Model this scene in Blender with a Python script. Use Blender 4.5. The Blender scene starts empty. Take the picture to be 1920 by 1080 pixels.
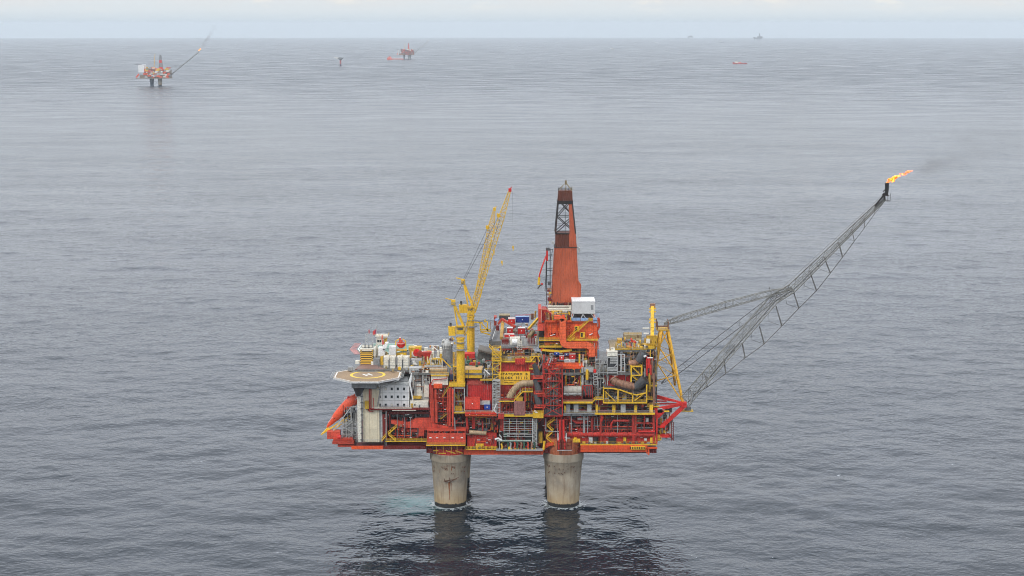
import bpy, bmesh, math, random
import numpy as np
from mathutils import Vector, Matrix
R = math.radians
SC = bpy.context.scene
COL = SC.collection
random.seed(7)

# ------------------------------------------------------------ camera
CAM = Vector((0.0, -730.0, 213.9))
PITCH = R(8.893)
EARTH = 6371000.0                 # the sea curves away with the earth, so its horizon is 52 km off
FPX = 3170.0                      # focal length in pixels of the 1920 px wide photograph
cam_d = bpy.data.cameras.new('camera')
cam_d.lens = FPX / 1920 * 36
cam_d.sensor_width = 36
cam_d.clip_start = 5.0
cam_d.clip_end = 200000.0
cam = bpy.data.objects.new('camera', cam_d)
COL.objects.link(cam)
cam.location = CAM
cam.rotation_euler = (R(90) - PITCH, 0, 0)
SC.camera = cam
SC.render.resolution_x = 1024
SC.render.resolution_y = 576

# ------------------------------------------------------------ world: overcast sky over a Nishita sky
SUN_EL, SUN_AZ = R(48), R(-145)   # azimuth measured from +Y (away from the camera) to +X
world = bpy.data.worlds.new('World')
SC.world = world
world.use_nodes = True
wn = world.node_tree
wn.nodes.clear()
def N(tree, kind, **kw):
    n = tree.nodes.new(kind)
    for k, v in kw.items():
        if k.startswith('i_'):
            key = k[2:]
            key = int(key) if key.isdigit() else key.replace('_', ' ')
            n.inputs[key].default_value = v
        else:
            setattr(n, k, v)
    return n
def ramp(tree, pts, src=None, interp='LINEAR'):
    n = tree.nodes.new('ShaderNodeValToRGB')
    n.color_ramp.interpolation = interp
    el = n.color_ramp.elements
    while len(el) < len(pts):
        el.new(0.5)
    for e, (p, c) in zip(el, pts):
        e.position = p
        e.color = (c, c, c, 1) if not isinstance(c, tuple) else (*c, 1)
    if src is not None:
        tree.links.new(src, n.inputs['Fac'])
    return n
L = wn.links.new
sky = N(wn, 'ShaderNodeTexSky', sky_type='NISHITA', sun_disc=False, sun_elevation=SUN_EL,
        sun_rotation=SUN_AZ, altitude=100, air_density=1.0, dust_density=2.0, ozone_density=1.5)
geo = N(wn, 'ShaderNodeTexCoord')
sep = N(wn, 'ShaderNodeSeparateXYZ'); L(geo.outputs['Generated'], sep.inputs[0])
# brightness of the cloud sheet by elevation (sine of the elevation)
grad = ramp(wn, [(0.0, (5.6, 6.45, 7.2)), (0.007, (6.8, 7.4, 7.8)), (0.016, (7.1, 7.5, 7.8)), (0.06, (8.7, 9.3, 10.4)), (0.20, (13.2, 14.4, 16.9)), (0.5, (15.5, 16.8, 19.2)), (1.0, (15.0, 16.2, 18.4))], sep.outputs['Z'])
mp = N(wn, 'ShaderNodeMapping'); mp.inputs['Scale'].default_value = (1, 1, 5.5)
L(geo.outputs['Generated'], mp.inputs['Vector'])
n1 = N(wn, 'ShaderNodeTexNoise', i_Scale=16.0, i_Detail=7.0, i_Roughness=0.6); L(mp.outputs[0], n1.inputs['Vector'])
c1 = ramp(wn, [(0.40, 0.0), (0.62, 1.0)], n1.outputs['Fac'])
band = ramp(wn, [(0.006, 0.0), (0.020, 1.0)], sep.outputs['Z'])      # clouds thin out into clear air low down
m0 = N(wn, 'ShaderNodeMath', operation='MULTIPLY'); L(c1.outputs[0], m0.inputs[0]); L(band.outputs[0], m0.inputs[1])
cl = N(wn, 'ShaderNodeMix', data_type='RGBA', blend_type='MIX'); L(m0.outputs[0], cl.inputs['Factor'])
L(grad.outputs[0], cl.inputs['A']); cl.inputs['B'].default_value = (7.4, 7.3, 7.25, 1)
n2 = N(wn, 'ShaderNodeTexNoise', i_Scale=30.0, i_Detail=8.0, i_Roughness=0.62)
mp2 = N(wn, 'ShaderNodeMapping'); mp2.inputs['Scale'].default_value = (1, 1, 3.0); mp2.inputs['Location'].default_value = (3.1, 1.2, 0.4)
L(geo.outputs['Generated'], mp2.inputs['Vector']); L(mp2.outputs[0], n2.inputs['Vector'])
c2 = ramp(wn, [(0.56, 0.0), (0.66, 1.0)], n2.outputs['Fac'])
m1 = N(wn, 'ShaderNodeMath', operation='MULTIPLY'); L(c2.outputs[0], m1.inputs[0]); L(band.outputs[0], m1.inputs[1])
cl2 = N(wn, 'ShaderNodeMix', data_type='RGBA'); L(m1.outputs[0], cl2.inputs['Factor'])
L(cl.outputs['Result'], cl2.inputs['A']); cl2.inputs['B'].default_value = (8.9, 8.5, 7.8, 1)
mx = N(wn, 'ShaderNodeMix', data_type='RGBA'); mx.inputs['Factor'].default_value = 0.93
L(sky.outputs[0], mx.inputs['A']); L(cl2.outputs['Result'], mx.inputs['B'])
bg = N(wn, 'ShaderNodeBackground', i_Strength=0.10)
L(mx.outputs['Result'], bg.inputs['Color'])
wo = N(wn, 'ShaderNodeOutputWorld'); L(bg.outputs[0], wo.inputs['Surface'])

# ------------------------------------------------------------ sun behind thin cloud
sun_d = bpy.data.lights.new('sun', 'SUN')
sun_d.energy = 1.4
sun_d.angle = R(12)
sun_d.color = (1.0, 0.955, 0.89)
sun = bpy.data.objects.new('sun', sun_d)
COL.objects.link(sun)
sd = Vector((math.sin(SUN_AZ) * math.cos(SUN_EL), math.cos(SUN_AZ) * math.cos(SUN_EL), math.sin(SUN_EL)))
sun.rotation_euler = sd.to_track_quat('Z', 'Y').to_euler()
sun.location = (0, 0, 400)

SC.view_settings.view_transform = 'Standard'
SC.view_settings.look = 'None'
SC.view_settings.exposure = 0.17
SC.view_settings.gamma = 1.0
try:
    SC.cycles.use_denoising = True
    SC.cycles.pixel_filter_type = 'BLACKMAN_HARRIS'
    SC.cycles.filter_width = 1.0
    SC.cycles.use_adaptive_sampling = False
    SC.cycles.max_bounces = 6
    SC.cycles.volume_bounces = 1
    SC.cycles.sample_clamp_indirect = 6.0
except Exception:
    pass

# ------------------------------------------------------------ helpers
def at(px, py, Y):
    """The world point seen at photograph pixel (px, py) on the vertical plane at depth Y (a way to read sizes off the photograph)."""
    a = (px - 960) / FPX
    b = (540 - py) / FPX
    cy, sy = math.cos(PITCH), math.sin(PITCH)
    dx, dy, dz = a, cy + b * sy, -sy + b * cy
    t = (Y - CAM.y) / dy
    return Vector((CAM.x + dx * t, Y, CAM.z + dz * t))
def atz(px, py, z):
    a = (px - 960) / FPX
    b = (540 - py) / FPX
    cy, sy = math.cos(PITCH), math.sin(PITCH)
    dx, dy, dz = a, cy + b * sy, -sy + b * cy
    t = (z - CAM.z) / dz
    return Vector((CAM.x + dx * t, CAM.y + dy * t, z))
def sea_at(px, py):
    """the point of the curved sea seen at a pixel"""
    z = 0.0
    for _ in range(60):
        p = atz(px, py, z); z = -((p.x-CAM.x)**2+(p.y-CAM.y)**2)/(2*EARTH)
    return p
def ZP(py, Y): return at(960, py, Y).z
def XP(px, py, Y): return at(px, py, Y).x

class MB:
    def __init__(s): s.v = []; s.f = []; s.mi = []; s.mats = []; s.cur = 0
    def use(s, m):
        if m not in s.mats: s.mats.append(m)
        s.cur = s.mats.index(m); return s
    def add(s, vs, fs):
        o = len(s.v); s.v += [tuple(v) for v in vs]
        for f in fs: s.f.append([i + o for i in f]); s.mi.append(s.cur)
        return s
    def box(s, x0, x1, y0, y1, z0, z1):
        if x0 > x1: x0, x1 = x1, x0
        if y0 > y1: y0, y1 = y1, y0
        if z0 > z1: z0, z1 = z1, z0
        return s.add([(x0,y0,z0),(x1,y0,z0),(x1,y1,z0),(x0,y1,z0),(x0,y0,z1),(x1,y0,z1),(x1,y1,z1),(x0,y1,z1)],
              [(0,3,2,1),(4,5,6,7),(0,1,5,4),(1,2,6,5),(2,3,7,6),(3,0,4,7)])
    def hexa(s, b, t):
        return s.add(list(b) + list(t), [(0,3,2,1),(4,5,6,7),(0,1,5,4),(1,2,6,5),(2,3,7,6),(3,0,4,7)])
    def bar(s, a, b, w, h=None, n=4):
        """square (n=4) or round beam from a to b"""
        a = Vector(a); b = Vector(b); d = b - a
        if d.length < 1e-6: return s
        d.normalize()
        u = Vector((0,0,1)) if abs(d.z) < 0.95 else Vector((0,1,0))
        p = d.cross(u).normalized(); q = p.cross(d).normalized()
        h = w if h is None else h
        vs = []
        for c in (a, b):
            for k in range(n):
                t = 2*math.pi*(k+0.5)/n
                m = math.sqrt(2) if n == 4 else 1.0
                vs.append(c + p*(math.cos(t)*w/2*m) + q*(math.sin(t)*h/2*m))
        fs = [(k, (k+1)%n, (k+1)%n+n, k+n) for k in range(n)]
        fs += [tuple(range(n-1,-1,-1)), tuple(range(n, 2*n))]
        return s.add(vs, fs)
    def tube(s, pts, r, n=8):
        """round tube along a polyline; r a number or a list"""
        pts = [Vector(p) for p in pts]
        rr = r if isinstance(r, (list, tuple)) else [r]*len(pts)
        vs = []; fs = []
        pu = None
        for i, p in enumerate(pts):
            d = (pts[min(i+1, len(pts)-1)] - pts[max(i-1, 0)]).normalized()
            if pu is None:
                u = Vector((0,0,1)) if abs(d.z) < 0.9 else Vector((0,1,0))
                pu = d.cross(u).normalized()
            else:
                pu = (pu - d*pu.dot(d)).normalized()
            q = pu.cross(d).normalized()
            for k in range(n):
                t = 2*math.pi*k/n
                vs.append(p + pu*(math.cos(t)*rr[i]) + q*(math.sin(t)*rr[i]))
        for i in range(len(pts)-1):
            for k in range(n):
                a, b = i*n+k, i*n+(k+1)%n
                fs.append((a, b, b+n, a+n))
        fs.append(tuple(range(n-1,-1,-1))); fs.append(tuple(range(len(vs)-n, len(vs))))
        return s.add(vs, fs)
    def lathe(s, c, prof, n=16, ax='z'):
        """prof: list of (radius, height) round a vertical (or y / x) axis through c"""
        c = Vector(c); vs = []; fs = []
        for (r, h) in prof:
            for k in range(n):
                t = 2*math.pi*k/n
                a, b = math.cos(t)*r, math.sin(t)*r
                vs.append(c + (Vector((a,b,h)) if ax == 'z' else Vector((a,h,b)) if ax == 'y' else Vector((h,a,b))))
        for i in range(len(prof)-1):
            for k in range(n):
                a, b = i*n+k, i*n+(k+1)%n
                fs.append((a, b, b+n, a+n))
        fs.append(tuple(range(n-1,-1,-1))); fs.append(tuple(range(len(vs)-n, len(vs))))
        return s.add(vs, fs)
    def prism(s, poly, y0, y1):
        """poly: (x, z) outline extruded from y0 to y1"""
        n = len(poly)
        vs = [(x, y0, z) for x, z in poly] + [(x, y1, z) for x, z in poly]
        return s.add(vs, [tuple(range(n)), tuple(range(2*n-1, n-1, -1))] + [(k, k+n, (k+1)%n+n, (k+1)%n) for k in range(n)])
    def slab(s, poly, z0, z1):
        n = len(poly)
        vs = [(x, y, z0) for x, y in poly] + [(x, y, z1) for x, y in poly]
        return s.add(vs, [tuple(range(n-1,-1,-1)), tuple(range(n, 2*n))] + [(k, (k+1)%n, (k+1)%n+n, k+n) for k in range(n)])
    def rail(s, pts, h=1.2, post=2.5, w=0.09, rails=(0.55, 1.0), closed=False):
        pts = [Vector(p) for p in pts]
        if closed: pts = pts + [pts[0]]
        for a, b in zip(pts, pts[1:]):
            n = max(1, int(round((b-a).length / post)))
            for k in range(n + 1):
                p = a.lerp(b, k/n); s.bar(p, p + Vector((0,0,h)), w)
            for f in rails:
                s.bar(a + Vector((0,0,h*f)), b + Vector((0,0,h*f)), w)
        return s
    def truss(s, A, B, r=0.12, n=8, d=None, x=False):
        """lattice between chord corner lists A and B (same length): chords, rings and zigzag faces"""
        d = d or r*0.7
        A = [Vector(p) for p in A]; B = [Vector(p) for p in B]; m = len(A)
        for a, b in zip(A, B): s.bar(a, b, r*2, n=6)
        for k in range(n+1):
            P = [a.lerp(b, k/n) for a, b in zip(A, B)]
            rng = range(m) if m > 2 else range(1)
            for i in rng: s.bar(P[i], P[(i+1) % m], d*2)
            if k < n:
                Q = [a.lerp(b, (k+1)/n) for a, b in zip(A, B)]
                for i in rng:
                    j = (i+1) % m
                    if x or k % 2 == 0: s.bar(P[i], Q[j], d*2)
                    if x or k % 2 == 1: s.bar(P[j], Q[i], d*2)
        return s
    def stair(s, a, b, w=1.2, vertical=False):
        """stair flight from a to b with stringers, treads and a handrail on both sides, spread w along y"""
        a = Vector(a); b = Vector(b)
        for dy in (0, w):
            o = Vector((0, dy, 0))
            s.bar(a+o, b+o, 0.12, 0.34)
            s.bar(a+o+Vector((0,0,1.05)), b+o+Vector((0,0,1.05)), 0.1)
            n = max(2, int((b-a).length/1.6))
            for k in range(n+1):
                p = a.lerp(b, k/n)+o; s.bar(p, p+Vector((0,0,1.05)), 0.08)
        n = max(3, int(abs(b.z-a.z)/0.28))
        for k in range(1, n):
            p = a.lerp(b, k/n); s.box(p.x-0.14, p.x+0.14, p.y+0.05, p.y+w-0.05, p.z-0.02, p.z+0.03)
        return s
    def ladder(s, a, b, w=0.6, rung=0.5, r=0.07):
        a = Vector(a); b = Vector(b); o = Vector((w, 0, 0))
        s.bar(a, b, r); s.bar(a+o, b+o, r)
        n = max(1, int((b-a).length/rung))
        for k in range(1, n): p = a.lerp(b, k/n); s.bar(p, p+o, r*0.8)
        return s
    def build(s, name, mat=None, parent=None, smooth=False, label=None, loc=None):
        me = bpy.data.meshes.new(name)
        me.from_pydata(s.v, [], s.f)
        mats = s.mats if s.mats else [mat]
        for m in mats: me.materials.append(m)
        if s.mats: me.polygons.foreach_set('material_index', s.mi)
        bm = bmesh.new(); bm.from_mesh(me); bmesh.ops.recalc_face_normals(bm, faces=bm.faces); bm.to_mesh(me); bm.free()
        if smooth: me.polygons.foreach_set('use_smooth', [True]*len(me.polygons)); me.set_sharp_from_angle(angle=R(40))
        me.update()
        o = bpy.data.objects.new(name, me); COL.objects.link(o)
        if parent is not None: o.parent = parent; 
        if parent is not None and parent.type == 'EMPTY' or parent is not None:
            o.matrix_parent_inverse = world_of(parent).inverted()
        if label: o['label'] = label
        return o
def world_of(o):
    m = o.matrix_basis.copy()
    if o.parent: m = world_of(o.parent) @ o.matrix_parent_inverse @ m
    return m
def tag(o, label, cat, group=None, kind=None):
    if label: o['label'] = label
    if cat: o['category'] = cat
    if group: o['group'] = group
    if kind: o['kind'] = kind
    return o
def thing(name, label, cat, loc=(0,0,0), group=None):
    o = bpy.data.objects.new(name, None); COL.objects.link(o); o.location = loc
    o.empty_display_size = 2
    return tag(o, label, cat, group)
def struct(o): o['kind'] = 'structure'; return o

# ------------------------------------------------------------ materials
MATS = {}
def new_mat(name):
    m = bpy.data.materials.new(name); m.use_nodes = True
    t = m.node_tree; b = t.nodes['Principled BSDF']
    return m, t, b
def paint(name, col, rough=0.55, wear=0.35, rust=0.25, rustcol=(0.10, 0.035, 0.015), corr=0.0, panel=0.0, metal=0.0, scale=0.12, streak=0.25, grid=None):
    """weathered paint on steel: blotches of fading, streaks of rust running down, and optionally corrugation or plate seams"""
    if name in MATS: return MATS[name]
    m, t, b = new_mat(name); K = t.links.new
    tc = N(t, 'ShaderNodeTexCoord')
    oi = N(t, 'ShaderNodeObjectInfo')
    off = N(t, 'ShaderNodeVectorMath', operation='SCALE'); off.inputs[0].default_value = (37, 61, 23); K(oi.outputs['Random'], off.inputs['Scale'])
    ad = N(t, 'ShaderNodeVectorMath', operation='ADD'); K(tc.outputs['Object'], ad.inputs[0]); K(off.outputs[0], ad.inputs[1])
    a = N(t, 'ShaderNodeTexNoise', i_Scale=scale, i_Detail=6.0, i_Roughness=0.65); K(ad.outputs[0], a.inputs['Vector'])
    mp = N(t, 'ShaderNodeMapping'); mp.inputs['Scale'].default_value = (1.3, 1.3, 0.13); K(ad.outputs[0], mp.inputs['Vector'])
    s_ = N(t, 'ShaderNodeTexNoise', i_Scale=1.0, i_Detail=5.0, i_Roughness=0.7); K(mp.outputs[0], s_.inputs['Vector'])
    ra = ramp(t, [(0.3, 1.0-wear), (0.7, 1.0+wear*0.45)], a.outputs['Fac'])
    c0 = N(t, 'ShaderNodeMix', data_type='RGBA', blend_type='MULTIPLY'); c0.inputs['Factor'].default_value = 1
    c0.inputs['A'].default_value = (*col, 1); K(ra.outputs[0], c0.inputs['B'])
    # each piece of steel was painted at its own time
    pr = N(t, 'ShaderNodeMapRange'); pr.inputs['To Min'].default_value = 1-wear*0.6; pr.inputs['To Max'].default_value = 1+wear*0.35
    K(oi.outputs['Random'], pr.inputs['Value'])
    c1 = N(t, 'ShaderNodeVectorMath', operation='SCALE'); K(c0.outputs['Result'], c1.inputs[0]); K(pr.outputs[0], c1.inputs['Scale'])
    rs = ramp(t, [(0.60-0.2*rust, 0.0), (0.80-0.2*rust, min(1, rust*2))], s_.outputs['Fac'])
    c2 = N(t, 'ShaderNodeMix', data_type='RGBA'); K(rs.outputs[0], c2.inputs['Factor']); K(c1.outputs[0], c2.inputs['A']); c2.inputs['B'].default_value = (*rustcol, 1)
    last = c2.outputs['Result']
    fine = N(t, 'ShaderNodeTexNoise', i_Scale=1.6, i_Detail=4.0); K(ad.outputs[0], fine.inputs['Vector'])
    rf = ramp(t, [(0.35, 1.0-streak), (0.65, 1.0+streak*0.3)], fine.outputs['Fac'])
    c3 = N(t, 'ShaderNodeMix', data_type='RGBA', blend_type='MULTIPLY'); c3.inputs['Factor'].default_value = 1
    K(last, c3.inputs['A']); K(rf.outputs[0], c3.inputs['B']); last = c3.outputs['Result']
    if grid:
        bk = N(t, 'ShaderNodeTexBrick', i_Scale=1.0, i_Mortar_Size=0.05, i_Bias=0.0); bk.offset = 0.0
        bk.inputs['Brick Width'].default_value = grid[0]; bk.inputs['Row Height'].default_value = grid[1]
        bk.inputs['Color1'].default_value = (1,1,1,1); bk.inputs['Color2'].default_value = (0.80,0.80,0.80,1); bk.inputs['Mortar'].default_value = (0.35,0.33,0.32,1)
        sx = N(t, 'ShaderNodeSeparateXYZ'); K(tc.outputs['Object'], sx.inputs[0])
        sm = N(t, 'ShaderNodeMath', operation='ADD'); K(sx.outputs['X'], sm.inputs[0]); K(sx.outputs['Y'], sm.inputs[1])
        cb = N(t, 'ShaderNodeCombineXYZ'); K(sm.outputs[0], cb.inputs[0]); K(sx.outputs['Z'], cb.inputs[1])
        K(cb.outputs[0], bk.inputs['Vector'])
        c4 = N(t, 'ShaderNodeMix', data_type='RGBA', blend_type='MULTIPLY'); c4.inputs['Factor'].default_value = 0.8
        K(last, c4.inputs['A']); K(bk.outputs['Color'], c4.inputs['B']); last = c4.outputs['Result']
    K(last, b.inputs['Base Color'])
    b.inputs['Roughness'].default_value = rough
    b.inputs['Metallic'].default_value = metal
    b.inputs['Specular IOR Level'].default_value = 0.35
    if corr > 0:
        sx = N(t, 'ShaderNodeSeparateXYZ'); K(tc.outputs['Object'], sx.inputs[0])
        sm = N(t, 'ShaderNodeMath', operation='ADD'); K(sx.outputs['X'], sm.inputs[0]); K(sx.outputs['Y'], sm.inputs[1])
        fr = N(t, 'ShaderNodeMath', operation='MULTIPLY'); K(sm.outputs[0], fr.inputs[0]); fr.inputs[1].default_value = 2*math.pi/corr
        sn = N(t, 'ShaderNodeMath', operation='SINE'); K(fr.outputs[0], sn.inputs[0])
        bu = N(t, 'ShaderNodeBump', i_Strength=1.0, i_Distance=corr*0.09); K(sn.outputs[0], bu.inputs['Height']); K(bu.outputs[0], b.inputs['Normal'])
    MATS[name] = m; return m
WAMP = (0.50, 0.55, 0.30)
# ------------------------------------------------------------ sea: one sheet to the horizon, waves as geometry near by and as relief everywhere
def sea_material():
    m, t, b = new_mat('sea water'); K = t.links.new
    tc = N(t, 'ShaderNodeTexCoord')
    # wave height as a node group, sampled at three points so that far waves keep their slope
    G = bpy.data.node_groups.new('wave height', 'ShaderNodeTree')
    G.interface.new_socket('Vector', in_out='INPUT', socket_type='NodeSocketVector')
    G.interface.new_socket('Height', in_out='OUTPUT', socket_type='NodeSocketFloat')
    gi = N(G, 'NodeGroupInput'); go = N(G, 'NodeGroupOutput'); KG = G.links.new
    def layer(rot, sc, scale, detail, rough, amp, dist=0.0, ridge=False):
        mp = N(G, 'ShaderNodeMapping'); mp.inputs['Rotation'].default_value = (0, 0, R(rot)); mp.inputs['Scale'].default_value = (*sc, 1)
        KG(gi.outputs[0], mp.inputs['Vector'])
        n = N(G, 'ShaderNodeTexNoise', i_Scale=scale, i_Detail=detail, i_Roughness=rough, i_Distortion=dist)
        KG(mp.outputs[0], n.inputs['Vector'])
        src = n.outputs['Fac']
        if ridge:      # sharpen the crests
            a = N(G, 'ShaderNodeMath', operation='SUBTRACT'); KG(src, a.inputs[0]); a.inputs[1].default_value = 0.5
            a2 = N(G, 'ShaderNodeMath', operation='ABSOLUTE'); KG(a.outputs[0], a2.inputs[0])
            a3 = N(G, 'ShaderNodeMath', operation='SUBTRACT'); a3.inputs[0].default_value = 0.5; KG(a2.outputs[0], a3.inputs[1])
            src = a3.outputs[0]
        o = N(G, 'ShaderNodeMath', operation='MULTIPLY'); KG(src, o.inputs[0]); o.inputs[1].default_value = amp
        return o.outputs[0]
    ls = [layer(-12, (0.65, 1.0), 1/13, 1.0, 0.5, WAMP[0], 0.3),
          layer(9, (0.75, 1.0), 1/4.6, 2.0, 0.5, WAMP[1], 0.3, True),
          layer(-6, (0.85, 1.0), 1/2.0, 2.0, 0.5, WAMP[2], 0.3)]
    s_ = ls[0]
    for l in ls[1:]:
        a = N(G, 'ShaderNodeMath', operation='ADD'); KG(s_, a.inputs[0]); KG(l, a.inputs[1]); s_ = a.outputs[0]
    KG(s_, go.inputs[0])
    EPS = 0.35
    hs = []
    for d in ((0, 0, 0), (EPS, 0, 0), (0, EPS, 0)):
        v = N(t, 'ShaderNodeVectorMath', operation='ADD'); K(tc.outputs['Object'], v.inputs[0]); v.inputs[1].default_value = d
        g = N(t, 'ShaderNodeGroup'); g.node_tree = G; K(v.outputs[0], g.inputs[0]); hs.append(g.outputs[0])
    # wind patches: calmer and rougher water
    wp = N(t, 'ShaderNodeMapping'); wp.inputs['Scale'].default_value = (0.3, 1, 1); wp.inputs['Rotation'].default_value = (0, 0, R(7)); K(tc.outputs['Object'], wp.inputs['Vector'])
    wn_ = N(t, 'ShaderNodeTexNoise', i_Scale=1/170, i_Detail=6.0, i_Roughness=0.62); K(wp.outputs[0], wn_.inputs['Vector'])
    wr = ramp(t, [(0.32, 0.55), (0.66, 1.3)], wn_.outputs['Fac'])
    cs = []
    for k in (1, 2):
        d = N(t, 'ShaderNodeMath', operation='SUBTRACT'); K(hs[0], d.inputs[0]); K(hs[k], d.inputs[1])
        q = N(t, 'ShaderNodeMath', operation='DIVIDE'); K(d.outputs[0], q.inputs[0]); q.inputs[1].default_value = EPS
        w_ = N(t, 'ShaderNodeMath', operation='MULTIPLY'); K(q.outputs[0], w_.inputs[0]); K(wr.outputs[0], w_.inputs[1]); cs.append(w_.outputs[0])
    cv = N(t, 'ShaderNodeCombineXYZ'); K(cs[0], cv.inputs[0]); K(cs[1], cv.inputs[1])
    gn = N(t, 'ShaderNodeNewGeometry')
    av = N(t, 'ShaderNodeVectorMath', operation='ADD'); K(gn.outputs['Normal'], av.inputs[0]); K(cv.outputs[0], av.inputs[1])
    nn = N(t, 'ShaderNodeVectorMath', operation='NORMALIZE'); K(av.outputs[0], nn.inputs[0]); K(nn.outputs[0], b.inputs['Normal'])
    b.inputs['IOR'].default_value = 1.33
    # out at sea the small waves are finer than can be told apart: there they count as roughness
    sy_ = N(t, 'ShaderNodeSeparateXYZ'); K(tc.outputs['Object'], sy_.inputs[0])
    fr_ = N(t, 'ShaderNodeMapRange', interpolation_type='SMOOTHSTEP'); K(sy_.outputs['Y'], fr_.inputs['Value'])
    fr_.inputs['From Min'].default_value = 200; fr_.inputs['From Max'].default_value = 7000; fr_.inputs['To Min'].default_value = 0.05; fr_.inputs['To Max'].default_value = 0.32
    gp = N(t, 'ShaderNodeMapping'); gp.inputs['Scale'].default_value = (0.35, 1, 1); gp.inputs['Rotation'].default_value = (0, 0, R(-6)); K(tc.outputs['Object'], gp.inputs['Vector'])
    g1_ = N(t, 'ShaderNodeTexNoise', i_Scale=1/75, i_Detail=8.0, i_Roughness=0.72); K(gp.outputs[0], g1_.inputs['Vector'])
    g2_ = ramp(t, [(0.35, 0.45), (0.65, 1.55)], g1_.outputs['Fac'])
    gm_ = N(t, 'ShaderNodeMath', operation='MULTIPLY'); K(fr_.outputs[0], gm_.inputs[0]); K(g2_.outputs[0], gm_.inputs[1]); K(gm_.outputs[0], b.inputs['Roughness'])
    fd_ = N(t, 'ShaderNodeMath', operation='DIVIDE'); K(sy_.outputs['Y'], fd_.inputs[0]); fd_.inputs[1].default_value = 8000
    fs_ = ramp(t, [(0.0, 0.85), (0.05, 1.6), (0.3, 2.3), (1.0, 0.9)], fd_.outputs[0])
    wm_ = N(t, 'ShaderNodeVectorMath', operation='SCALE'); K(cv.outputs[0], wm_.inputs[0]); K(fs_.outputs['Color'], wm_.inputs['Scale']); K(wm_.outputs[0], av.inputs[1])
    b.inputs['Specular IOR Level'].default_value = 0.5
    # deep water, with the pale green aerated water where the platform discharges by its left leg
    vm = N(t, 'ShaderNodeVectorMath', operation='SUBTRACT'); K(tc.outputs['Object'], vm.inputs[0]); vm.inputs[1].default_value = (DIS[0], DIS[1], 0)
    vs = N(t, 'ShaderNodeVectorMath', operation='MULTIPLY'); K(vm.outputs[0], vs.inputs[0]); vs.inputs[1].default_value = (1/19, 1/21, 0)
    ds = N(t, 'ShaderNodeTexNoise', i_Scale=1/7, i_Detail=5.0, i_Roughness=0.6); K(tc.outputs['Object'], ds.inputs['Vector'])
    ln = N(t, 'ShaderNodeVectorMath', operation='LENGTH'); K(vs.outputs[0], ln.inputs[0])
    dn = N(t, 'ShaderNodeMath', operation='MULTIPLY_ADD'); K(ds.outputs['Fac'], dn.inputs[0]); dn.inputs[1].default_value = 1.6; K(ln.outputs['Value'], dn.inputs[2])
    dr = ramp(t, [(0.75, 1.0), (1.0, 0.35)], None)
    half = N(t, 'ShaderNodeMath', operation='MULTIPLY'); K(dn.outputs[0], half.inputs[0]); half.inputs[1].default_value = 0.5
    dr = ramp(t, [(0.50, 0.6), (0.68, 0.28), (0.95, 0.0)], half.outputs[0])
    cm = N(t, 'ShaderNodeMix', data_type='RGBA'); K(dr.outputs[0], cm.inputs['Factor'])
    cm.inputs['A'].default_value = (0.004, 0.011, 0.019, 1); cm.inputs['B'].default_value = (0.10, 0.28, 0.28, 1)
    last = cm.outputs['Result']
    # small whitecaps and the foam round the legs
    fo = N(t, 'ShaderNodeTexNoise', i_Scale=1/1.3, i_Detail=6.0, i_Roughness=0.7); K(tc.outputs['Object'], fo.inputs['Vector'])
    for (lx, ly, lr) in LEGS:
        v1 = N(t, 'ShaderNodeVectorMath', operation='SUBTRACT'); K(tc.outputs['Object'], v1.inputs[0]); v1.inputs[1].default_value = (lx, ly, 0)
        v1b = N(t, 'ShaderNodeVectorMath', operation='MULTIPLY'); K(v1.outputs[0], v1b.inputs[0]); v1b.inputs[1].default_value = (1, 1, 0)
        v2 = N(t, 'ShaderNodeVectorMath', operation='LENGTH'); K(v1b.outputs[0], v2.inputs[0])
        v3 = N(t, 'ShaderNodeMapRange'); K(v2.outputs['Value'], v3.inputs['Value']); v3.inputs['From Min'].default_value = lr; v3.inputs['From Max'].default_value = lr+6.5
        v3.inputs['To Min'].default_value = 0.22; v3.inputs['To Max'].default_value = -0.12
        v4 = N(t, 'ShaderNodeMath', operation='ADD'); K(v3.outputs[0], v4.inputs[0]); K(fo.outputs['Fac'], v4.inputs[1])
        v5 = ramp(t, [(0.62, 0.0), (0.70, 0.75)], v4.outputs[0])
        c = N(t, 'ShaderNodeMix', data_type='RGBA'); K(v5.outputs[0], c.inputs['Factor']); K(last, c.inputs['A']); c.inputs['B'].default_value = (0.5, 0.55, 0.56, 1)
        last = c.outputs['Result']
    # a few scattered whitecaps where big and small waves peak together
    w1 = N(t, 'ShaderNodeTexNoise', i_Scale=1/19, i_Detail=2.0); K(tc.outputs['Object'], w1.inputs['Vector'])
    wmp = N(t, 'ShaderNodeMapping'); wmp.inputs['Scale'].default_value = (0.45, 1, 1); K(tc.outputs['Object'], wmp.inputs['Vector'])
    w2 = N(t, 'ShaderNodeTexNoise', i_Scale=1/2.6, i_Detail=4.0, i_Roughness=0.65); K(wmp.outputs[0], w2.inputs['Vector'])
    w3 = N(t, 'ShaderNodeMath', operation='ADD'); K(w1.outputs['Fac'], w3.inputs[0]); K(w2.outputs['Fac'], w3.inputs[1])
    w4 = N(t, 'ShaderNodeMath', operation='MULTIPLY'); K(w3.outputs[0], w4.inputs[0]); w4.inputs[1].default_value = 0.5
    w5 = ramp(t, [(0.685, 0.0), (0.705, 0.8)], w4.outputs[0])
    c = N(t, 'ShaderNodeMix', data_type='RGBA'); K(w5.outputs[0], c.inputs['Factor']); K(last, c.inputs['A']); c.inputs['B'].default_value = (0.6, 0.64, 0.66, 1)
    last = c.outputs['Result']
    K(last, b.inputs['Base Color'])
    return m
legL, legR = at(844.5, 952, 8.5), at(1056, 952, 8.5)
LEGS = [(legL.x, 8.5, 7.3), (legR.x, 8.5, 7.3)]
_d = atz(780, 938, 0); DIS = (_d.x, _d.y)

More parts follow.
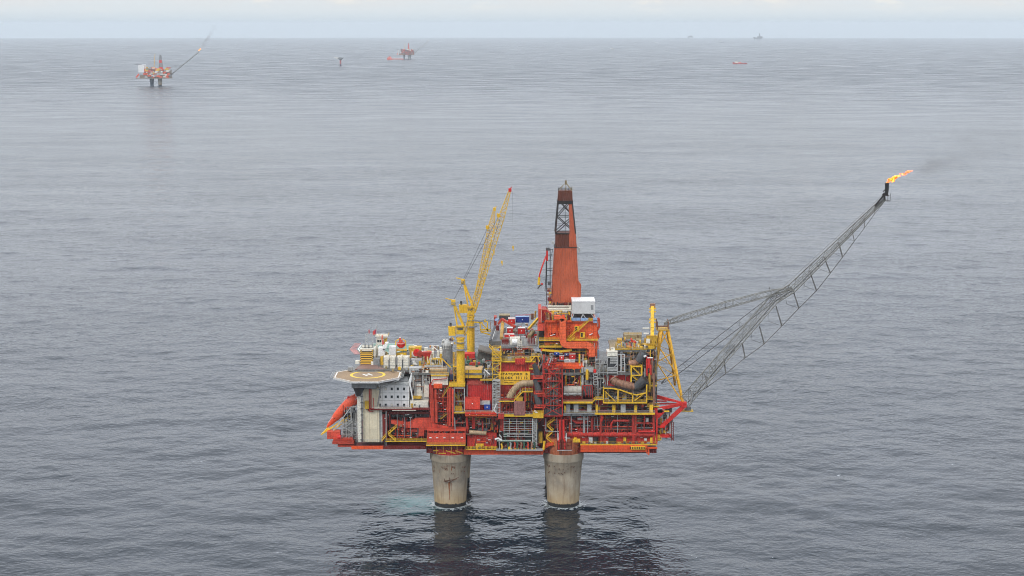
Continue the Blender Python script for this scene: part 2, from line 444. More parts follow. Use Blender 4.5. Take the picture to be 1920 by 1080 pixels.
def wave_tile(size, n, seed, wl_lo, wl_hi, wind=(0.2, 1.0), hrms=1.0):
    rng = np.random.default_rng(seed)
    k1 = np.fft.fftfreq(n, size/n)*2*np.pi
    kx, ky = np.meshgrid(k1, k1, indexing='ij'); k = np.hypot(kx, ky); k[0,0] = 1
    w = np.array(wind)/np.hypot(*wind)
    cosf = np.abs(kx*w[0]+ky*w[1])/k
    P = np.exp(-1.0/(k*wl_hi/2.5)**2)/k**4 * (0.3+cosf**2) * np.exp(-(k*wl_lo/6.3)**2)
    P[0,0] = 0
    H = np.fft.ifft2(np.sqrt(P)*(rng.standard_normal((n,n))+1j*rng.standard_normal((n,n)))).real
    return H/H.std()*hrms
def sample_tile(T, size, x, y, rot):
    n = T.shape[0]; c, s_ = math.cos(rot), math.sin(rot)
    u = ((x*c+y*s_)/size*n) % n; v = ((-x*s_+y*c)/size*n) % n
    i = np.floor(u).astype(int) % n; j = np.floor(v).astype(int) % n; fu = u-np.floor(u); fv = v-np.floor(v)
    i2 = (i+1) % n; j2 = (j+1) % n
    return (T[i,j]*(1-fu)*(1-fv)+T[i2,j]*fu*(1-fv)+T[i,j2]*(1-fu)*fv+T[i2,j2]*fu*fv)
def make_sea():
    # rings round the camera's foot: fine rows near by, coarse far off, out to 60 km all round
    rows = []
    r = 560.0
    while r < 3800: rows.append(r); r += max(1.15, r*r/(1.15e6))
    near = len(rows)
    while r < 53000: rows.append(r); r *= 1.06
    rows.append(53000.0)
    rows = np.array(rows)
    half = R(24); nc = 620
    th = np.linspace(-half, half, nc)
    rr, tt = np.meshgrid(rows, th, indexing='ij')
    x = rr*np.sin(tt); y = rr*np.cos(tt) + CAM.y
    A = wave_tile(410.0, 512, 3, 1.8, 15.0, (0.16, 1.0), 0.155)
    B = wave_tile(733.0, 512, 9, 4.5, 45.0, (-0.25, 1.0), 0.30)
    step = np.gradient(rows)[:, None]
    fa = np.clip((7.0-step)/4.5, 0, 1); fb = np.clip((14.0-step)/9.0, 0, 1)
    z = sample_tile(A, 410.0, x, y, 0.1)*fa + sample_tile(B, 733.0, x, y, -0.35)*fb
    nr = len(rows)
    z = z - rr**2/(2*EARTH)
    V = np.stack([x, y, z], -1).reshape(-1, 3)
    idx = np.arange(nr*nc).reshape(nr, nc)
    F = np.stack([idx[:-1,:-1], idx[:-1,1:], idx[1:,1:], idx[1:,:-1]], -1).reshape(-1, 4)
    # the rest of the disc: behind and beside the camera, and inside the first ring
    ths = np.linspace(half, 2*np.pi-half, 97)
    extra = [(CAM.x, CAM.y, -0.3)]
    base = len(V); out_i = []
    rb = [560.0, 3800.0]+[3800.0*1.3**k for k in range(1, 10)]+[53000.0]
    for q in rb:
        ring = [(q*math.sin(a), q*math.cos(a)+CAM.y, -0.3-q*q/(2*EARTH)) for a in ths]
        out_i.append((base+len(extra), len(ring))); extra += ring
    F2 = []
    for (s0, m), (s1, _) in zip(out_i, out_i[1:]):
        for k in range(m-1): F2.append((s0+k, s0+k+1, s1+k+1, s1+k))
    s0, m = out_i[0]
    for k in range(m-1): F2.append((base, s0+k+1, s0+k, base))
    front = [(560.0*math.sin(a), 560.0*math.cos(a)+CAM.y, -0.3) for a in np.linspace(-half, half, 12)]
    fs = base+len(extra); extra += front
    for k in range(11): F2.append((base, fs+k+1, fs+k, base))
    V = np.concatenate([V, np.array(extra)])
    me = bpy.data.meshes.new('sea')
    tri = [f[:3] for f in F2 if f[0] == f[3]]; quad = [f for f in F2 if f[0] != f[3]]
    allq = np.concatenate([F, np.array(quad)]).astype(np.int32)
    trin = np.array(tri, dtype=np.int32)
    me.vertices.add(len(V)); me.vertices.foreach_set('co', V.astype(np.float32).ravel())
    nl = allq.size + trin.size
    me.loops.add(nl); me.loops.foreach_set('vertex_index', np.concatenate([allq.ravel(), trin.ravel()]))
    me.polygons.add(len(allq)+len(trin))
    st = np.concatenate([np.arange(len(allq))*4, allq.size+np.arange(len(trin))*3]).astype(np.int32)
    me.polygons.foreach_set('loop_start', st)
    me.polygons.foreach_set('use_smooth', np.ones(len(st), dtype=bool))
    me.update(calc_edges=True); me.validate()
    me.materials.append(sea_material())
    o = bpy.data.objects.new('sea', me); COL.objects.link(o); o['kind'] = 'structure'
    bm_ok = me.polygons[0].normal.z
    if bm_ok < 0: me.flip_normals()
    return o
make_sea()

# ------------------------------------------------------------ haze: even sea air under the cloud, closed box round the scene
def make_haze():
    mb = MB().box(-54000, 54000, -54000, 54000, -290, 240)
    m = bpy.data.materials.new('haze'); m.use_nodes = True; t = m.node_tree; t.nodes.clear()
    pv = N(t, 'ShaderNodeVolumePrincipled'); pv.inputs['Color'].default_value = (0.87, 0.95, 1.0, 1); pv.inputs['Density'].default_value = HAZE
    pv.inputs['Anisotropy'].default_value = 0.0
    ou = N(t, 'ShaderNodeOutputMaterial'); t.links.new(pv.outputs[0], ou.inputs['Volume'])
    o = mb.build('haze', m); o['kind'] = 'stuff'; return o
HAZE = 3.1e-5
make_haze()
# ------------------------------------------------------------ paints
RED   = paint('red paint', (0.56, 0.038, 0.026), corr=0.9, rust=0.48, panel=1)
REDP  = paint('red plated paint', (0.60, 0.05, 0.034), rust=0.3, grid=(2.6, 1.9))
DRED  = paint('dark red paint and recess shade', (0.21, 0.016, 0.012), rust=0.45, corr=0.9)  # base darkened so the recess walls read as in shade
LRED  = paint('sunbleached red paint', (0.72, 0.085, 0.045), rust=0.36, grid=(2.4, 2.0))
ORG   = paint('orange red paint', (0.88, 0.11, 0.026), rust=0.22, wear=0.22, grid=(3.4, 3.0))
ORGD  = paint('orange duct paint', (0.92, 0.14, 0.035), rust=0.06, wear=0.15, grid=(1.9, 1.7))
TERRA = paint('faded derrick cladding', (0.50, 0.105, 0.043), rust=0.30, wear=0.22, streak=0.15, corr=1.0)
TERRB = paint('dark brown cladding', (0.16, 0.045, 0.025), rust=0.5, wear=0.4, corr=0.8)  # darker brown of the upper band and the crown
YEL   = paint('yellow paint', (0.84, 0.51, 0.030), rust=0.28, wear=0.2)
YELD  = paint('dirty yellow paint', (0.66, 0.40, 0.035), rust=0.45, wear=0.35)
CRM   = paint('cream paint', (0.80, 0.72, 0.52), rust=0.30, rustcol=(0.40, 0.21, 0.07), wear=0.12, streak=0.1, grid=(3.4, 9.0))
CRMP  = paint('cream tank paint', (0.80, 0.77, 0.66), rust=0.25, rustcol=(0.42, 0.25, 0.10), wear=0.12)
WHT   = paint('white paint', (0.80, 0.80, 0.78), rust=0.12, rustcol=(0.35, 0.22, 0.12), wear=0.12)
WHTP  = paint('white panel paint', (0.80, 0.80, 0.78), rust=0.14, rustcol=(0.35, 0.22, 0.12), wear=0.06, streak=0.08)
GRY   = paint('grey paint', (0.30, 0.31, 0.31), rust=0.3, wear=0.3)
LGRY  = paint('light grey galvanised steel', (0.52, 0.53, 0.51), rust=0.25, wear=0.3, metal=0.15)
BOOMG = paint('weathered boom steel', (0.31, 0.31, 0.285), rust=0.3, wear=0.45)
DGRY  = paint('dark grey steel', (0.10, 0.105, 0.11), rust=0.4, wear=0.4)
BLK   = paint('sooty steel and shade black', (0.028, 0.027, 0.026), rust=0.4, wear=0.3)  # also colours the plates that stand in for deep shade
TAN   = paint('tan insulated cladding', (0.47, 0.34, 0.20), rust=0.35, wear=0.3, grid=(1.1, 50.0))
BRN   = paint('brown corroded cladding', (0.36, 0.19, 0.12), rust=0.5, wear=0.4)
DECKT = paint('tan grating deck', (0.36, 0.29, 0.15), rust=0.5, wear=0.4)
DECKG = paint('grey steel deck', (0.22, 0.225, 0.21), rust=0.5, wear=0.45)
DECKN = paint('green painted deck', (0.13, 0.22, 0.17), rust=0.5, wear=0.45)
HELI  = paint('brown grey non slip deck', (0.36, 0.25, 0.15), rust=0.2, wear=0.2, rough=0.85)
HGRN  = paint('faded green deck', (0.20, 0.33, 0.27), rust=0.15, wear=0.3, rough=0.85)
BLUE  = paint('blue paint', (0.025, 0.07, 0.33), rust=0.15, wear=0.2)
LBLUE = paint('light blue sheeting', (0.30, 0.45, 0.68), rust=0.05, wear=0.25)
GREEN = paint('green valve paint', (0.04, 0.13, 0.08), rust=0.3)
BRED  = paint('bright red paint', (0.68, 0.030, 0.022), rust=0.12, wear=0.2)
BOAT  = paint('orange lifeboat hull', (0.84, 0.105, 0.04), rust=0.05, wear=0.15, rough=0.4)
PINK  = paint('pink faded netting', (0.65, 0.30, 0.27), rust=0.1, wear=0.2)
MARK  = paint('white deck marking', (0.78, 0.77, 0.72), rust=0.1, wear=0.15)
YMARK = paint('yellow deck marking', (0.82, 0.58, 0.06), rust=0.05, wear=0.12)
def plain(name, col, rough=0.5, metal=0.0):
    if name in MATS: return MATS[name]
    m, t, b = new_mat(name)
    tc = N(t, 'ShaderNodeTexCoord'); n = N(t, 'ShaderNodeTexNoise', i_Scale=0.8, i_Detail=3.0); t.links.new(tc.outputs['Object'], n.inputs['Vector'])
    r = ramp(t, [(0.3, 0.85), (0.7, 1.1)], n.outputs['Fac'])
    c = N(t, 'ShaderNodeMix', data_type='RGBA', blend_type='MULTIPLY'); c.inputs['Factor'].default_value = 1; c.inputs['A'].default_value = (*col, 1)
    t.links.new(r.outputs[0], c.inputs['B']); t.links.new(c.outputs['Result'], b.inputs['Base Color'])
    b.inputs['Roughness'].default_value = rough; b.inputs['Metallic'].default_value = metal
    MATS[name] = m; return m
GLASS = plain('dark window glass', (0.02, 0.025, 0.03), 0.08)
INK = plain('brown black lettering', (0.025, 0.012, 0.004), 0.6)
def stripes():
    m, t, b = new_mat('yellow and black stripes'); K = t.links.new
    tc = N(t, 'ShaderNodeTexCoord'); sx = N(t, 'ShaderNodeSeparateXYZ'); K(tc.outputs['Object'], sx.inputs[0])
    # chevrons at the sides, level stripes between
    ax = N(t, 'ShaderNodeMath', operation='SUBTRACT'); K(sx.outputs['X'], ax.inputs[0]); ax.inputs[1].default_value = STRX
    ab = N(t, 'ShaderNodeMath', operation='ABSOLUTE'); K(ax.outputs[0], ab.inputs[0])
    mm = N(t, 'ShaderNodeMath', operation='SUBTRACT'); K(ab.outputs[0], mm.inputs[0]); mm.inputs[1].default_value = 2.3
    m2 = N(t, 'ShaderNodeMath', operation='MAXIMUM'); K(mm.outputs[0], m2.inputs[0]); m2.inputs[1].default_value = 0
    su = N(t, 'ShaderNodeMath', operation='ADD'); K(m2.outputs[0], su.inputs[0]); K(sx.outputs['Z'], su.inputs[1])
    fr = N(t, 'ShaderNodeMath', operation='FRACT'); dv = N(t, 'ShaderNodeMath', operation='DIVIDE'); K(su.outputs[0], dv.inputs[0]); dv.inputs[1].default_value = 1.05
    K(dv.outputs[0], fr.inputs[0])
    gt = N(t, 'ShaderNodeMath', operation='GREATER_THAN'); K(fr.outputs[0], gt.inputs[0]); gt.inputs[1].default_value = 0.45
    c = N(t, 'ShaderNodeMix', data_type='RGBA'); K(gt.outputs[0], c.inputs['Factor']); c.inputs['A'].default_value = (0.04, 0.03, 0.02, 1); c.inputs['B'].default_value = (0.80, 0.46, 0.05, 1)
    K(c.outputs['Result'], b.inputs['Base Color']); b.inputs['Roughness'].default_value = 0.6
    return m
def concrete(top, orange):
    m, t, b = new_mat('weathered concrete'); K = t.links.new
    tc = N(t, 'ShaderNodeTexCoord'); sx = N(t, 'ShaderNodeSeparateXYZ'); K(tc.outputs['Object'], sx.inputs[0])
    a = N(t, 'ShaderNodeTexNoise', i_Scale=0.13, i_Detail=7.0, i_Roughness=0.62); K(tc.outputs['Object'], a.inputs['Vector'])
    base = ramp(t, [(0.3, (0.20, 0.175, 0.14)), (0.52, (0.36, 0.305, 0.225)), (0.75, (0.48, 0.42, 0.32))], a.outputs['Fac'])
    # ochre tide staining low on the shaft
    zz = N(t, 'ShaderNodeMath', operation='MULTIPLY_ADD'); K(a.outputs['Fac'], zz.inputs[0]); zz.inputs[1].default_value = 9; K(sx.outputs['Z'], zz.inputs[2])
    zr = N(t, 'ShaderNodeMapRange'); K(zz.outputs[0], zr.inputs['Value']); zr.inputs['From Min'].default_value = 5.5; zr.inputs['From Max'].default_value = 15; zr.inputs['To Min'].default_value = 0.75; zr.inputs['To Max'].default_value = 0.0
    c1 = N(t, 'ShaderNodeMix', data_type='RGBA'); K(zr.outputs[0], c1.inputs['Factor']); K(base.outputs[0], c1.inputs['A']); c1.inputs['B'].default_value = (0.46, 0.32, 0.15, 1)
    # streaks running down
    mp = N(t, 'ShaderNodeMapping'); mp.inputs['Scale'].default_value = (0.9, 0.9, 0.07); K(tc.outputs['Object'], mp.inputs['Vector'])
    s_ = N(t, 'ShaderNodeTexNoise', i_Scale=1.0, i_Detail=6.0, i_Roughness=0.7); K(mp.outputs[0], s_.inputs['Vector'])
    sr = ramp(t, [(0.50, 0.0), (0.68, 0.65)], s_.outputs['Fac'])
    c2 = N(t, 'ShaderNodeMix', data_type='RGBA'); K(sr.outputs[0], c2.inputs['Factor']); K(c1.outputs['Result'], c2.inputs['A']); c2.inputs['B'].default_value = (0.20, 0.13, 0.075, 1)
    # rust spots and runs
    mp2 = N(t, 'ShaderNodeMapping'); mp2.inputs['Scale'].default_value = (0.55, 0.55, 0.22); K(tc.outputs['Object'], mp2.inputs['Vector'])
    v = N(t, 'ShaderNodeTexNoise', i_Scale=0.9, i_Detail=5.0, i_Roughness=0.75, i_Distortion=0.5); K(mp2.outputs[0], v.inputs['Vector'])
    vr = ramp(t, [(0.635, 0.0), (0.69, 0.85)], v.outputs['Fac'])
    c3 = N(t, 'ShaderNodeMix', data_type='RGBA'); K(vr.outputs[0], c3.inputs['Factor']); K(c2.outputs['Result'], c3.inputs['A']); c3.inputs['B'].default_value = (0.20, 0.065, 0.022, 1)
    # black growth and wet band in the splash zone
    w = N(t, 'ShaderNodeMath', operation='MULTIPLY_ADD'); K(v.outputs['Fac'], w.inputs[0]); w.inputs[1].default_value = -2.4; K(sx.outputs['Z'], w.inputs[2])
    wr = ramp(t, [(0.52, 1.0), (0.56, 0.0)], None)
    wm = N(t, 'ShaderNodeMapRange'); K(w.outputs[0], wm.inputs['Value']); wm.inputs['From Min'].default_value = -6; wm.inputs['From Max'].default_value = 6
    K(wm.outputs[0], wr.inputs['Fac'])
    c4 = N(t, 'ShaderNodeMix', data_type='RGBA'); K(wr.outputs[0], c4.inputs['Factor']); K(c3.outputs['Result'], c4.inputs['A']); c4.inputs['B'].default_value = (0.012, 0.013, 0.012, 1)
    K(c4.outputs['Result'], b.inputs['Base Color']); b.inputs['Roughness'].default_value = 0.8
    bu = N(t, 'ShaderNodeBump', i_Strength=0.4, i_Distance=0.3); K(a.outputs['Fac'], bu.inputs['Height']); K(bu.outputs[0], b.inputs['Normal'])
    return m
CONC = concrete(24, 0)
# ------------------------------------------------------------ the near platform
P = thing('oil_platform', 'near large red and yellow offshore platform on concrete legs, with burning flare boom', 'oil platform', (0, 8.5, 0))
ZC, ZM, ZD = 25.0, 43.6, 60.5          # cellar deck underside, middle deck, weather deck
count = {}
SMALL = MB()                           # the countless small fittings, pipework and plates painted as shade, one part
def blk(name, x0, y0, x1, y1, Y, dep, mat, parent=None, label=None):
    """a block whose front face covers the pixel rectangle at depth Y and that is dep metres deep"""
    a, b = at(x0, y0, Y), at(x1, y1, Y)
    zt, zb = a.z, b.z
    xa = at(x0, (y0+y1)/2, Y).x; xb = at(x1, (y0+y1)/2, Y).x
    if name == 'equipment_box' and parent is None:
        count['box'] = count.get('box', 0)+1
        if count['box'] % 3 or count['box'] > 285: SMALL.use(mat).box(xa, xb, Y, Y+dep, zb, zt); return None
    return MB().box(xa, xb, Y, Y+dep, zb, zt).build(name, mat, parent or P, label=label)
def ground(px, py, z): return atz(px, py, z)
def blkz(name, x0, x1, ytop, ybase, z, dep, mat, parent=None, label=None):
    Y = atz(960, ybase, z).y
    return blk(name, x0, ytop, x1, ybase, Y, dep, mat, parent, label)
def railing(pts, parent, mat=None, h=1.25, w=0.1, post=2.2, closed=False):
    return MB().rail(pts, h=h, post=post, w=w, closed=closed).build('railing', mat or YEL, parent)
def walkway(x0, x1, py, Y, dep=1.6, mat=None, th=0.35, rmat=None, h=1.25):
    z = ZP(py, Y); xa, xb = XP(x0, py, Y), XP(x1, py, Y)
    m = mat or YEL
    o = MB().use(DECKT).box(xa, xb, Y, Y+dep, z-th+0.02, z).use(m).box(xa, xb, Y-0.12, Y-0.003, z-th, z+0.15).build('walkway', None, P)
    railing([(xa, Y, z), (xb, Y, z)], o, rmat or m, h=h)
    return o
def col(px, y0, y1, Y, w, mat, name='column'):
    a, b = at(px, y0, Y), at(px, y1, Y)
    x = at(px, (y0+y1)/2, Y).x
    return MB().box(x-w/2, x+w/2, Y, Y+w, b.z, a.z).build(name, mat, P)
def pipe(pts, r, mat, Y=None, n=8, name='pipe', parent=None, flange=False):
    W = [at(p[0], p[1], (p[2] if len(p) > 2 else Y)) for p in pts]
    mb = MB().tube(W, r, n)
    if flange:
        for a, b in zip(W, W[1:]):
            L_ = (b-a).length; k = max(1, int(L_/3.0))
            for i in range(k):
                c = a.lerp(b, (i+0.5)/k); d = (b-a).normalized()*0.12
                mb.bar(c-d, c+d, r*2.5, n=8)
    return mb.build(name, mat, parent or P, smooth=True)
def beampx(pts, w, mat, Y, name='brace', parent=None, h=None):
    mb = MB()
    W = [at(p[0], p[1], (p[2] if len(p) > 2 else Y)) for p in pts]
    for a, b in zip(W, W[1:]): mb.bar(a, b, w, h)
    return mb.build(name, mat, parent or P)

# --- four concrete legs
def make_leg(x, y, n=40):
    prof = [(7.1, -6), (7.1, 0), (7.35, 5), (7.9, 13), (8.45, 20.4), (8.9, 20.9), (9.05, 21.3), (9.05, 24.4), (8.6, 24.6)]
    o = MB().lathe((x, y, 0), prof, n).build('concrete_leg', CONC, P, smooth=True)
    return o
LEG4 = [(legL.x, 8.5), (legR.x, 8.5), (legL.x+0.6, 49), (legR.x-0.2, 49)]
for i, (x, y) in enumerate(LEG4):
    lg = make_leg(x, y)
    mb = MB().lathe((x, y, 0), [(8.75, 24.5), (8.75, 27.2), (8.4, 28.2), (8.4, 31.5)], 32)
    mb.build('leg_collar', paint('rusty orange steel', (0.46, 0.13, 0.05), rust=0.6, wear=0.5) if i % 2 else DRED, lg, smooth=True)
    mb = MB()
    if y < 20:
        for k in range(26):      # embedded plates with rust runs, and the broken bracket
            a = random.uniform(-1.2, 1.2) - math.pi/2; z = random.choice([19.2, 18.6, 16.5]) + random.uniform(-0.8, 0.5)
            r = 8.35 + 0.05; mb.box(x+math.cos(a)*r-0.13, x+math.cos(a)*r+0.13, y+math.sin(a)*r-0.18, y+math.sin(a)*r+0.1, z-0.2, z+0.22)
        mb.build('rusty_fixings', paint('rusty steel', (0.16, 0.06, 0.03), rust=0.7, wear=0.5), lg)['kind'] = 'stuff'
x, y = LEG4[0]
mb = MB()
for a, b in (((-2.6, 12.6), (3.4, 13.6)), ((-2.6, 12.6), (0.4, 12.0)), ((0.2, 12.2), (4.0, 14.4)), ((-2.4, 13.8), (-2.0, 12.2)), ((0.0, 14.2), (0.1, 11.2))):
    mb.bar((x+a[0], y-8.05, a[1]), (x+b[0], y-8.3, b[1]), 0.2)
mb.build('broken_bracket', paint('rusty steel', (0.16, 0.06, 0.03)), P)
runs = MB()
for k, (dx, w0, zt, zb) in enumerate([(0.0, 0.55, 12.0, 3.8), (0.7, 0.3, 11.6, 8.0), (-0.6, 0.3, 11.8, 8.6), (-4.6, 0.35, 17.6, 15.9), (0.9, 0.5, 18.8, 17.4), (-2.0, 0.4, 19.6, 17.2), (-1.0, 0.4, 19.6, 17.2)]):
    r = lambda z: 7.1 + (z/24)*1.5
    ya = math.sqrt(max(0.1, (r(zt))**2 - dx*dx)); yb = math.sqrt(max(0.1, (r(zb))**2 - dx*dx))
    n = 8
    for i in range(n):
        z1 = zt + (zb-zt)*i/n; z2 = zt + (zb-zt)*(i+1)/n
        y1 = y - math.sqrt(r(z1)**2 - dx*dx) - 0.04; y2 = y - math.sqrt(r(z2)**2 - dx*dx) - 0.04
        w1 = w0*(1-0.6*i/n)*random.uniform(.7, 1.2); w2 = w0*(1-0.6*(i+1)/n)
        runs.add([(x+dx-w1/2, y1, z1), (x+dx+w1/2, y1, z1), (x+dx+w2/2, y2, z2), (x+dx-w2/2, y2, z2)], [(0,1,2,3)])
runs.build('rust_stain', paint('orange rust stain', (0.30, 0.10, 0.03), rust=0.5, wear=0.5), P)['kind'] = 'stuff'

# --- decks
xl, xm, xr = XP(660, 832, 0), XP(800, 832, 0), XP(1232, 840, 0)
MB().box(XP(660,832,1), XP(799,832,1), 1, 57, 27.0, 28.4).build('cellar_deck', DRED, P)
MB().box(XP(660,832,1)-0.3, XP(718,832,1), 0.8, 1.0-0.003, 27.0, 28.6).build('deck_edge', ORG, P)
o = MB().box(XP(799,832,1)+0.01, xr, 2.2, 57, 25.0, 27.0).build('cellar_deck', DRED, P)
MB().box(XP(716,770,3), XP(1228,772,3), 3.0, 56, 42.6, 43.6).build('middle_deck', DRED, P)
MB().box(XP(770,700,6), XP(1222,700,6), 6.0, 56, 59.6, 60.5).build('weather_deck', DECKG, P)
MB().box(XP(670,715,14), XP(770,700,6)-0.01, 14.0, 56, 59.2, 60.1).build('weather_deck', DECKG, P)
# inner walls: what shows between the modules, with its shade put into the colour
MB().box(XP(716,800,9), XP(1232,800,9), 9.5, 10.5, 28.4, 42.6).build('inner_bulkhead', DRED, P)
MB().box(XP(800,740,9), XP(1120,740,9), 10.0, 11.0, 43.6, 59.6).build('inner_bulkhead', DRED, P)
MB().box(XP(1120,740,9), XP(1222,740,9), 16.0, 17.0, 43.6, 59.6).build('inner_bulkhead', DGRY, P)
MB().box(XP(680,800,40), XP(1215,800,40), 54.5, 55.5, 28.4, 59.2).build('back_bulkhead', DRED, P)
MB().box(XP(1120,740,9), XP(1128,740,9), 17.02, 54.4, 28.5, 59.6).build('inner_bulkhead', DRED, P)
# edge beams
def edge_beam(x0, y0, x1, y1, Y, mat, ribs=6, dep=1.0):
    o = blk('edge_beam', x0, y0, x1, y1, Y, dep, mat)
    mb = MB(); a, b = at(x0, y0, Y), at(x1, y1, Y)
    for k in range(ribs+1):
        x = a.x + (b.x-a.x)*k/ribs
        mb.box(x-0.12, x+0.12, Y-0.22, Y+0.05, b.z+0.02, a.z-0.02)
    mb.build('rib', mat, o)['kind'] = 'stuff'
    return o
edge_beam(870, 842.5, 1018, 852.5, 0.9, ORG, 14)
edge_beam(1089, 835, 1213, 847.5, 0.2, ORG, 13)
edge_beam(1213.3, 838.5, 1232, 841.5, 0.6, ORG, 3)
beampx([(1216, 840), (1216, 853)], 0.7, ORG, 0.6, 'hanging_post')
beampx([(1212, 849), (1218, 849)], 0.5, ORG, 0.4, 'hanging_post')
# orange arch over the right front leg
mb = MB(); prev = None; Y = 0.7
prof = [(1014, 853), (1017, 851), (1020, 845), (1024, 840), (1030, 836.5), (1038, 835)]
W = [at(a, b, Y) for a, b in prof]
for a, b in zip(W, W[1:]): mb.hexa([(a.x, Y, a.z), (b.x, Y, b.z), (b.x, Y+2, b.z), (a.x, Y+2, a.z)], [(a.x, Y, a.z+1.4), (b.x, Y, b.z+1.4), (b.x, Y+2, b.z+1.4), (a.x, Y+2, a.z+1.4)])
mb.build('leg_arch', ORG, P)
pipe([(1019, 843, -0.2), (1021, 827, -0.2)], 0.5, YEL, name='fender')

# --- left end: column tower under the helideck
tw = blk('support_tower', 680, 727, 711, 829, 2.0, 12, CRM)
blk('corner_column', 670, 727, 677.6, 829, 1.0, 3, CRMP, tw)
mbt = MB().ladder(at(677.8, 829, 0.9), at(677.8, 729, 0.9), 0.5, 0.6, 0.1)
for k in range(9):
    p = at(678.5, 732+k*11.5, 0.7); mbt.box(p.x-0.6, p.x+0.6, 0.2, 1.4, p.z, p.z+0.15)
mbt.build('ladder', DGRY, tw)
blk('side_column', 711.4, 768, 717, 829, 3.0, 5, LGRY, tw)
railing([at(671, 829.5, 0.9), at(716, 829.5, 0.9)], tw, LGRY)
yb = blk('electrical_cabinet', 684, 752, 691.5, 767, 0.6, 1.3, YELD, tw)
for px in (692.5, 695.6):
    pipe([(px, 727), (px, 768)], 0.22, RED, 1.4, parent=tw)
pipe([(690, 768, 1.2), (693, 771, 1.2), (700, 771, 1.2)], 0.25, RED, parent=tw)
for px, w in ((720, 1.4), (725, 0.8), (731, 0.5)): col(px, 770, 829, 3.0, w, DRED)
blk('deck_girder', 716, 769, 806, 782, 5.0, 2.0, DGRY)  # dark band painted as the shade under the deck

# --- living quarters
lqY = 4.0
lq = blk('living_quarters', 709, 722, 767, 765.5, lqY, 20, WHTP)
blk('roof', 706, 718.5, 768, 722, lqY-0.4, 21, LGRY, lq)
blk('roof', 722, 714.2, 764, 718.4, lqY+2, 10, GRY, lq)
for cx_ in (712, 723.3, 734.6, 746, 757.6):
    for ry in (729.2, 744, 759.3):
        w = blk('window', cx_-2.3, ry-2.7, cx_+2.3, ry+2.7, lqY-0.10, 0.09, LGRY, lq)
        blk('pane', cx_-1.7, ry-2.1, cx_+1.7, ry+2.1, lqY-0.16, 0.05, CRMP if (cx_, ry) in ((723.3, 729.2), (734.6, 759.3)) else GLASS, w)
mb = MB()
for ry in (736.5, 750.5):
    p, q = at(709, ry, lqY), at(767, ry, lqY); mb.box(p.x, q.x, lqY-0.12, lqY-0.002, p.z-0.1, p.z+0.1)
for cx_ in (717.5, 740, 752, 763):
    p, q = at(cx_, 723, lqY), at(cx_, 765, lqY); mb.box(p.x-0.07, p.x+0.07, lqY-0.14, lqY-0.124, q.z, p.z)
mb.build('facade_seam', LGRY, lq)
blk('side_wing', 699, 722, 708.6, 765.5, lqY+3, 15, LGRY, lq)
w2 = blk('lower_wing', 768.5, 753, 803, 765.5, lqY-1.5, 12, CRMP, lq)
blk('door', 770, 756.5, 774.5, 765.2, lqY-1.62, 0.1, YELD, w2)
blk('door', 785.5, 759, 788, 765.2, lqY-1.62, 0.1, DGRY, w2)
blk('window', 776.5, 758, 779, 761, lqY-1.62, 0.1, GLASS, w2)
lw = blk('upper_wing', 777, 716, 804, 752.8, lqY+3, 10, LGRY, lq)
blk('window', 783.5, 723, 786, 726, lqY+2.88, 0.1, GLASS, lw)
blk('door', 781, 720, 792, 742, lqY+2.7, 0.2, CRMP, lw)
blk('tank', 795, 722, 804, 744, lqY+1.9, 0.9, CRMP, lw)
blk('canopy', 773, 743.5, 790, 747.5, lqY+1.0, 1.8, YELD, lw)
# sloping stair enclosure
mb = MB(); Y = lqY-1.2
a = [at(766, 715, Y), at(771, 700, Y), at(772.5, 700, Y), at(770.5, 722, Y), at(775, 750, Y), at(773.5, 751, Y)]
mb.prism([(p.x, p.z) for p in a], Y, Y+0.5); mb.build('stair_screen', WHT, lq)
ed = blk('gallery', 692, 765.6, 806, 769, 0.8, 4.5, DRED, lq)
mb = MB()
p, q = at(698, 764.2, 0.7), at(772, 765.8, 0.7); mb.box(p.x, q.x, 0.6, 0.79, q.z, p.z)
p, q = at(735, 768.8, 0.7), at(780, 769.8, 0.7); mb.box(p.x, q.x, 0.6, 0.79, q.z, p.z)
mb.build('kick_plate', CRMP, ed)
railing([at(698, 765, 0.9), at(804, 766, 0.9)], ed, LGRY, w=0.08)
pipe([(700, 746, 0.6), (701, 765, 0.6), (692, 768, 0.6)], 0.15, RED, parent=ed)

# --- helideck
hc = atz(689.5, 702.6, 59.6); HR = 15.9
hp = thing  # placeholder to keep the name short below
def octo(r, n=8, rot=22.5): return [(hc.x + r*math.cos(R(rot+360/n*k)), hc.y + r*math.sin(R(rot+360/n*k))) for k in range(n)]
hd = MB().slab(octo(HR), 58.9, 59.6).build('helideck', HELI, P)
mb = MB()
op, ip = octo(HR-0.35), octo(HR-0.95)
for k in range(8):
    j = (k+1) % 8
    mb.add([(*op[k], 59.608), (*op[j], 59.608), (*ip[j], 59.608), (*ip[k], 59.608)], [(0,1,2,3)])
mb.build('edge_line', MARK, hd)
mb = MB(); n = 64; ro, ri = 7.9, 6.7
for k in range(n):
    a, b = 2*math.pi*k/n, 2*math.pi*(k+1)/n
    mb.add([(hc.x+math.cos(t)*r_, hc.y+math.sin(t)*r_, 59.612) for t, r_ in ((a, ro), (b, ro), (b, ri), (a, ri))], [(0,1,2,3)])
mb.build('landing_circle', YMARK, hd)
mb = MB(); th = R(30)
def rot2(u, v): return (hc.x + u*math.cos(th)-v*math.sin(th), hc.y + u*math.sin(th)+v*math.cos(th), 59.616)
for (u0, u1, v0, v1) in ((-1.7, -0.8, -2.3, 2.3), (0.8, 1.7, -2.3, 2.3), (-0.8, 0.8, -0.45, 0.45)):
    mb.add([rot2(u0, v0), rot2(u1, v0), rot2(u1, v1), rot2(u0, v1)], [(0,1,2,3)])
mb.build('landing_letter', MARK, hd)
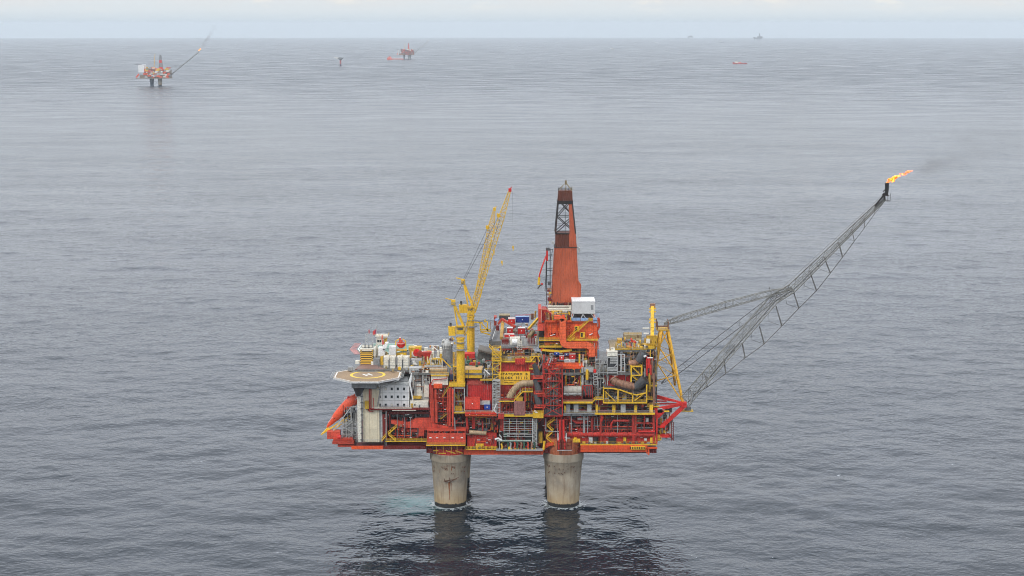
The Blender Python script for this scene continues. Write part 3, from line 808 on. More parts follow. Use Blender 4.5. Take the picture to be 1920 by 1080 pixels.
mb = MB()
for (px0, px1, py) in ((664, 668, 694), (668.5, 671, 693.6), (697, 705, 693.5), (707, 715, 695)):
    p, q = atz(px0, py, 59.61), atz(px1, py+0.9, 59.61)
    mb.add([(p.x, q.y, 59.614), (q.x, q.y, 59.614), (q.x, p.y, 59.614), (p.x, p.y, 59.614)], [(0,1,2,3)])
mb.build('deck_text_mark', MARK, hd)
on, inn = octo(HR+1.5), octo(HR+0.02)
mb = MB()
for k in range(8):
    j = (k+1) % 8
    a0, a1 = Vector((*inn[k], 59.35)), Vector((*inn[j], 59.35)); b0, b1 = Vector((*on[k], 59.75)), Vector((*on[j], 59.75))
    mb.bar(b0, b1, 0.10); mb.bar(a0.lerp(b0, .5), a1.lerp(b1, .5), 0.05)
    for i in range(9): mb.bar(a0.lerp(a1, i/8), b0.lerp(b1, i/8), 0.09)
mb.build('safety_net', LGRY, hd)
mb = MB()
op = octo(HR+0.12); ip = octo(HR+0.003)
for k in range(8):
    j = (k+1) % 8
    mb.hexa([(*op[k], 58.85), (*op[j], 58.85), (*ip[j], 58.85), (*ip[k], 58.85)], [(*op[k], 59.5), (*op[j], 59.5), (*ip[j], 59.5), (*ip[k], 59.5)])
mb.build('deck_rim', WHT, hd)
mb = MB()
for k in range(24):
    a = R(22.5+360/24*k); r_ = HR*math.cos(R(22.5))/max(abs(math.cos((a-R(45)*round(a/R(45))))), 0.9)
    mb.box(hc.x+math.cos(a)*r_-0.12, hc.x+math.cos(a)*r_+0.12, hc.y+math.sin(a)*r_-0.12, hc.y+math.sin(a)*r_+0.12, 59.61, 59.85)
mb.build('deck_light', GRY, hd)
# support box and struts
sy = hc.y - 10
p, q = at(659, 716.5, sy), at(706, 727.5, sy)
MB().box(p.x, q.x, sy, sy+20, q.z, 58.84).build('support_box', GRY, hd)
p2 = at(672, 727, sy)
mb = MB().hexa([(XP(669,740,1.5), 0.6, ZP(742,1.5)), (XP(676,740,1.5), 0.6, ZP(742,1.5)), (XP(676,740,1.5), 4, ZP(742,1.5)), (XP(669,740,1.5), 4, ZP(742,1.5))],
               [(p.x+0.5, sy+1, q.z), (XP(686,727,1), sy+1, q.z), (XP(686,727,1), sy+6, q.z), (p.x+0.5, sy+6, q.z)])
mb.build('support_bracket', DGRY, hd)
beampx([(748, 712, -1), (703, 733, 2.5)], 0.45, LGRY, 0, 'strut', hd)
beampx([(716, 718, -1), (707, 765, 2.5)], 0.5, LGRY, 0, 'strut', hd)
beampx([(669, 728, 0), (666, 742, 0.5), (671, 744, 0.8)], 0.3, LGRY, 0, 'strut', hd)
beampx([(668, 728, 0), (680, 728, 0), (706, 728.5, 0)], 0.4, GRY, 0, 'strut', hd)
# access ramp behind the pad, down from the roofs, and the terrace round it
a, b, c, d = atz(666, 692, 60.2), atz(722, 692, 60.2), atz(703, 683, 60.2), atz(676, 683, 60.2)
MB().slab([(a.x, a.y), (b.x, b.y), (c.x, c.y), (d.x, d.y)], 59.65, 60.2).build('access_ramp', paint('reddish brown deck', (0.27, 0.16, 0.13), rust=0.3), P)
a, b, c, d = atz(656, 696, 59.9), atz(722, 696, 59.9), atz(716, 684, 59.9), atz(668, 684, 59.9)
MB().slab([(a.x, a.y), (b.x, b.y), (c.x, c.y), (d.x, d.y)], 59.3, 59.62).build('terrace', DECKG, P)

# --- launch station for the free-fall boat at the left end
Y = 8.0
rf = MB()
for dy in (0, 3.2):
    A = at(602, 815, Y+dy); B = at(657, 779, Y+dy); C_ = at(633, 812, Y+dy)
    rf.bar(A, B, 0.5, 0.5); rf.bar(at(625, 806, Y+dy), at(656, 784, Y+dy), 0.35)
    for t in (0.3, 0.45, 0.6, 0.75, 0.9): p = A.lerp(B, t); rf.bar(p, p+Vector((0.6, 0, -1.9)), 0.2)
for t in (0.02, 0.12, 0.3, 0.5, 0.7, 0.9, 1.0):
    p = at(602, 815, Y).lerp(at(657, 779, Y), t); rf.bar(p, p+Vector((0, 3.2, 0)), 0.25)
A, B = at(602, 815.5, Y), at(616, 800, Y)
rf.prism([(A.x, A.z), (at(616, 806, Y).x, at(616, 806, Y).z), (at(617, 803.5, Y).x, at(617, 803.5, Y).z), (at(613, 803, Y).x, at(613, 803, Y).z)], Y, Y+3.2)
rp = rf.build('launch_ramp', YEL, P)
mb = MB()
for dy in (-1.2, 4.4):
    mb.bar(at(625, 808, Y+dy), at(658, 763, Y+dy), 0.38); mb.bar(at(658, 763, Y+dy), at(669, 762.5, Y+dy), 0.38)
    mb.bar(at(658, 763, Y+dy), at(659, 829, Y+dy), 0.38)
    mb.bar(at(666, 750, Y+dy), at(671, 744, Y+dy), 0.3)
mb.bar(at(658, 763, Y-1.2), at(658, 763, Y+4.4), 0.38)
mb.build('launch_frame', LGRY, P)
o = blk('stair_tower_platform', 646, 754, 669, 760.5, 16, 5, GRY)
railing([at(646, 754, 16), at(669, 754, 16)], o, WHT, h=2.2, w=0.15)
blk('winch_house', 657.5, 775, 669.5, 789, 9, 4, GRY)
mb = MB()
for yy in (794, 801, 808, 815, 822):
    p, q = at(641, yy, 6), at(669, yy, 6); mb.box(p.x, q.x, 6, 10, p.z-0.15, p.z)
    mb.rail([(p.x, 6, p.z), (q.x, 6, p.z)], post=1.8)
for xx in (642, 650, 661, 668): mb.bar(at(xx, 790, 6), at(xx, 829, 6), 0.25)
mb.stair(at(643, 829, 5.6), at(660, 815, 5.6)); mb.stair(at(662, 813, 5.6), at(647, 801, 5.6)); mb.stair(at(647, 801, 5.6), at(662, 790, 5.6))
mb.build('stair_tower', LGRY, P)
for k in range(10):
    x0 = random.uniform(643, 662); y0 = random.uniform(792, 818)
    blk('equipment_box', x0, y0, x0+random.uniform(2, 6), y0+random.uniform(2, 5), 7.2, 1.5, random.choice([DGRY, GRY, WHT, BLK]))
blk('landing_platform', 625, 823, 661, 826, 3.0, 8, LRED)
o = blk('landing_platform', 623, 828.5, 663, 833, 1.2, 12, LRED)
railing([at(625, 828.5, 1.3), at(662, 828.5, 1.3)], o, LRED, w=0.13)
blk('landing_platform', 633, 835, 664, 838, 1.8, 9, LRED)
blk('equipment_house', 613, 810, 637, 823, 4.0, 5, LRED, label='weathered red corrugated house at the foot of the launch ramp')
pipe([(633, 819.5, 2.8), (639, 819.5, 2.8)], 0.9, BRED, n=12, name='buoyancy_drum')

# --- lower left recess between tower and leg: cable duct, stairs, catwalk
Y = 3.4
for poly in ([(733, 787.5), (767, 791.7), (780, 791.5), (790, 803), (763, 802.5), (733, 794)],
             [(767, 791.5), (780, 784), (808, 784), (808, 793), (840, 800), (840, 812), (820, 807), (790, 806), (785, 803)]):
    mb = MB(); W = [at(a, b, Y) for a, b in poly]
    mb.prism([(p.x, p.z) for p in W], Y, Y+2.2); mb.build('ventilation_duct', LRED, P); Y += 0.03
blk('ventilation_duct', 785, 800, 795, 818, Y-0.3, 2, LRED)
blk('ventilation_duct', 752, 804.5, 783, 809.5, Y+1, 2, LRED)
mb = MB().stair(at(727, 815, 1.6), at(743, 801, 1.6)).stair(at(727, 814, 1.6), at(742, 827, 1.6)); mb.build('stair', YEL, P)
MB().stair(at(715, 828, 1.6), at(724, 817, 1.6)).build('stair', YEL, P)
walkway(722, 800, 827, 1.3)
beampx([(724, 770, 2.4), (724, 836, 2.4)], 0.35, LGRY, 0); beampx([(721.5, 822, 1.2), (721.5, 837, 1.2)], 0.45, BLK, 0)
for px in (732, 748, 760, 773, 790): col(px, 782, 828, 5.5, 0.5, DRED)
for px in (745, 758, 770):
    pipe([(px, 782), (px, 822)], 0.12, GRY, 2.8)
for yy in (813, 819): pipe([(748, yy), (783, yy)], 0.13, LGRY, 4.8)

# --- module over the left front leg
m1 = blk('machinery_module', 801, 812.3, 873, 833, -1.4, 9, LRED)
o = blk('module_frame', 801, 807, 873, 808.5, -1.4, 8, LRED, m1)
mb = MB()
for xx in (801.7, 813, 824, 834, 845, 858, 872.3): mb.bar(at(xx, 807, -1.2), at(xx, 813, -1.2), 0.35)
mb.bar(at(822, 812, -1.3), at(826, 808, -1.3), 0.25); mb.bar(at(826, 808, -1.3), at(831, 812, -1.3), 0.25); mb.build('truss', LRED, m1)
for xx in (807, 819.5, 833, 849, 866):
    blk('light_fitting', xx-2.2, 820, xx+2.2, 821.6, -1.55, 0.14, WHT, m1)
for xx in (811, 831, 857): blk('window_opening', xx, 808.8, xx+9, 811.6, -1.2, 0.1, BLK, m1)
walkway(799, 872.5, 834.5, -2.6, 1.15, rmat=YELD)
o = MB()
for x0, x1 in ((812, 822), (822, 836), (836, 854), (854, 868)):
    o.bar(at(x0, 850 if x0 == 822 else 845, -2.2), at(x1, 845 if x1 == 822 else 850, -2.2), 0.35)
for xx in (818, 831, 846, 857): o.bar(at(xx, 836, -2.2), at(xx, 851, -2.2), 0.22)
o.build('underdeck_gangway', YELD, P)
MB().lathe((LEG4[0][0], 8.5, 0), [(8.85, 23.9), (8.85, 27)], 32).build('leg_collar', RED, P, smooth=True)

# --- left tower block with its pipes
blk('process_module', 805, 722, 850, 784, 4.0, 10, RED)
for x0, x1, y0 in ((809, 811.6, 729), (815, 818.4, 731)):
    pipe([((x0+x1)/2, y0), ((x0+x1)/2, 792)], 0.5, LRED, 1.2, flange=False)
for px, y0, y1, r_ in ((812.3, 750, 792.5, .4), (818.7, 750, 792.5, .4), (840, 730, 796, .3), (843.6, 728, 798, .4), (849, 730, 799, .4), (807.5, 728, 778, .25)):
    pipe([(px, y0), (px, y1)], r_, LRED, 0.8)
for yy in (745.7, 771.5):
    beampx([(804, yy), (851, yy)], 0.35, LRED, 2.2, 'beam')
beampx([(822, 729), (822, 772)], 0.3, RED, 2.6, 'beam')
MB().stair(at(829, 745, 2.4), at(841, 728, 2.4)).build('stair', YELD, P)
MB().stair(at(826, 786, 2.4), at(838, 776, 2.4)).build('stair', YELD, P)
for a, b in ((827, 732), (818, 737.5), (827, 756.5), (821, 755), (844, 757)):
    blk('light_fitting', a-2, b, a+2, b+1, 1.9, 0.15, WHT)
blk('window_opening', 827, 760, 832.5, 766, 3.85, 0.12, BLK)
for k in range(5): blk('equipment_box', 806+k*8, 776+random.uniform(0, 3), 811+k*8, 783, 2.8, 1, random.choice([DRED, RED, DGRY]))
# cream tank on top with red pipe
tk = blk('tank_house', 808.5, 704, 840, 722, 3.0, 9, CRMP)
walkway(808, 841, 704, 2.6, 9, h=1.4)
pipe([(838, 703), (838, 710), (812, 712), (808, 720), (808, 750)], 0.22, RED, 2.4)
blk('lift_cage', 813, 720.5, 829, 728, 1.6, 2.5, ORG)
# grey framed opening
mb = MB(); Y = 1.4
for a, b in (((851, 727.5), (871, 727.5)), ((851.5, 727.5), (851.5, 773)), ((870.8, 727.5), (870.8, 773)), ((851, 772), (871, 772))):
    mb.bar(at(*a, Y), at(*b, Y), 0.42)
mb.bar(at(851, 752, Y+1.5), at(871, 752, Y+1.5), 0.25)
mb.build('hatch_frame', LGRY, P)
blk('process_module', 850.5, 722, 872, 773, 8, 2, RED)
MB().stair(at(865, 757, 3.4), at(853, 742, 3.4)).build('stair', YELD, P)
for k in range(9): blk('equipment_box', 852+random.uniform(0, 12), 760+random.uniform(0, 8), 862+random.uniform(0, 8), 771, 4+k*0.3, 1, random.choice([DECKT, GRY, LGRY, YELD]))
walkway(850, 871.5, 773.5, 1.0, 2.5)
blk('crane_platform', 842, 720, 872, 725, 1.2, 7, YEL)
railing([at(842, 720, 1.2), at(872, 720, 1.2)], P, YEL)

# --- red workshop with sloping roof, containers on the balcony
Y = 5.0
hg = MB(); a = [at(876.5, 721.5, Y), at(923, 721.5, Y)]
zt = ZP(708, Y+4.0)
hg.hexa([(a[0].x, Y, ZM), (a[1].x, Y, ZM), (a[1].x, Y+7, ZM), (a[0].x, Y+7, ZM)], [(a[0].x, Y, a[0].z), (a[1].x, Y, a[0].z), (a[1].x, Y+7, a[0].z), (a[0].x, Y+7, a[0].z)])
hgo = hg.build('workshop', paint('workshop red paint', (0.58, 0.035, 0.028), corr=0.9, rust=0.2), P)
MB().hexa([(a[0].x-.3, Y-.3, a[0].z+.01), (a[1].x+.3, Y-.3, a[0].z+.01), (a[1].x+.3, Y+7, a[0].z+.01), (a[0].x-.3, Y+7, a[0].z+.01)], [(a[0].x-.3, Y-.3, a[0].z+.25), (a[1].x+.3, Y-.3, a[0].z+.25), (a[1].x+.3, Y+4, zt), (a[0].x-.3, Y+4, zt)]).build('roof', paint('dull red roof', (0.40, 0.06, 0.045), rust=0.3, corr=1.2), hgo)  # roof a duller, darker red than the walls
mb = MB()
for c_ in (a[0].x-.15, a[1].x+.15): mb.box(c_-.2, c_+.2, Y-.5, Y-.31, ZM, a[0].z)
mb.build('door_frame', GRY, hgo)
blk('balcony', 872, 774, 931, 780.5, -0.5, 7, ORG)
walkway(872, 931, 775, -0.8, 6, mat=BRED, rmat=LGRY)
for xx in (880, 893, 905, 918): blk('light_fitting', xx, 776.4, xx+1, 777.4, -1.1, .15, WHT)
blk('slatted_shelter', 900.5, 752.5, 919, 759, 3, 2.0, LGRY)
beampx([(931, 757, -0.2), (926, 768, -0.2), (932, 776, -0.2)], 0.45, WHT, 0, 'davit')
# stair tower beside it
mb = MB(); Y = 1.0
for xx in (924, 930, 937.5): mb.bar(at(xx, 712, Y), at(xx, 782, Y), 0.28); mb.bar(at(xx, 712, Y+4), at(xx, 782, Y+4), 0.28)
for i, yy in enumerate(range(714, 782, 5)):
    mb.bar(at(923, yy, Y), at(938, yy, Y), 0.22); mb.box(XP(924, yy, Y), XP(937, yy, Y), Y, Y+4, ZP(yy, Y)-.12, ZP(yy, Y))
    if i < 13: mb.bar(at(924 if i % 2 else 937, yy, Y), at(937 if i % 2 else 924, yy+5, Y), 0.2)
mb.build('stair_tower', LGRY, P)
blk('stair_screen', 929, 724, 938, 768, 1.1, 0.5, paint('rusty light grating', (0.42, 0.30, 0.25), rust=0.4, grid=(20, .9)))

# --- lower middle recess
for px, y0, y1, w in ((876, 782, 812, .9), (888, 782, 804, 1.1), (924.5, 782, 794, 1.0), (905, 790, 812, .5), (941, 782, 808, 1.5)):
    col(px, y0, y1, 3.0, w, RED)
beampx([(872, 790), (935, 790)], 0.4, DRED, 7, 'beam'); beampx([(872, 803), (935, 803)], 0.4, DRED, 7, 'beam')
pipe([(880, 810.5), (912, 812.5)], 0.95, TAN, 0.2, n=14, name='horizontal_vessel')
pipe([(852, 783), (854, 815), (862, 819), (873, 818)], 0.3, GRY, 0.4)
pipe([(872, 813), (880, 815), (884, 812)], 0.4, BRN, 0.6)
m3 = blk('machinery_module', 876, 816, 931, 838, 0.8, 7, RED)
for xx in (897.5, 918): blk('light_fitting', xx-3, 824, xx+3, 825.6, 0.64, 0.14, WHT, m3)
blk('equipment_box', 896, 803.5, 914, 808.5, 3.5, 2, DGRY)
blk('equipment_box', 880, 803, 895, 808, 3.5, 2, BLK)
walkway(873, 932, 842, -0.4, 1.2)
blk('yellow_hatch', 892, 832, 907, 838, 0.3, 0.4, YEL)
for k in range(10):
    x0 = 876+k*5.6; blk('equipment_box', x0, 836+random.uniform(0, 2), x0+3.4, 841.5, 0.0, .5, random.choice([YEL, YELD, DRED, DGRY]))

# --- scaffold and manifold bay
mb = MB(); Y = 0.9
for k, xx in enumerate((945, 955, 969, 983, 998)): mb.bar(at(xx, 785, Y), at(xx, 819, Y), 0.17); mb.bar(at(xx, 785, Y+2), at(xx, 819, Y+2), 0.14)
for yy in (785.5, 790, 794.5, 799, 803.5, 807.5, 812, 815, 818.5): mb.bar(at(944, yy, Y), at(999, yy, Y), 0.15)
mb.build('scaffold', LGRY, P)
mb = MB()
for xx in (998.5, 1006.5): mb.bar(at(xx, 785, 0.4), at(xx, 838, 0.4), 0.3)
for k in range(14): mb.box(XP(998.5, 790, .4), XP(1006.5, 790, .4), 0.2, 2.4, ZP(787+k*3.6, .4)-.14, ZP(787+k*3.6, .4)); mb.bar(at(998.5 if k%2 else 1006.5, 787+k*3.6, .3), at(1006.5 if k%2 else 998.5, 790.6+k*3.6, .3), .15)
mb.build('stair_tower', LGRY, P)
blk('equipment_box', 984, 816, 998, 826, 1.8, 2, BLK)
blk('process_vessel', 1010, 811, 1017, 831, 2.5, 2, YELD)
pipe([(932, 826.5), (995, 826.5)], 0.42, paint('pale green pipe paint', (0.33, 0.42, 0.36), rust=0.3), -0.2, n=10)
pipe([(928, 824), (934, 822), (941, 826)], 0.45, WHT, -0.1); pipe([(936, 815), (940, 820), (938, 828)], 0.3, LGRY, -0.1)
for k in range(9):
    xx = 951+k*6.3+random.uniform(-1, 1); m_ = [GREEN, LGRY, LRED, GREEN, BRN, GREEN, LRED, BRN, GREEN][k]
    W = [(xx, 829), (xx+1.4, 832), (xx+0.4, 838), (xx+1.6, 843.5)]
    pipe(W, 0.38, m_, -0.6, name='riser_pipe')
    if k not in (0, 4): blk('pipe_support', xx-0.3, 840.5, xx+3.0, 845.5, -0.9, 1.2, YEL)
blk('pipe_support', 953, 838, 956.5, 845, -1.0, 1.2, YEL)
pipe([(940, 832), (942, 838), (940, 844)], 0.4, YEL, -0.4); pipe([(936, 828), (937, 842)], 0.25, LGRY, -0.3)
blk('manifold_deck', 930, 843.2, 1018, 845.6, -1.6, 3, GRY)
for k in range(26):
    xx = random.uniform(945, 1008); yy = random.uniform(827, 838)
    blk('valve', xx, yy, xx+random.uniform(1, 3), yy+random.uniform(1, 3), random.uniform(0, 1.5), .8, random.choice([GREEN, DGRY, LGRY, BRN, BLK]))

# --- sign building
sb = blk('generator_building', 935, 677, 1003, 776, 6.2, 14, RED)
blk('buttress', 966, 672, 985, 683.5, 4.8, 1.3, RED, sb); blk('buttress', 995, 679, 1002, 690, 5.0, 1.1, RED, sb)
mb = MB()
for xx in (947, 955.5, 1003): p = at(xx, 680, 6.2); mb.box(p.x-.12, p.x+.12, 6.0, 6.19, ZP(740, 6.2), p.z)
mb.bar(at(977.5, 683, 5.9), at(977.5, 697, 5.9), 0.35)
mb.build('pilaster', LRED, sb)
sY = 5.5
sg = blk('name_sign', 934.8, 697, 994, 721.3, sY, 0.5, plain('sign yellow', (0.86, 0.50, 0.03), 0.6))
def lettering(text, px0, px1, pyt, pyb, Y, mat, parent, space=1.0, ext=0.04, off=0.03):
    cu = bpy.data.curves.new('lettering', 'FONT'); cu.body = text; cu.extrude = ext; cu.space_character = space; cu.offset = off
    o = bpy.data.objects.new('lettering', cu); COL.objects.link(o)
    bpy.context.view_layer.update(); dg = bpy.context.evaluated_depsgraph_get()
    me = bpy.data.meshes.new_from_object(o.evaluated_get(dg)); bpy.data.objects.remove(o)
    xs = [v.co.x for v in me.vertices]; ys = [v.co.y for v in me.vertices]
    a, b = at(px0, pyb, Y), at(px1, pyt, Y)
    sx_, sz_ = (b.x-a.x)/(max(xs)-min(xs)), (b.z-a.z)/(max(ys)-min(ys))
    for v in me.vertices:
        x, y, z = v.co; v.co = (a.x+(x-min(xs))*sx_, Y - z, a.z+(y-min(ys))*sz_)
    me.materials.clear(); me.materials.append(mat)
    q = bpy.data.objects.new('lettering', me); COL.objects.link(q); q.parent = parent; q.matrix_parent_inverse = world_of(parent).inverted()
    return q
lettering('STATFJORD  B', 939, 989, 699.3, 704.6, sY-0.06, INK, sg, 1.25)
lettering('BLOKK  33 / 12', 939, 989, 706.0, 710.9, sY-0.06, INK, sg, 1.25)
lettering('STATFJORDGRUPPEN', 945.5, 982, 712.3, 714.5, sY-0.06, INK, sg, 1.3)
lettering('OPERATØR', 945, 963, 716.4, 718.4, sY-0.06, INK, sg, 1.2)
# exhaust elbow in front of the sign
pts = [(955, 746), (958, 739), (965, 729), (973, 722), (981, 719), (1000, 718.5)]
pipe(pts, 1.45, TAN, 2.4, n=18, name='exhaust_duct', flange=True)
mb = MB()
for a, b in (((958, 749), (962, 736)), ((966, 748), (968, 731)), ((976, 740), (976, 726)), ((985, 733), (985, 723)), ((992, 733), (992, 723)), ((966, 748), (976, 731))): mb.bar(at(*a, 2.4), at(*b, 2.4), 0.2)
mb.build('duct_support', LGRY, P)
MB().stair(at(964, 751, 0.9), at(980, 735, 0.9)).build('stair', YEL, P)
walkway(979, 999, 734, 0.9, 4); walkway(936, 965, 752, 0.9, 4, rmat=LRED)
walkway(934, 1003, 777.5, -0.2, 5, th=0.9, rmat=LGRY)
for px in (936, 965, 984.5): col(px, 735 if px == 984.5 else 752, 776, 1.0, 0.55, LRED)
blk('glazed_cage', 963.5, 753, 984, 779, -0.5, 1.2, paint('dusty glazing', (0.36, 0.16, 0.14), rust=0.4, rough=0.25, grid=(1.9, 2.4)))
blk('electrical_cabinet', 968, 745, 980, 752, 1.0, 2, YELD)
for k in range(8): blk('equipment_box', 938+k*3.4, 764+random.uniform(-8, 6), 941+k*3.4, 776, 3.5, 1.5, random.choice([DRED, BLK, DGRY, LRED]))
mb = MB()
for xx in (940, 945, 950, 955, 960): mb.bar(at(xx, 757, 1.2), at(xx, 776, 1.2), 0.12)
mb.build('railing', LRED, P)
blk('stair_landing', 999, 774.5, 1019, 784, -1.6, 3, YEL)
railing([at(999, 774.5, -1.7), at(1019, 774.5, -1.7)], P, YEL)
beampx([(1002, 770, -1), (1010, 777, -1)], 0.7, WHT, 0, 'davit')
blk('intake_box', 934, 776, 945, 786, -0.6, 3, REDP)
# yellow lattice tower left of the sign
a = [at(924, 712, 4), at(939, 712, 4)]; b = [at(924, 652, 4), at(939, 652, 4)]
A = [(a[0].x, 4, a[0].z), (a[1].x, 4, a[0].z), (a[1].x, 8, a[0].z), (a[0].x, 8, a[0].z)]
B = [(a[0].x, 4, b[0].z), (a[1].x, 4, b[0].z), (a[1].x, 8, b[0].z), (a[0].x, 8, b[0].z)]
MB().truss(A, B, 0.2, 6, 0.12).build('lattice_tower', YEL, P)
for yy in (664, 675): walkway(922, 941, yy, 3.8, 4, th=.6)
MB().stair(at(939, 672, 3.4), at(917, 650, 3.4)).build('stair', YEL, P)
# three black exhaust stacks
for (cx0, cy0) in ((1003.5, 693), (1005, 722), (1006, 748)):
    Yx = 0.8; p = at(cx0, cy0, Yx)
    mb = MB().use(DGRY).tube([p+Vector((1.1, 0.5, -3.0)), p+Vector((0.9, 0.3, -1.4)), p+Vector((0.3, 0, 0.4)), p+Vector((-0.5, -0.4, 2.5))], [1.5, 1.45, 1.2, 0.95], 18)
    q = p+Vector((-0.5, -0.4, 2.5)); d = Vector((-0.35, -0.18, 0.92)).normalized()
    mb.use(BLK).tube([q+d*0.01, q+d*0.06], 0.8, 18)
    st_ = mb.build('exhaust_stack', None, P, smooth=True)
    o = blk('stack_platform', cx0-4, cy0+15, cx0+16, cy0+17.5, Yx-1.5, 5, LRED)
    railing([at(cx0-4, cy0+15, Yx-1.5), at(cx0+14, cy0+15, Yx-1.5)], o, LRED, w=.12, h=1.0)
# red scaffold tower
Y = -0.6
xa, xb = XP(1018.5, 735, Y), XP(1054.5, 735, Y)
zs = [ZP(v, Y) for v in (780, 760.5, 742.5, 714.5, 686.5)]
mb = MB()
for (x_, y_) in ((xa, Y), (xb, Y), (xa, Y+6), (xb, Y+6)): mb.bar((x_, y_, zs[0]), (x_, y_, zs[-1]), 0.42)
for k in range(5):
    for y_ in (Y, Y+6): mb.bar((xa-2.5 if k in (1, 2, 3) else xa, y_, zs[k]), (xb, y_, zs[k]), 0.38)
    for x_ in (xa, xb): mb.bar((x_, Y, zs[k]), (x_, Y+6, zs[k]), 0.3)
    if k < 4:
        for y_ in (Y, Y+6):
            mb.bar((xa, y_, zs[k]), (xb, y_, zs[k+1]), 0.26); mb.bar((xb, y_, zs[k]), (xa, y_, zs[k+1]), 0.26)
zz = (zs[3]+zs[4])/2; mb.bar((xa, Y, zz), (xb, Y, zz), 0.3); zz = (zs[2]+zs[3])/2; mb.bar((xa, Y, zz), (xb, Y, zz), 0.3)
mb.build('flare_knockout_tower', RED, P)
for k in range(4):
    o = MB().box(xa+.3, xb-.3, Y+0.4, Y+5.8, zs[k]-.2, zs[k]-.05).build('tower_deck', DRED, P)
    for j in range(5):
        x_ = xa+1+j*1.55; h_ = random.uniform(1, 3.6)
        MB().box(x_, x_+random.uniform(.5, 1.3), Y+2, Y+4, zs[k], zs[k]+h_).build('equipment_box', random.choice([DRED, RED, GRY, BLK, LRED]), P)
for j in range(6): MB().tube([(xa+1+j*1.2, Y+1.4, zs[1]-3), (xa+1+j*1.2, Y+1.4, zs[3]+1.5)], 0.16, 6).build('pipe', random.choice([RED, GRY, BRN]), P)
MB().stair((xa+.6, Y+1, zs[2]), (xb-1, Y+1, zs[3])).build('stair', DECKT, P)
blk('lower_panel', 1020, 765, 1054, 779, 1.0, 0.3, DGRY)

# --- gap over the right leg: yellow stairs, red risers
mb = MB()
for a, b in (((1025, 798), (1040, 787)), ((1025, 798), (1038, 810)), ((1024, 821), (1038, 809)), ((1024, 821), (1040, 835))):
    mb.stair(at(*a, 1.2), at(*b, 1.2))
mb.build('stair', YEL, P)
mb = MB()
mb.bar(at(1023.5, 784, .8), at(1023.5, 808, .8), .25); mb.bar(at(1023, 808, .8), at(1062, 810, .8), .3); mb.bar(at(1044, 784, .8), at(1046, 840, .8), .2)
mb.build('pipe_frame', LGRY, P)
for px, r_ in ((1050, .5), (1053.6, .3), (1056.5, .45)):
    pipe([(px, 787), (px, 822), (px+(px-1053)*0.9, 828), (px+(px-1053)*0.9, 843)], r_, BRED if r_ > .4 else DRED, -1.2, name='riser_pipe')
mb = MB()
for yy in (829, 836, 843): mb.bar(at(1045, yy, -1.6), at(1072, yy, -1.6), .3)
for xx in (1045.5, 1061, 1071.5): mb.bar(at(xx, 826, -1.6), at(xx, 845, -1.6), .32)
mb.build('riser_frame', DRED, P)
beampx([(1045, 844.5, -1.7), (1073, 844, -1.7)], .35, LGRY, 0, 'beam')
for xx in (1046.3, 1061.5): beampx([(xx, 812, -1.3), (xx, 830, -1.3)], .35, WHT, 0, 'pipe')

# --- right lower side
rl = blk('machinery_module', 1062, 818.5, 1228, 832, 3.2, 6, RED)
for xx in (1057, 1091, 1103, 1137, 1153, 1187, 1200): blk('light_fitting', xx, 819.0, xx+5, 820.3, 2.9, .14, WHT, rl)
for x0, w, m_ in ((1062, 7, LGRY), (1104, 7, LGRY), (1076, 5, YEL), (1169, 5, YEL), (1113, 9, BLK), (1141, 14, BLK), (1120, 4, DRED), (1219, 5, YEL), (1228, 5, YELD)):
    blk('electrical_cabinet', x0, 820.5, x0+w, 831, 2.2, 1.0, m_, rl)
blk('hose_cabinet', 1208, 821.5, 1212.5, 826, 3.05, .14, WHT, rl)
pipe([(1064, 814), (1226, 815)], 1.15, RED, 3.0, n=14, name='header_pipe', flange=True)
walkway(1088, 1232, 833.5, 0.6, 2.6, rmat=YELD)
blk('valve_skid', 1183, 837.5, 1210, 843, -0.6, .8, YEL)
for k in range(7): blk('valve', 1181+k*4.3, 838.5, 1183+k*4.3, 842, -0.8, .19, BLK)
blk('valve_skid', 1074, 824, 1088, 829.5, 0.8, 1.5, YEL)
for k in range(12): blk('equipment_box', 1092+k*11, 829+random.uniform(-2, 1), 1096+k*11+random.uniform(0, 3), 833.2, 1.4, 1, random.choice([YELD, GRY, DGRY, LGRY]))
for px, w, m_ in ((1071, .35, GRY), (1094, .4, GRY), (1096.5, .25, LGRY), (1102, .35, GRY), (1127, 1.0, RED), (1158, .35, GRY), (1188, 1.6, RED), (1192.5, .4, LRED), (1226, 1.0, RED), (1231.5, .7, BRED), (1112, .3, DRED), (1144, .3, DRED), (1176, .4, DRED), (1208, .4, RED)):
    col(px, 776, 834 if w > .5 else 812, 2.0, w, m_)
# pipework across the recess
for (pts, r_, m_, Yy) in [
    ([(1064, 789), (1124, 790)], .3, RED, 4.5), ([(1070, 799), (1125, 798)], .25, GRY, 4.6), ([(1066, 805), (1230, 806)], .35, RED, 4.4),
    ([(1114, 800), (1186, 800)], .3, LRED, 3.6), ([(1146, 803), (1146, 795), (1150, 789), (1180, 789)], .55, RED, 2.4), ([(1112, 796), (1188, 793)], .3, DGRY, 5),
    ([(1186, 793), (1226, 794)], .45, RED, 3), ([(1130, 785), (1180, 785)], .3, DRED, 6), ([(1194, 802), (1226, 802)], .3, GRY, 4), ([(1196, 809), (1228, 809)], .4, BRED, 1.6),
    ([(1058, 787), (1072, 787), (1080, 793), (1100, 793)], .35, RED, 3.2), ([(1110, 783), (1110, 808)], .45, RED, 3.2), ([(1115, 783), (1115, 806)], .2, GRY, 3.2),
    ([(1120, 783), (1121, 803)], .2, GRY, 3.2), ([(1127, 777), (1130, 783), (1127, 790)], .6, RED, 1.2), ([(1140, 785), (1140, 808)], .25, RED, 3.8), ([(1203, 784), (1203, 808)], .25, DGRY, 3.8)]:
    pipe(pts, r_, m_, Yy)
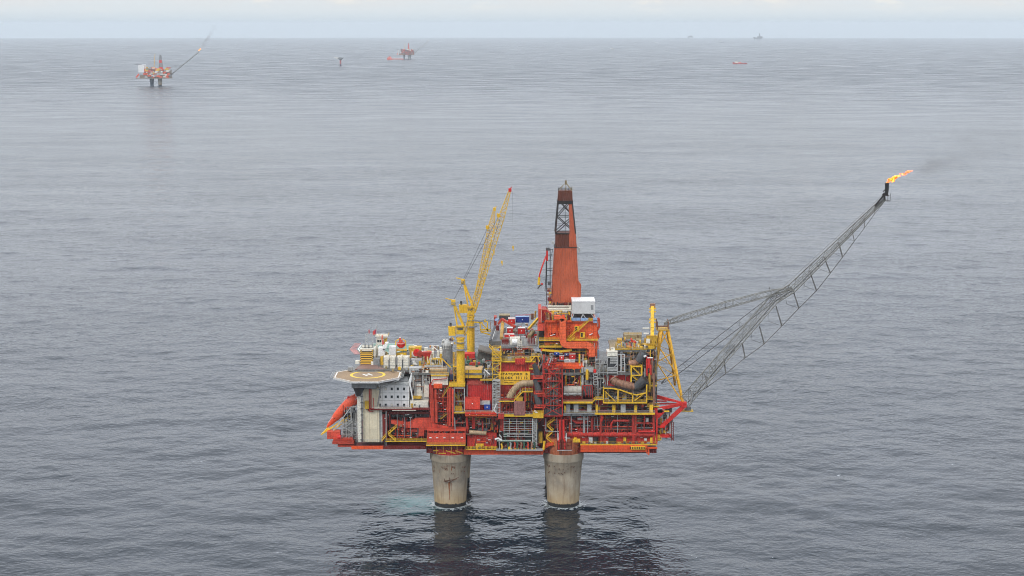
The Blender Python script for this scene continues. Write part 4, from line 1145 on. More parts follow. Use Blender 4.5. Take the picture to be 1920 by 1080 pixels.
for x0, y0, x1, y1, m_ in ((1083, 782, 1092, 787.5, LGRY), (1096, 782, 1103, 787, LGRY), (1195, 783, 1204, 791, DECKT), (1211, 784, 1216, 791, WHT), (1225, 784, 1229, 792, LGRY), (1170, 795, 1182, 806, DGRY), (1150, 798, 1160, 806, BLK), (1130, 790, 1140, 799, BLK), (1066, 796, 1074, 806, DRED)):
    blk('equipment_box', x0, y0, x1, y1, 4.2, 2, m_)

# --- right middle level
blk('process_module', 1056, 751, 1226, 774, 8.0, 2.0, RED)
walkway(1057, 1115, 774.5, 0.4, 7, mat=GRY, rmat=LGRY); walkway(1115, 1228, 775, 0.2, 7, rmat=LGRY, th=.6)
for x0, x1, y0, m_ in ((1058, 1061.5, 761, YEL), (1062, 1068.5, 758.5, GRY), (1076, 1084.5, 758.5, LGRY), (1101, 1109, 758.5, LGRY), (1117, 1121, 760, YEL), (1148, 1154, 759.5, YEL), (1164, 1173, 758.5, LGRY), (1189, 1194.5, 760, YEL), (1218, 1224.5, 760, YEL)):
    blk('electrical_cabinet', x0, y0, x1, 773.5, 2.0, 1.8, m_)
for k in range(14): blk('equipment_box', 1070+k*11+random.uniform(0, 5), 766+random.uniform(-3, 4), 1074+k*11+random.uniform(0, 6), 773.8, 5.0, 1, random.choice([BLK, DRED, DGRY, GRY]))
blk('deck_girder', 1056, 775.5, 1120, 779.5, 2.0, 1.0, LGRY)
mb = MB()
walkway(1056, 1112, 753.5, 0.2, 8, th=.7, rmat=LRED)
MB().stair(at(1112, 753, 0.2), at(1118, 748, 0.2)).build('stair', YEL, P); walkway(1118, 1131, 748.5, 0.2, 4)
# black block painted as a shaded opening, and red wall above
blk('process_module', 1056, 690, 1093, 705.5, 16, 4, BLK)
blk('process_module', 1056, 705.5, 1090, 722, 10, 6, RED)
blk('light_fitting', 1063, 708.5, 1069, 709.5, 9.8, .15, WHT)
blk('process_module', 1056, 741, 1112, 752, 6, 3, RED)
for xx in (1062, 1075, 1088): blk('light_fitting', xx, 741.5, xx+5, 742.6, 5.8, .15, WHT)
pipe([(1057, 731.5), (1090, 731.5)], 1.9, paint('pale ribbed cladding', (0.45, 0.42, 0.36), rust=0.3), 3.5, n=18, name='horizontal_vessel', flange=True)
pipe([(1057, 738), (1090, 738)], 0.8, LGRY, 2.6, n=14, name='horizontal_vessel')
mb = MB(); a, b = at(1092, 723, 3), at(1110, 745, 3)
for xx in (1092, 1098, 1103, 1107, 1110.5): mb.bar(at(xx, 723, 3), at(xx, 745, 3), .22 if xx not in (1092, 1110.5) else .4)
mb.bar(at(1092, 723, 3), at(1111, 723, 3), .4); mb.bar(at(1093, 725, 3), at(1100, 740, 3), .3)
mb.build('red_frame', RED, P)
blk('process_module', 1092, 724, 1110, 750, 6, 3, DGRY)
col(1092, 689, 723, 6, .8, LGRY); col(1117, 722, 775, 5, .4, DGRY); col(1122, 715, 775, 5, .3, GRY)
mb = MB()
for xx in (1112.5, 1121): mb.bar(at(xx, 700, 2.5), at(xx, 722, 2.5), .3)
for yy in (700.5, 706, 711, 716, 721.5): mb.bar(at(1112, yy, 2.5), at(1121.5, yy, 2.5), .3)
mb.build('ladder_frame', LGRY, P)
pipe([(1101, 712, 2.2), (1101, 693, 2.2)], .0+.5, YEL, name='crane_hook_block')
blk('equipment_box', 1098, 695, 1105, 709, 3.2, .3, YELD)
blk('equipment_box', 1113, 693, 1118, 699, 2.2, .8, BRED)
MB().hexa([at(1096, 698, 4.5), at(1112, 698, 4.5), at(1112, 698, 6), at(1096, 698, 6)], [at(1095, 689, 4.5), at(1113, 689, 4.5), at(1113, 689, 6), at(1095, 689, 6)]).build('grey_hopper', LGRY, P)

# yellow truss platform with the corroded duct
yt = blk('compressor_house', 1131, 703.5, 1183, 724, 8.2, 6, BRED)
blk('light_fitting', 1138, 704, 1142, 714, 8.0, .15, LGRY, yt)
mb = MB(); Y = 0.5
top = [(1131.5, 728), (1150, 728.5), (1163, 731), (1185, 739), (1194, 740.5), (1212, 736.5)]
for y_ in (Y, Y+6.5):
    for a, b in zip(top, top[1:]): mb.bar(at(*a, y_), at(*b, y_), .5)
    mb.bar(at(1131, 755, y_), at(1213, 755, y_), .6)
    for xx, yt_ in ((1131.5, 725), (1158.7, 730), (1186, 739), (1212.5, 721)): mb.bar(at(xx, yt_, y_), at(xx, 756, y_), .5)
    mb.bar(at(1134, 733, y_), at(1154, 753, y_), .35); mb.bar(at(1190, 751, y_), at(1207, 738, y_), .35)
mb.build('truss_platform', YEL, P)
MB().box(XP(1131, 755, .5), XP(1213, 755, .5), Y+.3, Y+6.4, ZP(755, .5)-.3, ZP(755, .5)+.1).build('platform_deck', DECKT, P)
railing([at(1132, 754, Y+.3), at(1212, 754, Y+.3)], P, YELD)
mb = MB()
for a, b in zip(top[:-1], top[1:]):
    A, B = at(*a, Y+.5), at(*b, Y+.5); mb.hexa([A+Vector((0,0,-.3)), B+Vector((0,0,-.3)), B+Vector((0,5.5,-.3)), A+Vector((0,5.5,-.3))], [A, B, B+Vector((0,5.5,0)), A+Vector((0,5.5,0))])
    mb.rail([A+Vector((0,.2,0)), B+Vector((0,.2,0))], h=1.6, post=.9)
mb.build('sloping_gangway', DGRY, P)
for x0, y0, x1, y1, m_ in ((1135, 738, 1139, 747, YELD), (1140, 738, 1157, 753, GRY), (1167, 738, 1177, 748, YEL), (1180, 745, 1185, 753, DGRY), (1188, 747, 1195, 753, GRY), (1198, 741, 1210, 753, BRN), (1160, 742, 1165, 753, DRED)):
    blk('electrical_cabinet', x0, y0, x1, y1, 4, 2, m_)
pipe([(1149, 711, 5), (1152, 715, 4.2), (1160, 718.5, 3.5), (1190, 726, 3)], 1.75, BRN, n=20, name='exhaust_duct', flange=True)
p = at(1190, 726, 3)
mb = MB().use(DGRY).tube([p, p+Vector((1.2, -.2, .5)), p+Vector((4.6, -1.2, 3.8))], [1.7, 1.9, 2.3], 20)
q = p+Vector((4.6, -1.2, 3.8)); d = Vector((3.4, -1.0, 3.3)).normalized(); mb.use(BLK).tube([q+d*.01, q+d*.05], 2.05, 20)
mb.build('exhaust_stack', None, P, smooth=True)
# yellow frame and upper exhaust
mb = MB(); Y = 3.5
A = [at(1183, 720, Y), at(1203, 720, Y)]; zt = ZP(687, Y)
for y_ in (Y, Y+4):
    for xx in (1183.5, 1203): p = at(xx, 720, Y); mb.bar((p.x, y_, p.z), (p.x, y_, zt), .5)
    mb.bar((A[0].x, y_, zt), (A[1].x, y_, zt), .55); mb.bar((A[0].x, y_, zt-4), (A[1].x, y_, zt-4), .4)
    mb.bar((A[0].x+.4, y_, zt-.3), (A[1].x-.4, y_, zt-4), .3); mb.bar((A[0].x+.4, y_, zt-4.3), (A[1].x-.4, y_, zt-7.5), .3)
for x_ in (A[0].x, A[1].x): mb.bar((x_, Y, zt), (x_, Y+4, zt), .5)
mb.build('exhaust_frame', YEL, P)
pipe([(1180, 682, 6.5), (1192, 680, 6), (1196, 676, 5.5)], 1.5, BRN, n=18, name='exhaust_duct')
p = at(1195, 677, 5.5); mb = MB().use(DGRY).tube([p, p+Vector((1.0, 0, .8)), p+Vector((3.0, -.4, 4.2))], [1.5, 1.8, 1.9], 18)
q = p+Vector((3.0, -.4, 4.2)); mb.use(BLK).tube([q+Vector((.01, 0, .02)), q+Vector((.03, 0, .06))], 1.7, 18); mb.build('exhaust_stack', None, P, smooth=True)

# --- right upper module (open steel)
Y = 9.0
mb = MB(); zt, zb = ZP(656, Y), ZD
for xx in (1157, 1180, 1193, 1211.5):
    x_ = XP(xx, 680, Y)
    for y_ in (Y, Y+9, Y+18): mb.bar((x_, y_, zb), (x_, y_, zt), .5)
xa, xb = XP(1152, 656, Y), XP(1212, 656, Y)
for y_ in (Y, Y+18): mb.bar((xa, y_, zt-.3), (xb, y_, zt-.3), .6, .8); mb.bar((XP(1180, 667, Y), y_, ZP(667, Y)), (xb, y_, ZP(667, Y)), .3); mb.bar((xa, y_, ZP(684, Y)), (xb, y_, ZP(684, Y)), .3)
mb.bar(at(1190, 675, Y), at(1209, 657, Y), .35)
mb.build('open_frame', LGRY, P)
MB().box(xa, xb, Y+6, Y+7, zb, zt-.8).build('inner_bulkhead', BLK, P)  # black wall standing in for the shade inside the open frame
MB().box(XP(1145, 653, Y), xb+.2, Y-.3, Y+20, zt+.02, zt+.6).build('roof_deck', DECKT, P)
for k in range(30):
    xx = random.uniform(1158, 1206); yy = random.uniform(659, 690)
    blk('equipment_box', xx, yy, xx+random.uniform(2, 6), yy+random.uniform(2, 8), Y+random.uniform(2, 4), 1.5, random.choice([DGRY, BLK, BRN, GRY, DECKT, BRN]))
for k in range(8): pipe([(1160+k*6, 660, Y+2), (1160+k*6, 698, Y+2)], .18, random.choice([GRY, LGRY, BRN, DGRY]))
walkway(1143, 1213, 654.0, Y-1.6, 1.2, mat=YELD, rmat=YELD, th=.5)
MB().box(XP(1145, 650, 20), XP(1180, 650, 20), 18, 30, zt+.6, zt+.62+.01).build('roof_deck', DECKT, P)
railing([(XP(1145, 650, 20), 28, zt+.6), (XP(1185, 650, 20), 28, zt+.6)], P, CRMP)
blk('ventilation_house', 1170, 628, 1203, 636.5, 24, 6, DECKT)
railing([at(1170, 628, 24), at(1203, 628, 24)], P, YELD)
blk('platform_base', 1158, 637, 1170, 652, 22, 5, YELD)
blk('platform_base', 1193, 637, 1202, 652, 20, 5, DECKT)
for k in range(16):
    xx = random.uniform(1158, 1208); yy = random.uniform(632, 648)
    blk('equipment_box', xx, yy, xx+random.uniform(2, 4), yy+random.uniform(2, 5), random.uniform(14, 24), 1.5, random.choice([YELD, BRN, DECKT, CRMP, DGRY]))
for k in range(14):
    xx = 1174+random.uniform(0, 18); yy = 640+random.uniform(-3, 9)
    pipe([(xx, yy, 12), (xx+random.uniform(-3, 3), yy+random.uniform(-3, 3), 12)], random.uniform(.3, .8), BRED if k % 3 else LRED, n=10, name='valve')
blk('valve_skid', 1175, 650, 1192, 654, 10.5, 3, paint('orange yellow paint', (0.80, 0.30, 0.04), rust=.2))
# cream fan house with louvre frame
fh = blk('fan_house', 1138.5, 660, 1158, 668, 5, 6, CRMP)
blk('fan_housing', 1145, 653, 1153, 660, 7, 3, CRMP, fh); MB().box(XP(1138, 660, 5), XP(1158.3, 660, 5), 4.8, 11.2, ZP(660, 5), ZP(660, 5)+.25).build('roof', CRMP, fh)
mb = MB()
for xx in (1138.7, 1157.8): mb.bar(at(xx, 668, 5), at(xx, 702, 5), .35)
for i, yy in enumerate((670, 673, 676.5, 680.5, 689.5, 692, 695, 699)):
    p, q = at(1144 if i in (1, 2, 3) else 1139, yy, 5), at(1157, yy, 5); mb.box(p.x, q.x, 4.9, 5.5, p.z-.25, p.z+.2)
mb.bar(at(1151, 689, 4.8), at(1157, 683, 4.8), .3)
mb.build('louvre_frame', LGRY, P)
blk('louvre_back', 1140, 669, 1157, 702, 6, 2, DGRY)
mb = MB()
for xx in (1165, 1171, 1164): mb.bar(at(xx, 665, 4), at(xx, 698, 4), .35)
for yy in (664.5, 697): mb.bar(at(1157, yy, 4), at(1172, yy, 4), .3)
for yy in range(668, 697, 4): mb.bar(at(1165, yy, 4), at(1171, yy, 4), .15)
mb.build('caged_ladder', LGRY, P)
mb = MB()
for i, (x0, x1, yy) in enumerate(((1116, 1140, 674), (1117, 1139, 682), (1116, 1139, 690), (1116, 1139, 698))):
    mb.bar(at(x0, yy, 5), at(x1, yy, 5), .28); mb.rail([at(x0, yy, 4.8), at(x1, yy, 4.8)], post=1.6, w=.1)
for xx in (1117, 1124, 1131): mb.bar(at(xx, 668, 5), at(xx, 704, 5), .25)
mb.bar(at(1118, 700, 5), at(1126, 690, 5), .2)
mb.build('scaffold', LGRY, P)
for k in range(12):
    xx = random.uniform(1117, 1134); yy = random.uniform(676, 696)
    blk('equipment_box', xx, yy, xx+random.uniform(1.5, 5), yy+random.uniform(2, 5), 7, 1.5, random.choice([DGRY, GRY, BRN, LGRY, DECKT]))
MB().box(XP(1095, 698, 8), XP(1140, 698, 8), 7, 12, ZP(694, 8), ZP(689, 8)).build('deck_house', DECKT, P)
# red and grey clutter at the right end
for px, y0, y1, m_, r_ in ((1213, 668, 704, BRED, .45), (1217, 670, 690, BRED, .7), (1220, 684, 703, RED, .6), (1209, 690, 712, LGRY, .3), (1223, 672, 710, BRN, .4), (1226, 700, 760, BRN, .5), (1218, 700, 730, YELD, .5)):
    pipe([(px, y0), (px, y1)], r_, m_, 4)
pipe([(1207, 669, 3.5), (1212, 667, 3.5)], .5, WHT); pipe([(1214, 671, 3.6), (1224, 671, 3.6)], .3, WHT)
blk('end_wall', 1211, 700, 1229, 750, 9, 8, BRN)
blk('end_wall', 1212, 655, 1229, 700, 12, 8, DGRY)
for yy, x1 in ((723, 1232), (748, 1228), (762, 1236)): walkway(1214, x1, yy, 4, 4)
for k in range(16):
    xx = random.uniform(1212, 1226); yy = random.uniform(705, 745)
    blk('equipment_box', xx, yy, xx+random.uniform(1.5, 4), yy+random.uniform(2, 6), 5.5, 2, random.choice([YEL, YELD, BRN, DGRY, RED, YEL]))
# --- left upper deck
ZU = 60.1
_p = atz(687, 683, ZU); STRX = _p.x
sbx = blkz('striped_vent_house', 675.5, 699, 655.5, 683, ZU, 6, stripes())
blk('grille', 677.8, 658.3, 696.8, 659.6, sbx.data.vertices[0].co.y-0.12, .1, BLK, sbx)
blk('gable_panel', 678, 656.6, 696.8, 658.2, sbx.data.vertices[0].co.y-0.1, .09, CRMP, sbx)
yS = sbx.data.vertices[0].co.y
MB().box(XP(675, 655, yS), XP(699.5, 655, yS), yS-.2, yS+6.2, ZP(655.5, yS)+.01, ZP(655.5, yS)+.3).build('roof', CRMP, sbx)
mb = MB()
for px in (681, 688, 695.3):
    p = at(px, 649, yS+2); mb.lathe((p.x, yS+1.6, p.z), [(.75, 0), (.85, .1), (.85, 3.2)], 20, 'y')
mb.use(GRY)
o = mb.build('fan_intake', LGRY, sbx)
for px in (681, 688, 695.3):
    p = at(px, 649, yS+1.58); MB().lathe((p.x, yS+1.45, p.z), [(.62, 0), (.62, .12)], 20, 'y').build('intake_disc', paint('pale cream disc', (.75, .72, .62)), sbx)
# mast lattice behind
mb = MB(); Y = yS+6
for px in (688.5, 692, 685.5, 698.5, 701): mb.bar(at(px, 652, Y), at(px, 620 if px == 692 else 626, Y), .16)
for i, yy in enumerate(range(626, 652, 4)): mb.bar(at(686-i*.4, yy, Y), at(697+i*.4, yy, Y), .16)
mb.bar(at(682, 650, Y), at(691, 622, Y), .14); mb.bar(at(701, 650, Y), at(693, 622, Y), .14)
mb.build('antenna_mast', LGRY, P)
pipe([(692, 625, Y-.3), (692, 618, Y-.3)], .2, BRED, name='mast_tip')
for px in (681, 684.5, 701, 703): pipe([(px, 655, Y+3), (px, 636+random.uniform(0, 6), Y+3)], .08, DGRY, name='antenna')
# rear green helideck with pale edge and pink net
ZG = 61.0
G = [atz(670, 654.5, ZG), atz(676.5, 646.2, ZG), atz(700, 643.6, ZG), atz(735, 643.6, ZG), atz(776, 646.0, ZG), atz(781, 648.5, ZG), atz(776, 653, ZG), atz(740, 661, ZG), atz(676, 661, ZG)]
cxg = sum(p.x for p in G)/9; cyg = sum(p.y for p in G)/9
rg = MB().slab([(p.x, p.y) for p in G], ZG-.8, ZG).build('rear_helideck', HGRN, P)
mb = MB()
for k in range(9):
    a, b = G[k], G[(k+1) % 9]; c_ = Vector((cxg, cyg, ZG))
    a2, b2 = a.lerp(c_, .05), b.lerp(c_, .05); up = Vector((0, 0, .01)); a1, b1 = a.lerp(c_, .005), b.lerp(c_, .005)
    mb.add([a1+up, b1+up, b2+up, a2+up], [(0, 1, 2, 3)])
mb.build('edge_line', MARK, rg)
mb = MB()
a, b, c_ = at(676, 644, G[1].y), at(667, 655, G[0].y), at(676, 664, G[8].y)
for k in range(6):
    o_ = Vector((-.55*k, 0, .0)); mb.bar(a+o_, b+o_, .16); mb.bar(b+o_, c_+o_, .2)
for t in (0, .25, .5, .75, 1): mb.bar(a.lerp(b, t), a.lerp(b, t)+Vector((-2.8, 0, 0)), .14); mb.bar(b.lerp(c_, t), b.lerp(c_, t)+Vector((-2.8, 0, 0)), .14)
mb.build('safety_net', PINK, rg)
# control tower
Y = yS+8
ct = blk('control_cabin', 705.5, 635, 720, 647.5, Y, 5, CRMP)
a, b = at(703.5, 630.5, Y-.5), at(728, 635, Y-.5)
MB().hexa([(a.x+1.2, Y-.2, b.z), (b.x-1.4, Y-.2, b.z), (b.x-1.4, Y+5, b.z), (a.x+1.2, Y+5, b.z)], [(a.x, Y-.8, a.z), (b.x, Y-.8, a.z), (b.x, Y+6, a.z), (a.x, Y+6, a.z)]).build('roof', CRMP, ct)
railing([(a.x, Y-.8, a.z), (b.x, Y-.8, a.z), (b.x, Y+5.5, a.z)], ct, YELD, h=1)
for px in (707.3, 711.5): w = blk('window', px, 637.5, px+3.4, 641.8, Y-.1, .09, GLASS, ct)
blk('side_wall', 720, 635, 725, 648, Y+1, 4, YEL, ct); blk('door', 716.8, 638, 719.4, 646, Y-.12, .1, BRED, ct)
mb = MB().bar(at(716.5, 628, Y-1), at(716.5, 637, Y-1), .45); mb.build('orange_post', ORG, ct)
for px, y0, y1 in ((705.5, 647, 669), (717, 647, 652), (724, 647, 652)): col(px, y0, y1, Y+1, 1.0 if px < 710 else .5, CRMP)
blk('stair_shaft', 704.5, 648, 708, 669, Y-1, 1, CRMP)
mb = MB()
for px in (710, 713, 718, 722, 726): mb.bar(at(px, 631, Y+2), at(px, 622+random.uniform(0, 5), Y+2), .09)
mb.build('antenna', DGRY, ct)
fp = pipe([(706.5, 633, Y), (706, 609, Y)], .09, LGRY, name='flag_pole', n=6)
mb = MB(); a, b = at(702.5, 618, Y), at(706, 622, Y)
NX = 10
vs = []
for i in range(NX+1):
    t = i/NX; x_ = b.x - .1 - t*1.6; zz = -t*1.5
    vs += [(x_, Y+math.sin(t*7)*.18, b.z+1.2+zz*.6), (x_-.1, Y+math.sin(t*7+.5)*.18, b.z+zz*.6-.9)]
mb.add(vs, [(2*i, 2*i+1, 2*i+3, 2*i+2) for i in range(NX)])
flag = mb.build('flag', plain('flag cloth', (.6, .06, .05)), None); tag(flag, 'small red and blue flag flying from the pole beside the control cabin', 'flag')
mb = MB(); mb.add([(v[0], v[1]-.01, v[2]-.1) for v in vs[4:8]], [(0, 1, 3, 2)]); mb.build('blue_stripe', plain('flag blue', (.02, .03, .2)), flag)
# white housings
for (x0, x1, y0, y1, d, m_) in ((700, 704, 653, 668, 5, CRMP), (709, 721, 653, 667, 5, WHT), (718, 722, 649, 656, 3, WHT), (729, 742, 651, 667, 5, WHT)):
    blk('equipment_house', x0, y0, x1, y1, yS+1, d, m_)
a, b = at(717, 655, yS), at(728, 643, yS)
MB().hexa([(a.x, yS, a.z), (XP(724, 653, yS), yS, a.z+.5), (XP(724, 653, yS), yS+3, a.z+.5), (a.x, yS+3, a.z)], [(XP(722, 644, yS), yS, b.z), (b.x, yS, b.z), (b.x, yS+3, b.z), (XP(722, 644, yS), yS+3, b.z)]).build('slanted_housing', WHT, P)
# two cream tanks
for x0 in (719, 744.3):
    t_ = blkz('cream_tank', x0, x0+22.5, 670, 690.5, ZU, 5, CRMP)
    y_ = t_.data.vertices[0].co.y
    mb = MB()
    for k in range(1, 4): p, q = at(x0, 670+k*5, y_), at(x0+22.5, 670+k*5, y_); mb.box(p.x+.1, q.x-.1, y_-.08, y_-.002, p.z-.05, p.z+.05)
    for xx in (x0+.5, x0+11, x0+22): p, q = at(xx, 670, y_), at(xx, 690, y_); mb.box(p.x-.1, p.x+.1, y_-.14, y_-.09, q.z, p.z)
    mb.build('tank_frame', GRY, t_)
    p = at(x0+4, 669, y_+2); MB().lathe((p.x+1.2, y_+2.4, p.z-.2), [(1.5, 0), (1.3, .6), (.7, 1.0), (.1, 1.15)], 16).build('tank_dome', CRMP, t_, smooth=True)
    pipe([(x0+10, 690, y_-.4), (x0+10, 675, y_-.4), (x0+11.5, 674, y_-.4)], .15, DGRY, parent=t_)
    railing([at(x0, 669.5, y_), at(x0+22, 669.5, y_)], t_, YELD, w=.12, h=.9)
blkz('equipment_box', 771, 791, 674, 685, ZU, 3, LGRY)
MB().hexa([at(773, 676, 21), at(776, 676, 21), at(776, 676, 22), at(773, 676, 22)], [at(774, 684, 21), at(783, 684, 21), at(783, 684, 22), at(774, 684, 22)]).build('tarpaulin', WHT, P)
# yellow box group, red reels, cream frames
blkz('yellow_housing', 768, 779, 652, 671, ZU, 4, YELD); blkz('yellow_housing', 766, 790, 651, 657, 62, 4, YEL)
def reel(px, py, Y, r, w, mat, hub=DGRY):
    p = at(px, py, Y)
    mb = MB()
    for s_ in (0, w): mb.lathe((p.x, Y+s_, p.z), [(r*.95, 0), (r, .08), (r, .25), (r*.95, .33)], 20, 'y')
    mb.lathe((p.x, Y+.3, p.z), [(r*.7, 0), (r*.7, w-.3)], 16, 'y')
    for k in range(8): a = k*math.pi/4; mb.bar((p.x, Y-.05, p.z), (p.x+math.cos(a)*r, Y-.05, p.z+math.sin(a)*r), .18)
    return mb.build('hose_reel', mat, P)
reel(781, 662, 30, 1.6, 2, BRED); reel(787, 664, 28, 1.3, 2, LRED)
for k in range(7):
    xx = 780+random.uniform(0, 14); blkz('equipment_box', xx, xx+4, 662+random.uniform(-3, 4), 672, ZU, 2, random.choice([LRED, BRED, BRN, CRMP, YELD]))
mb = MB(); pts_ = [(792, 661), (809, 661), (808, 669), (800, 676), (794, 672)]; W = [at(a, b, 26) for a, b in pts_]
mb.prism([(p.x, p.z) for p in W], 26, 29); mb.build('red_basket', BRED, P)
mb = MB()
for a, b in zip(pts_, pts_[1:]+pts_[:1]): mb.bar(at(*a, 25.8), at(*b, 25.8), .22)
for k in range(6): mb.bar(at(793+k*3, 661, 25.8), at(796+k*1.6, 673, 25.8), .12)
mb.build('basket_frame', LRED, P)
for k in range(26):
    xx = random.uniform(768, 826); yy = random.uniform(648, 662)
    blkz('equipment_box', xx, xx+random.uniform(2, 8), yy, yy+random.uniform(5, 10), ZU+.5, 1.5, random.choice([CRMP, DECKT, YELD, BRN, CRMP, LGRY, paint('orange yellow paint', (0.80, 0.30, 0.04))]))
mb = MB()
for k in range(9):
    xx = 800+k*3.4; mb.bar(at(xx, 690, 20), at(xx+random.uniform(-6, 9), 662+random.uniform(0, 8), 20), .2)
mb.bar(at(811, 649, 34), at(824, 660, 30), .3); mb.bar(at(808, 648, 34), at(822, 648.5, 34), .25)
mb.build('bracing', CRMP, P)
for k in range(12):
    xx = random.uniform(792, 826); blkz('equipment_box', xx, xx+random.uniform(2, 6), 668+random.uniform(0, 8), 687, ZU, 2, random.choice([YELD, YEL, CRMP, LGRY, DECKT, YEL]))
for yy, m_ in ((683, YELD), (688, YEL)):
    q = atz(960, yy+2, ZU).y; walkway(786, 829, yy, q, 1.5, mat=m_)
blk('open_tray', 791, 694.5, 838, 697.5, 8.5, 6, DECKT)
railing([at(792, 694.5, 8.6), at(838, 694.5, 8.6)], P, CRMP, h=1.6)
blk('open_tray', 795, 687, 830, 690, 15, 3, GRY)
walkway(791, 838, 697.8, 7.2, 1.0, mat=paint('orange yellow paint', (0.80, 0.30, 0.04)), h=2.0)
blk('red_parapet', 784, 698, 842, 704, 8, 1.5, BRED)
for x0 in (771.3, 774.8, 778.5, 782): blk('vent_cowl', x0, 694.5, x0+2.2, 698.5, 9, 1, DGRY)
blk('service_house', 767, 690, 790, 701, 10, 4, LGRY); blk('service_house', 769, 701, 778, 716, 8, 4, GRY); blk('service_house', 779, 703, 792, 712, 8, 3, LGRY); blk('service_house', 793, 703, 800, 711, 7.5, 3, GRY)
for k in range(24):
    xx = random.uniform(700, 790); q = random.uniform(688, 697)
    if atz(xx, q, ZU).x < atz(722, q, ZU).x: continue
    blkz('equipment_box', xx, xx+random.uniform(1.5, 5), q-random.uniform(2, 6), q, ZU, 1.2, random.choice([YELD, CRMP, DGRY, LGRY, GRY, YEL, DECKT, BRN]))
for x0, x1, y0, y1, m_ in ((666, 674, 677, 682.5, CRMP), (695.5, 700, 679, 684.5, CRMP), (700, 712, 672.5, 684.5, GRY), (713, 718, 670, 684, YELD), (652, 661, 689, 695, GRY)):
    blkz('equipment_box', x0, x1, y0, y1, ZU, 2.5, m_)
# grey silo
sy0 = atz(838, 684, ZU).y; p, q = at(829, 656.5, sy0), at(848.5, 684, sy0); r_ = (q.x-p.x)/2
sil = MB().lathe(((p.x+q.x)/2, sy0+r_, ZU), [(r_, -6), (r_, p.z-ZU), (r_*1.04, p.z-ZU+.01), (r_*1.04, p.z-ZU+.25)], 28).build('silo', GRY, P, smooth=True)
p = at(838, 655, sy0); MB().lathe((p.x, sy0+r_, p.z), [(r_*.98, 0), (r_*.98, 2.2), (r_*.6, 3.6), (.3, 4.3)], 24).build('silo_top', LGRY, sil, smooth=True)
railing([(p.x+r_*math.cos(a)*1.02, sy0+r_+r_*math.sin(a)*1.02, p.z+.2) for a in [k*math.pi/6 for k in range(13)]], sil, GRY, w=.12)
for k in range(14):
    xx = random.uniform(829, 852); yy = random.uniform(632, 646)
    pipe([(xx, yy, sy0+r_+random.uniform(-2, 2)), (xx+random.uniform(-3, 3), yy+random.uniform(1, 5), sy0+r_)], random.uniform(.2, .55), random.choice([LGRY, GRY, YELD, CRMP, BRN]), parent=sil)
beampx([(810, 673), (829, 672.5), (849, 693)], .5, YEL, 12, 'beam'); beampx([(829, 673), (829, 694)], .35, CRMP, 12, 'beam')
beampx([(849, 687), (860, 687)], .5, YEL, 6, 'beam')
blkz('blue_drum', 831, 838, 676, 687, ZU, 2, plain('deep blue', (.02, .035, .10)))
for px in (850, 853): pipe([(px, 660, 8), (px, 694, 8)], .22, YEL)
blk('equipment_box', 845, 690, 856, 700, 7, 2, DGRY); blk('equipment_box', 847, 698, 855, 705, 6, 2, BRED); blk('equipment_box', 843, 702, 850, 712, 5, 2, plain('deep blue', (.02, .035, .10)))
mb = MB()
for k in range(5): mb.bar(at(851+(k%2)*8, 690+k*6, 4), at(859-(k%2)*8, 696+k*6, 4), .2)
mb.bar(at(851, 688, 4), at(851, 722, 4), .3); mb.build('lattice_tower', YELD, P)
# centre-left deck behind the yellow house
yh = blk('yellow_house', 872.5, 693.5, 904, 709, 6.2, 8, YEL)
p, q = at(872.5, 693.5, 6.2), at(904, 693.5, 6.2)
MB().box(p.x-.1, q.x+.1, 6.1, 14.3, p.z+.01, p.z+.2).build('roof', paint('pale orange roof', (.78, .50, .22), rust=.15), yh)  # roof a paler orange than the yellow walls
mb = MB(); 
for xx in (878.5, 904): mb.bar(at(xx, 694, 6.1), at(xx, 709, 6.1), .2)
mb.build('corner_trim', DGRY, yh)
MB().box(XP(872, 680, 26), XP(916, 680, 26), 16, 50, ZD+.01, ZD+.2).build('deck_coating', DECKN, P)
blkz('red_house', 871, 890, 663.5, 674, ZD+.2, 5, BRED)
blkz('equipment_box', 880, 884, 676, 681, ZD+.2, 2, GREEN); blkz('equipment_box', 885, 892, 673, 681, ZD+.2, 2, DRED); blkz('pipe_skid', 880, 900, 681, 684, ZD+.2, 3, BRED)
for k in range(8):
    xx = random.uniform(872, 912); yy = random.uniform(672, 690); blkz('equipment_box', xx, xx+random.uniform(2, 5), yy-random.uniform(2, 5), yy, ZD+.2, 2, random.choice([DGRY, LRED, BRED, GREEN, LGRY, BRN]))
p0, p1, p2, p3 = at(896, 655, 34), at(899, 646, 50), at(925, 652, 48), at(921, 661.5, 34)
MB().hexa([v+Vector((0, 0, -.8)) for v in (p0, p3, p2, p1)], [p0, p3, p2, p1]).build('pipe_rack_ramp', paint('weathered grey timber', (.24, .21, .17), rust=.4), P)
blk('deck_house', 896, 661, 923, 674, 36, 8, paint('weathered grey wall', (.17, .16, .14), rust=.5)); blk('open_base', 899, 673.5, 920, 676, 35.8, 6, BLK)
beampx([(907, 710, 4), (920, 682, 10)], .3, LGRY, 0); beampx([(908, 692, 6), (918, 702, 4)], .4, WHT, 0)
blk('equipment_house', 909, 688, 920, 712, 9, 4, GRY)
walkway(900, 923, 712, 3.5, 2, rmat=YELD)

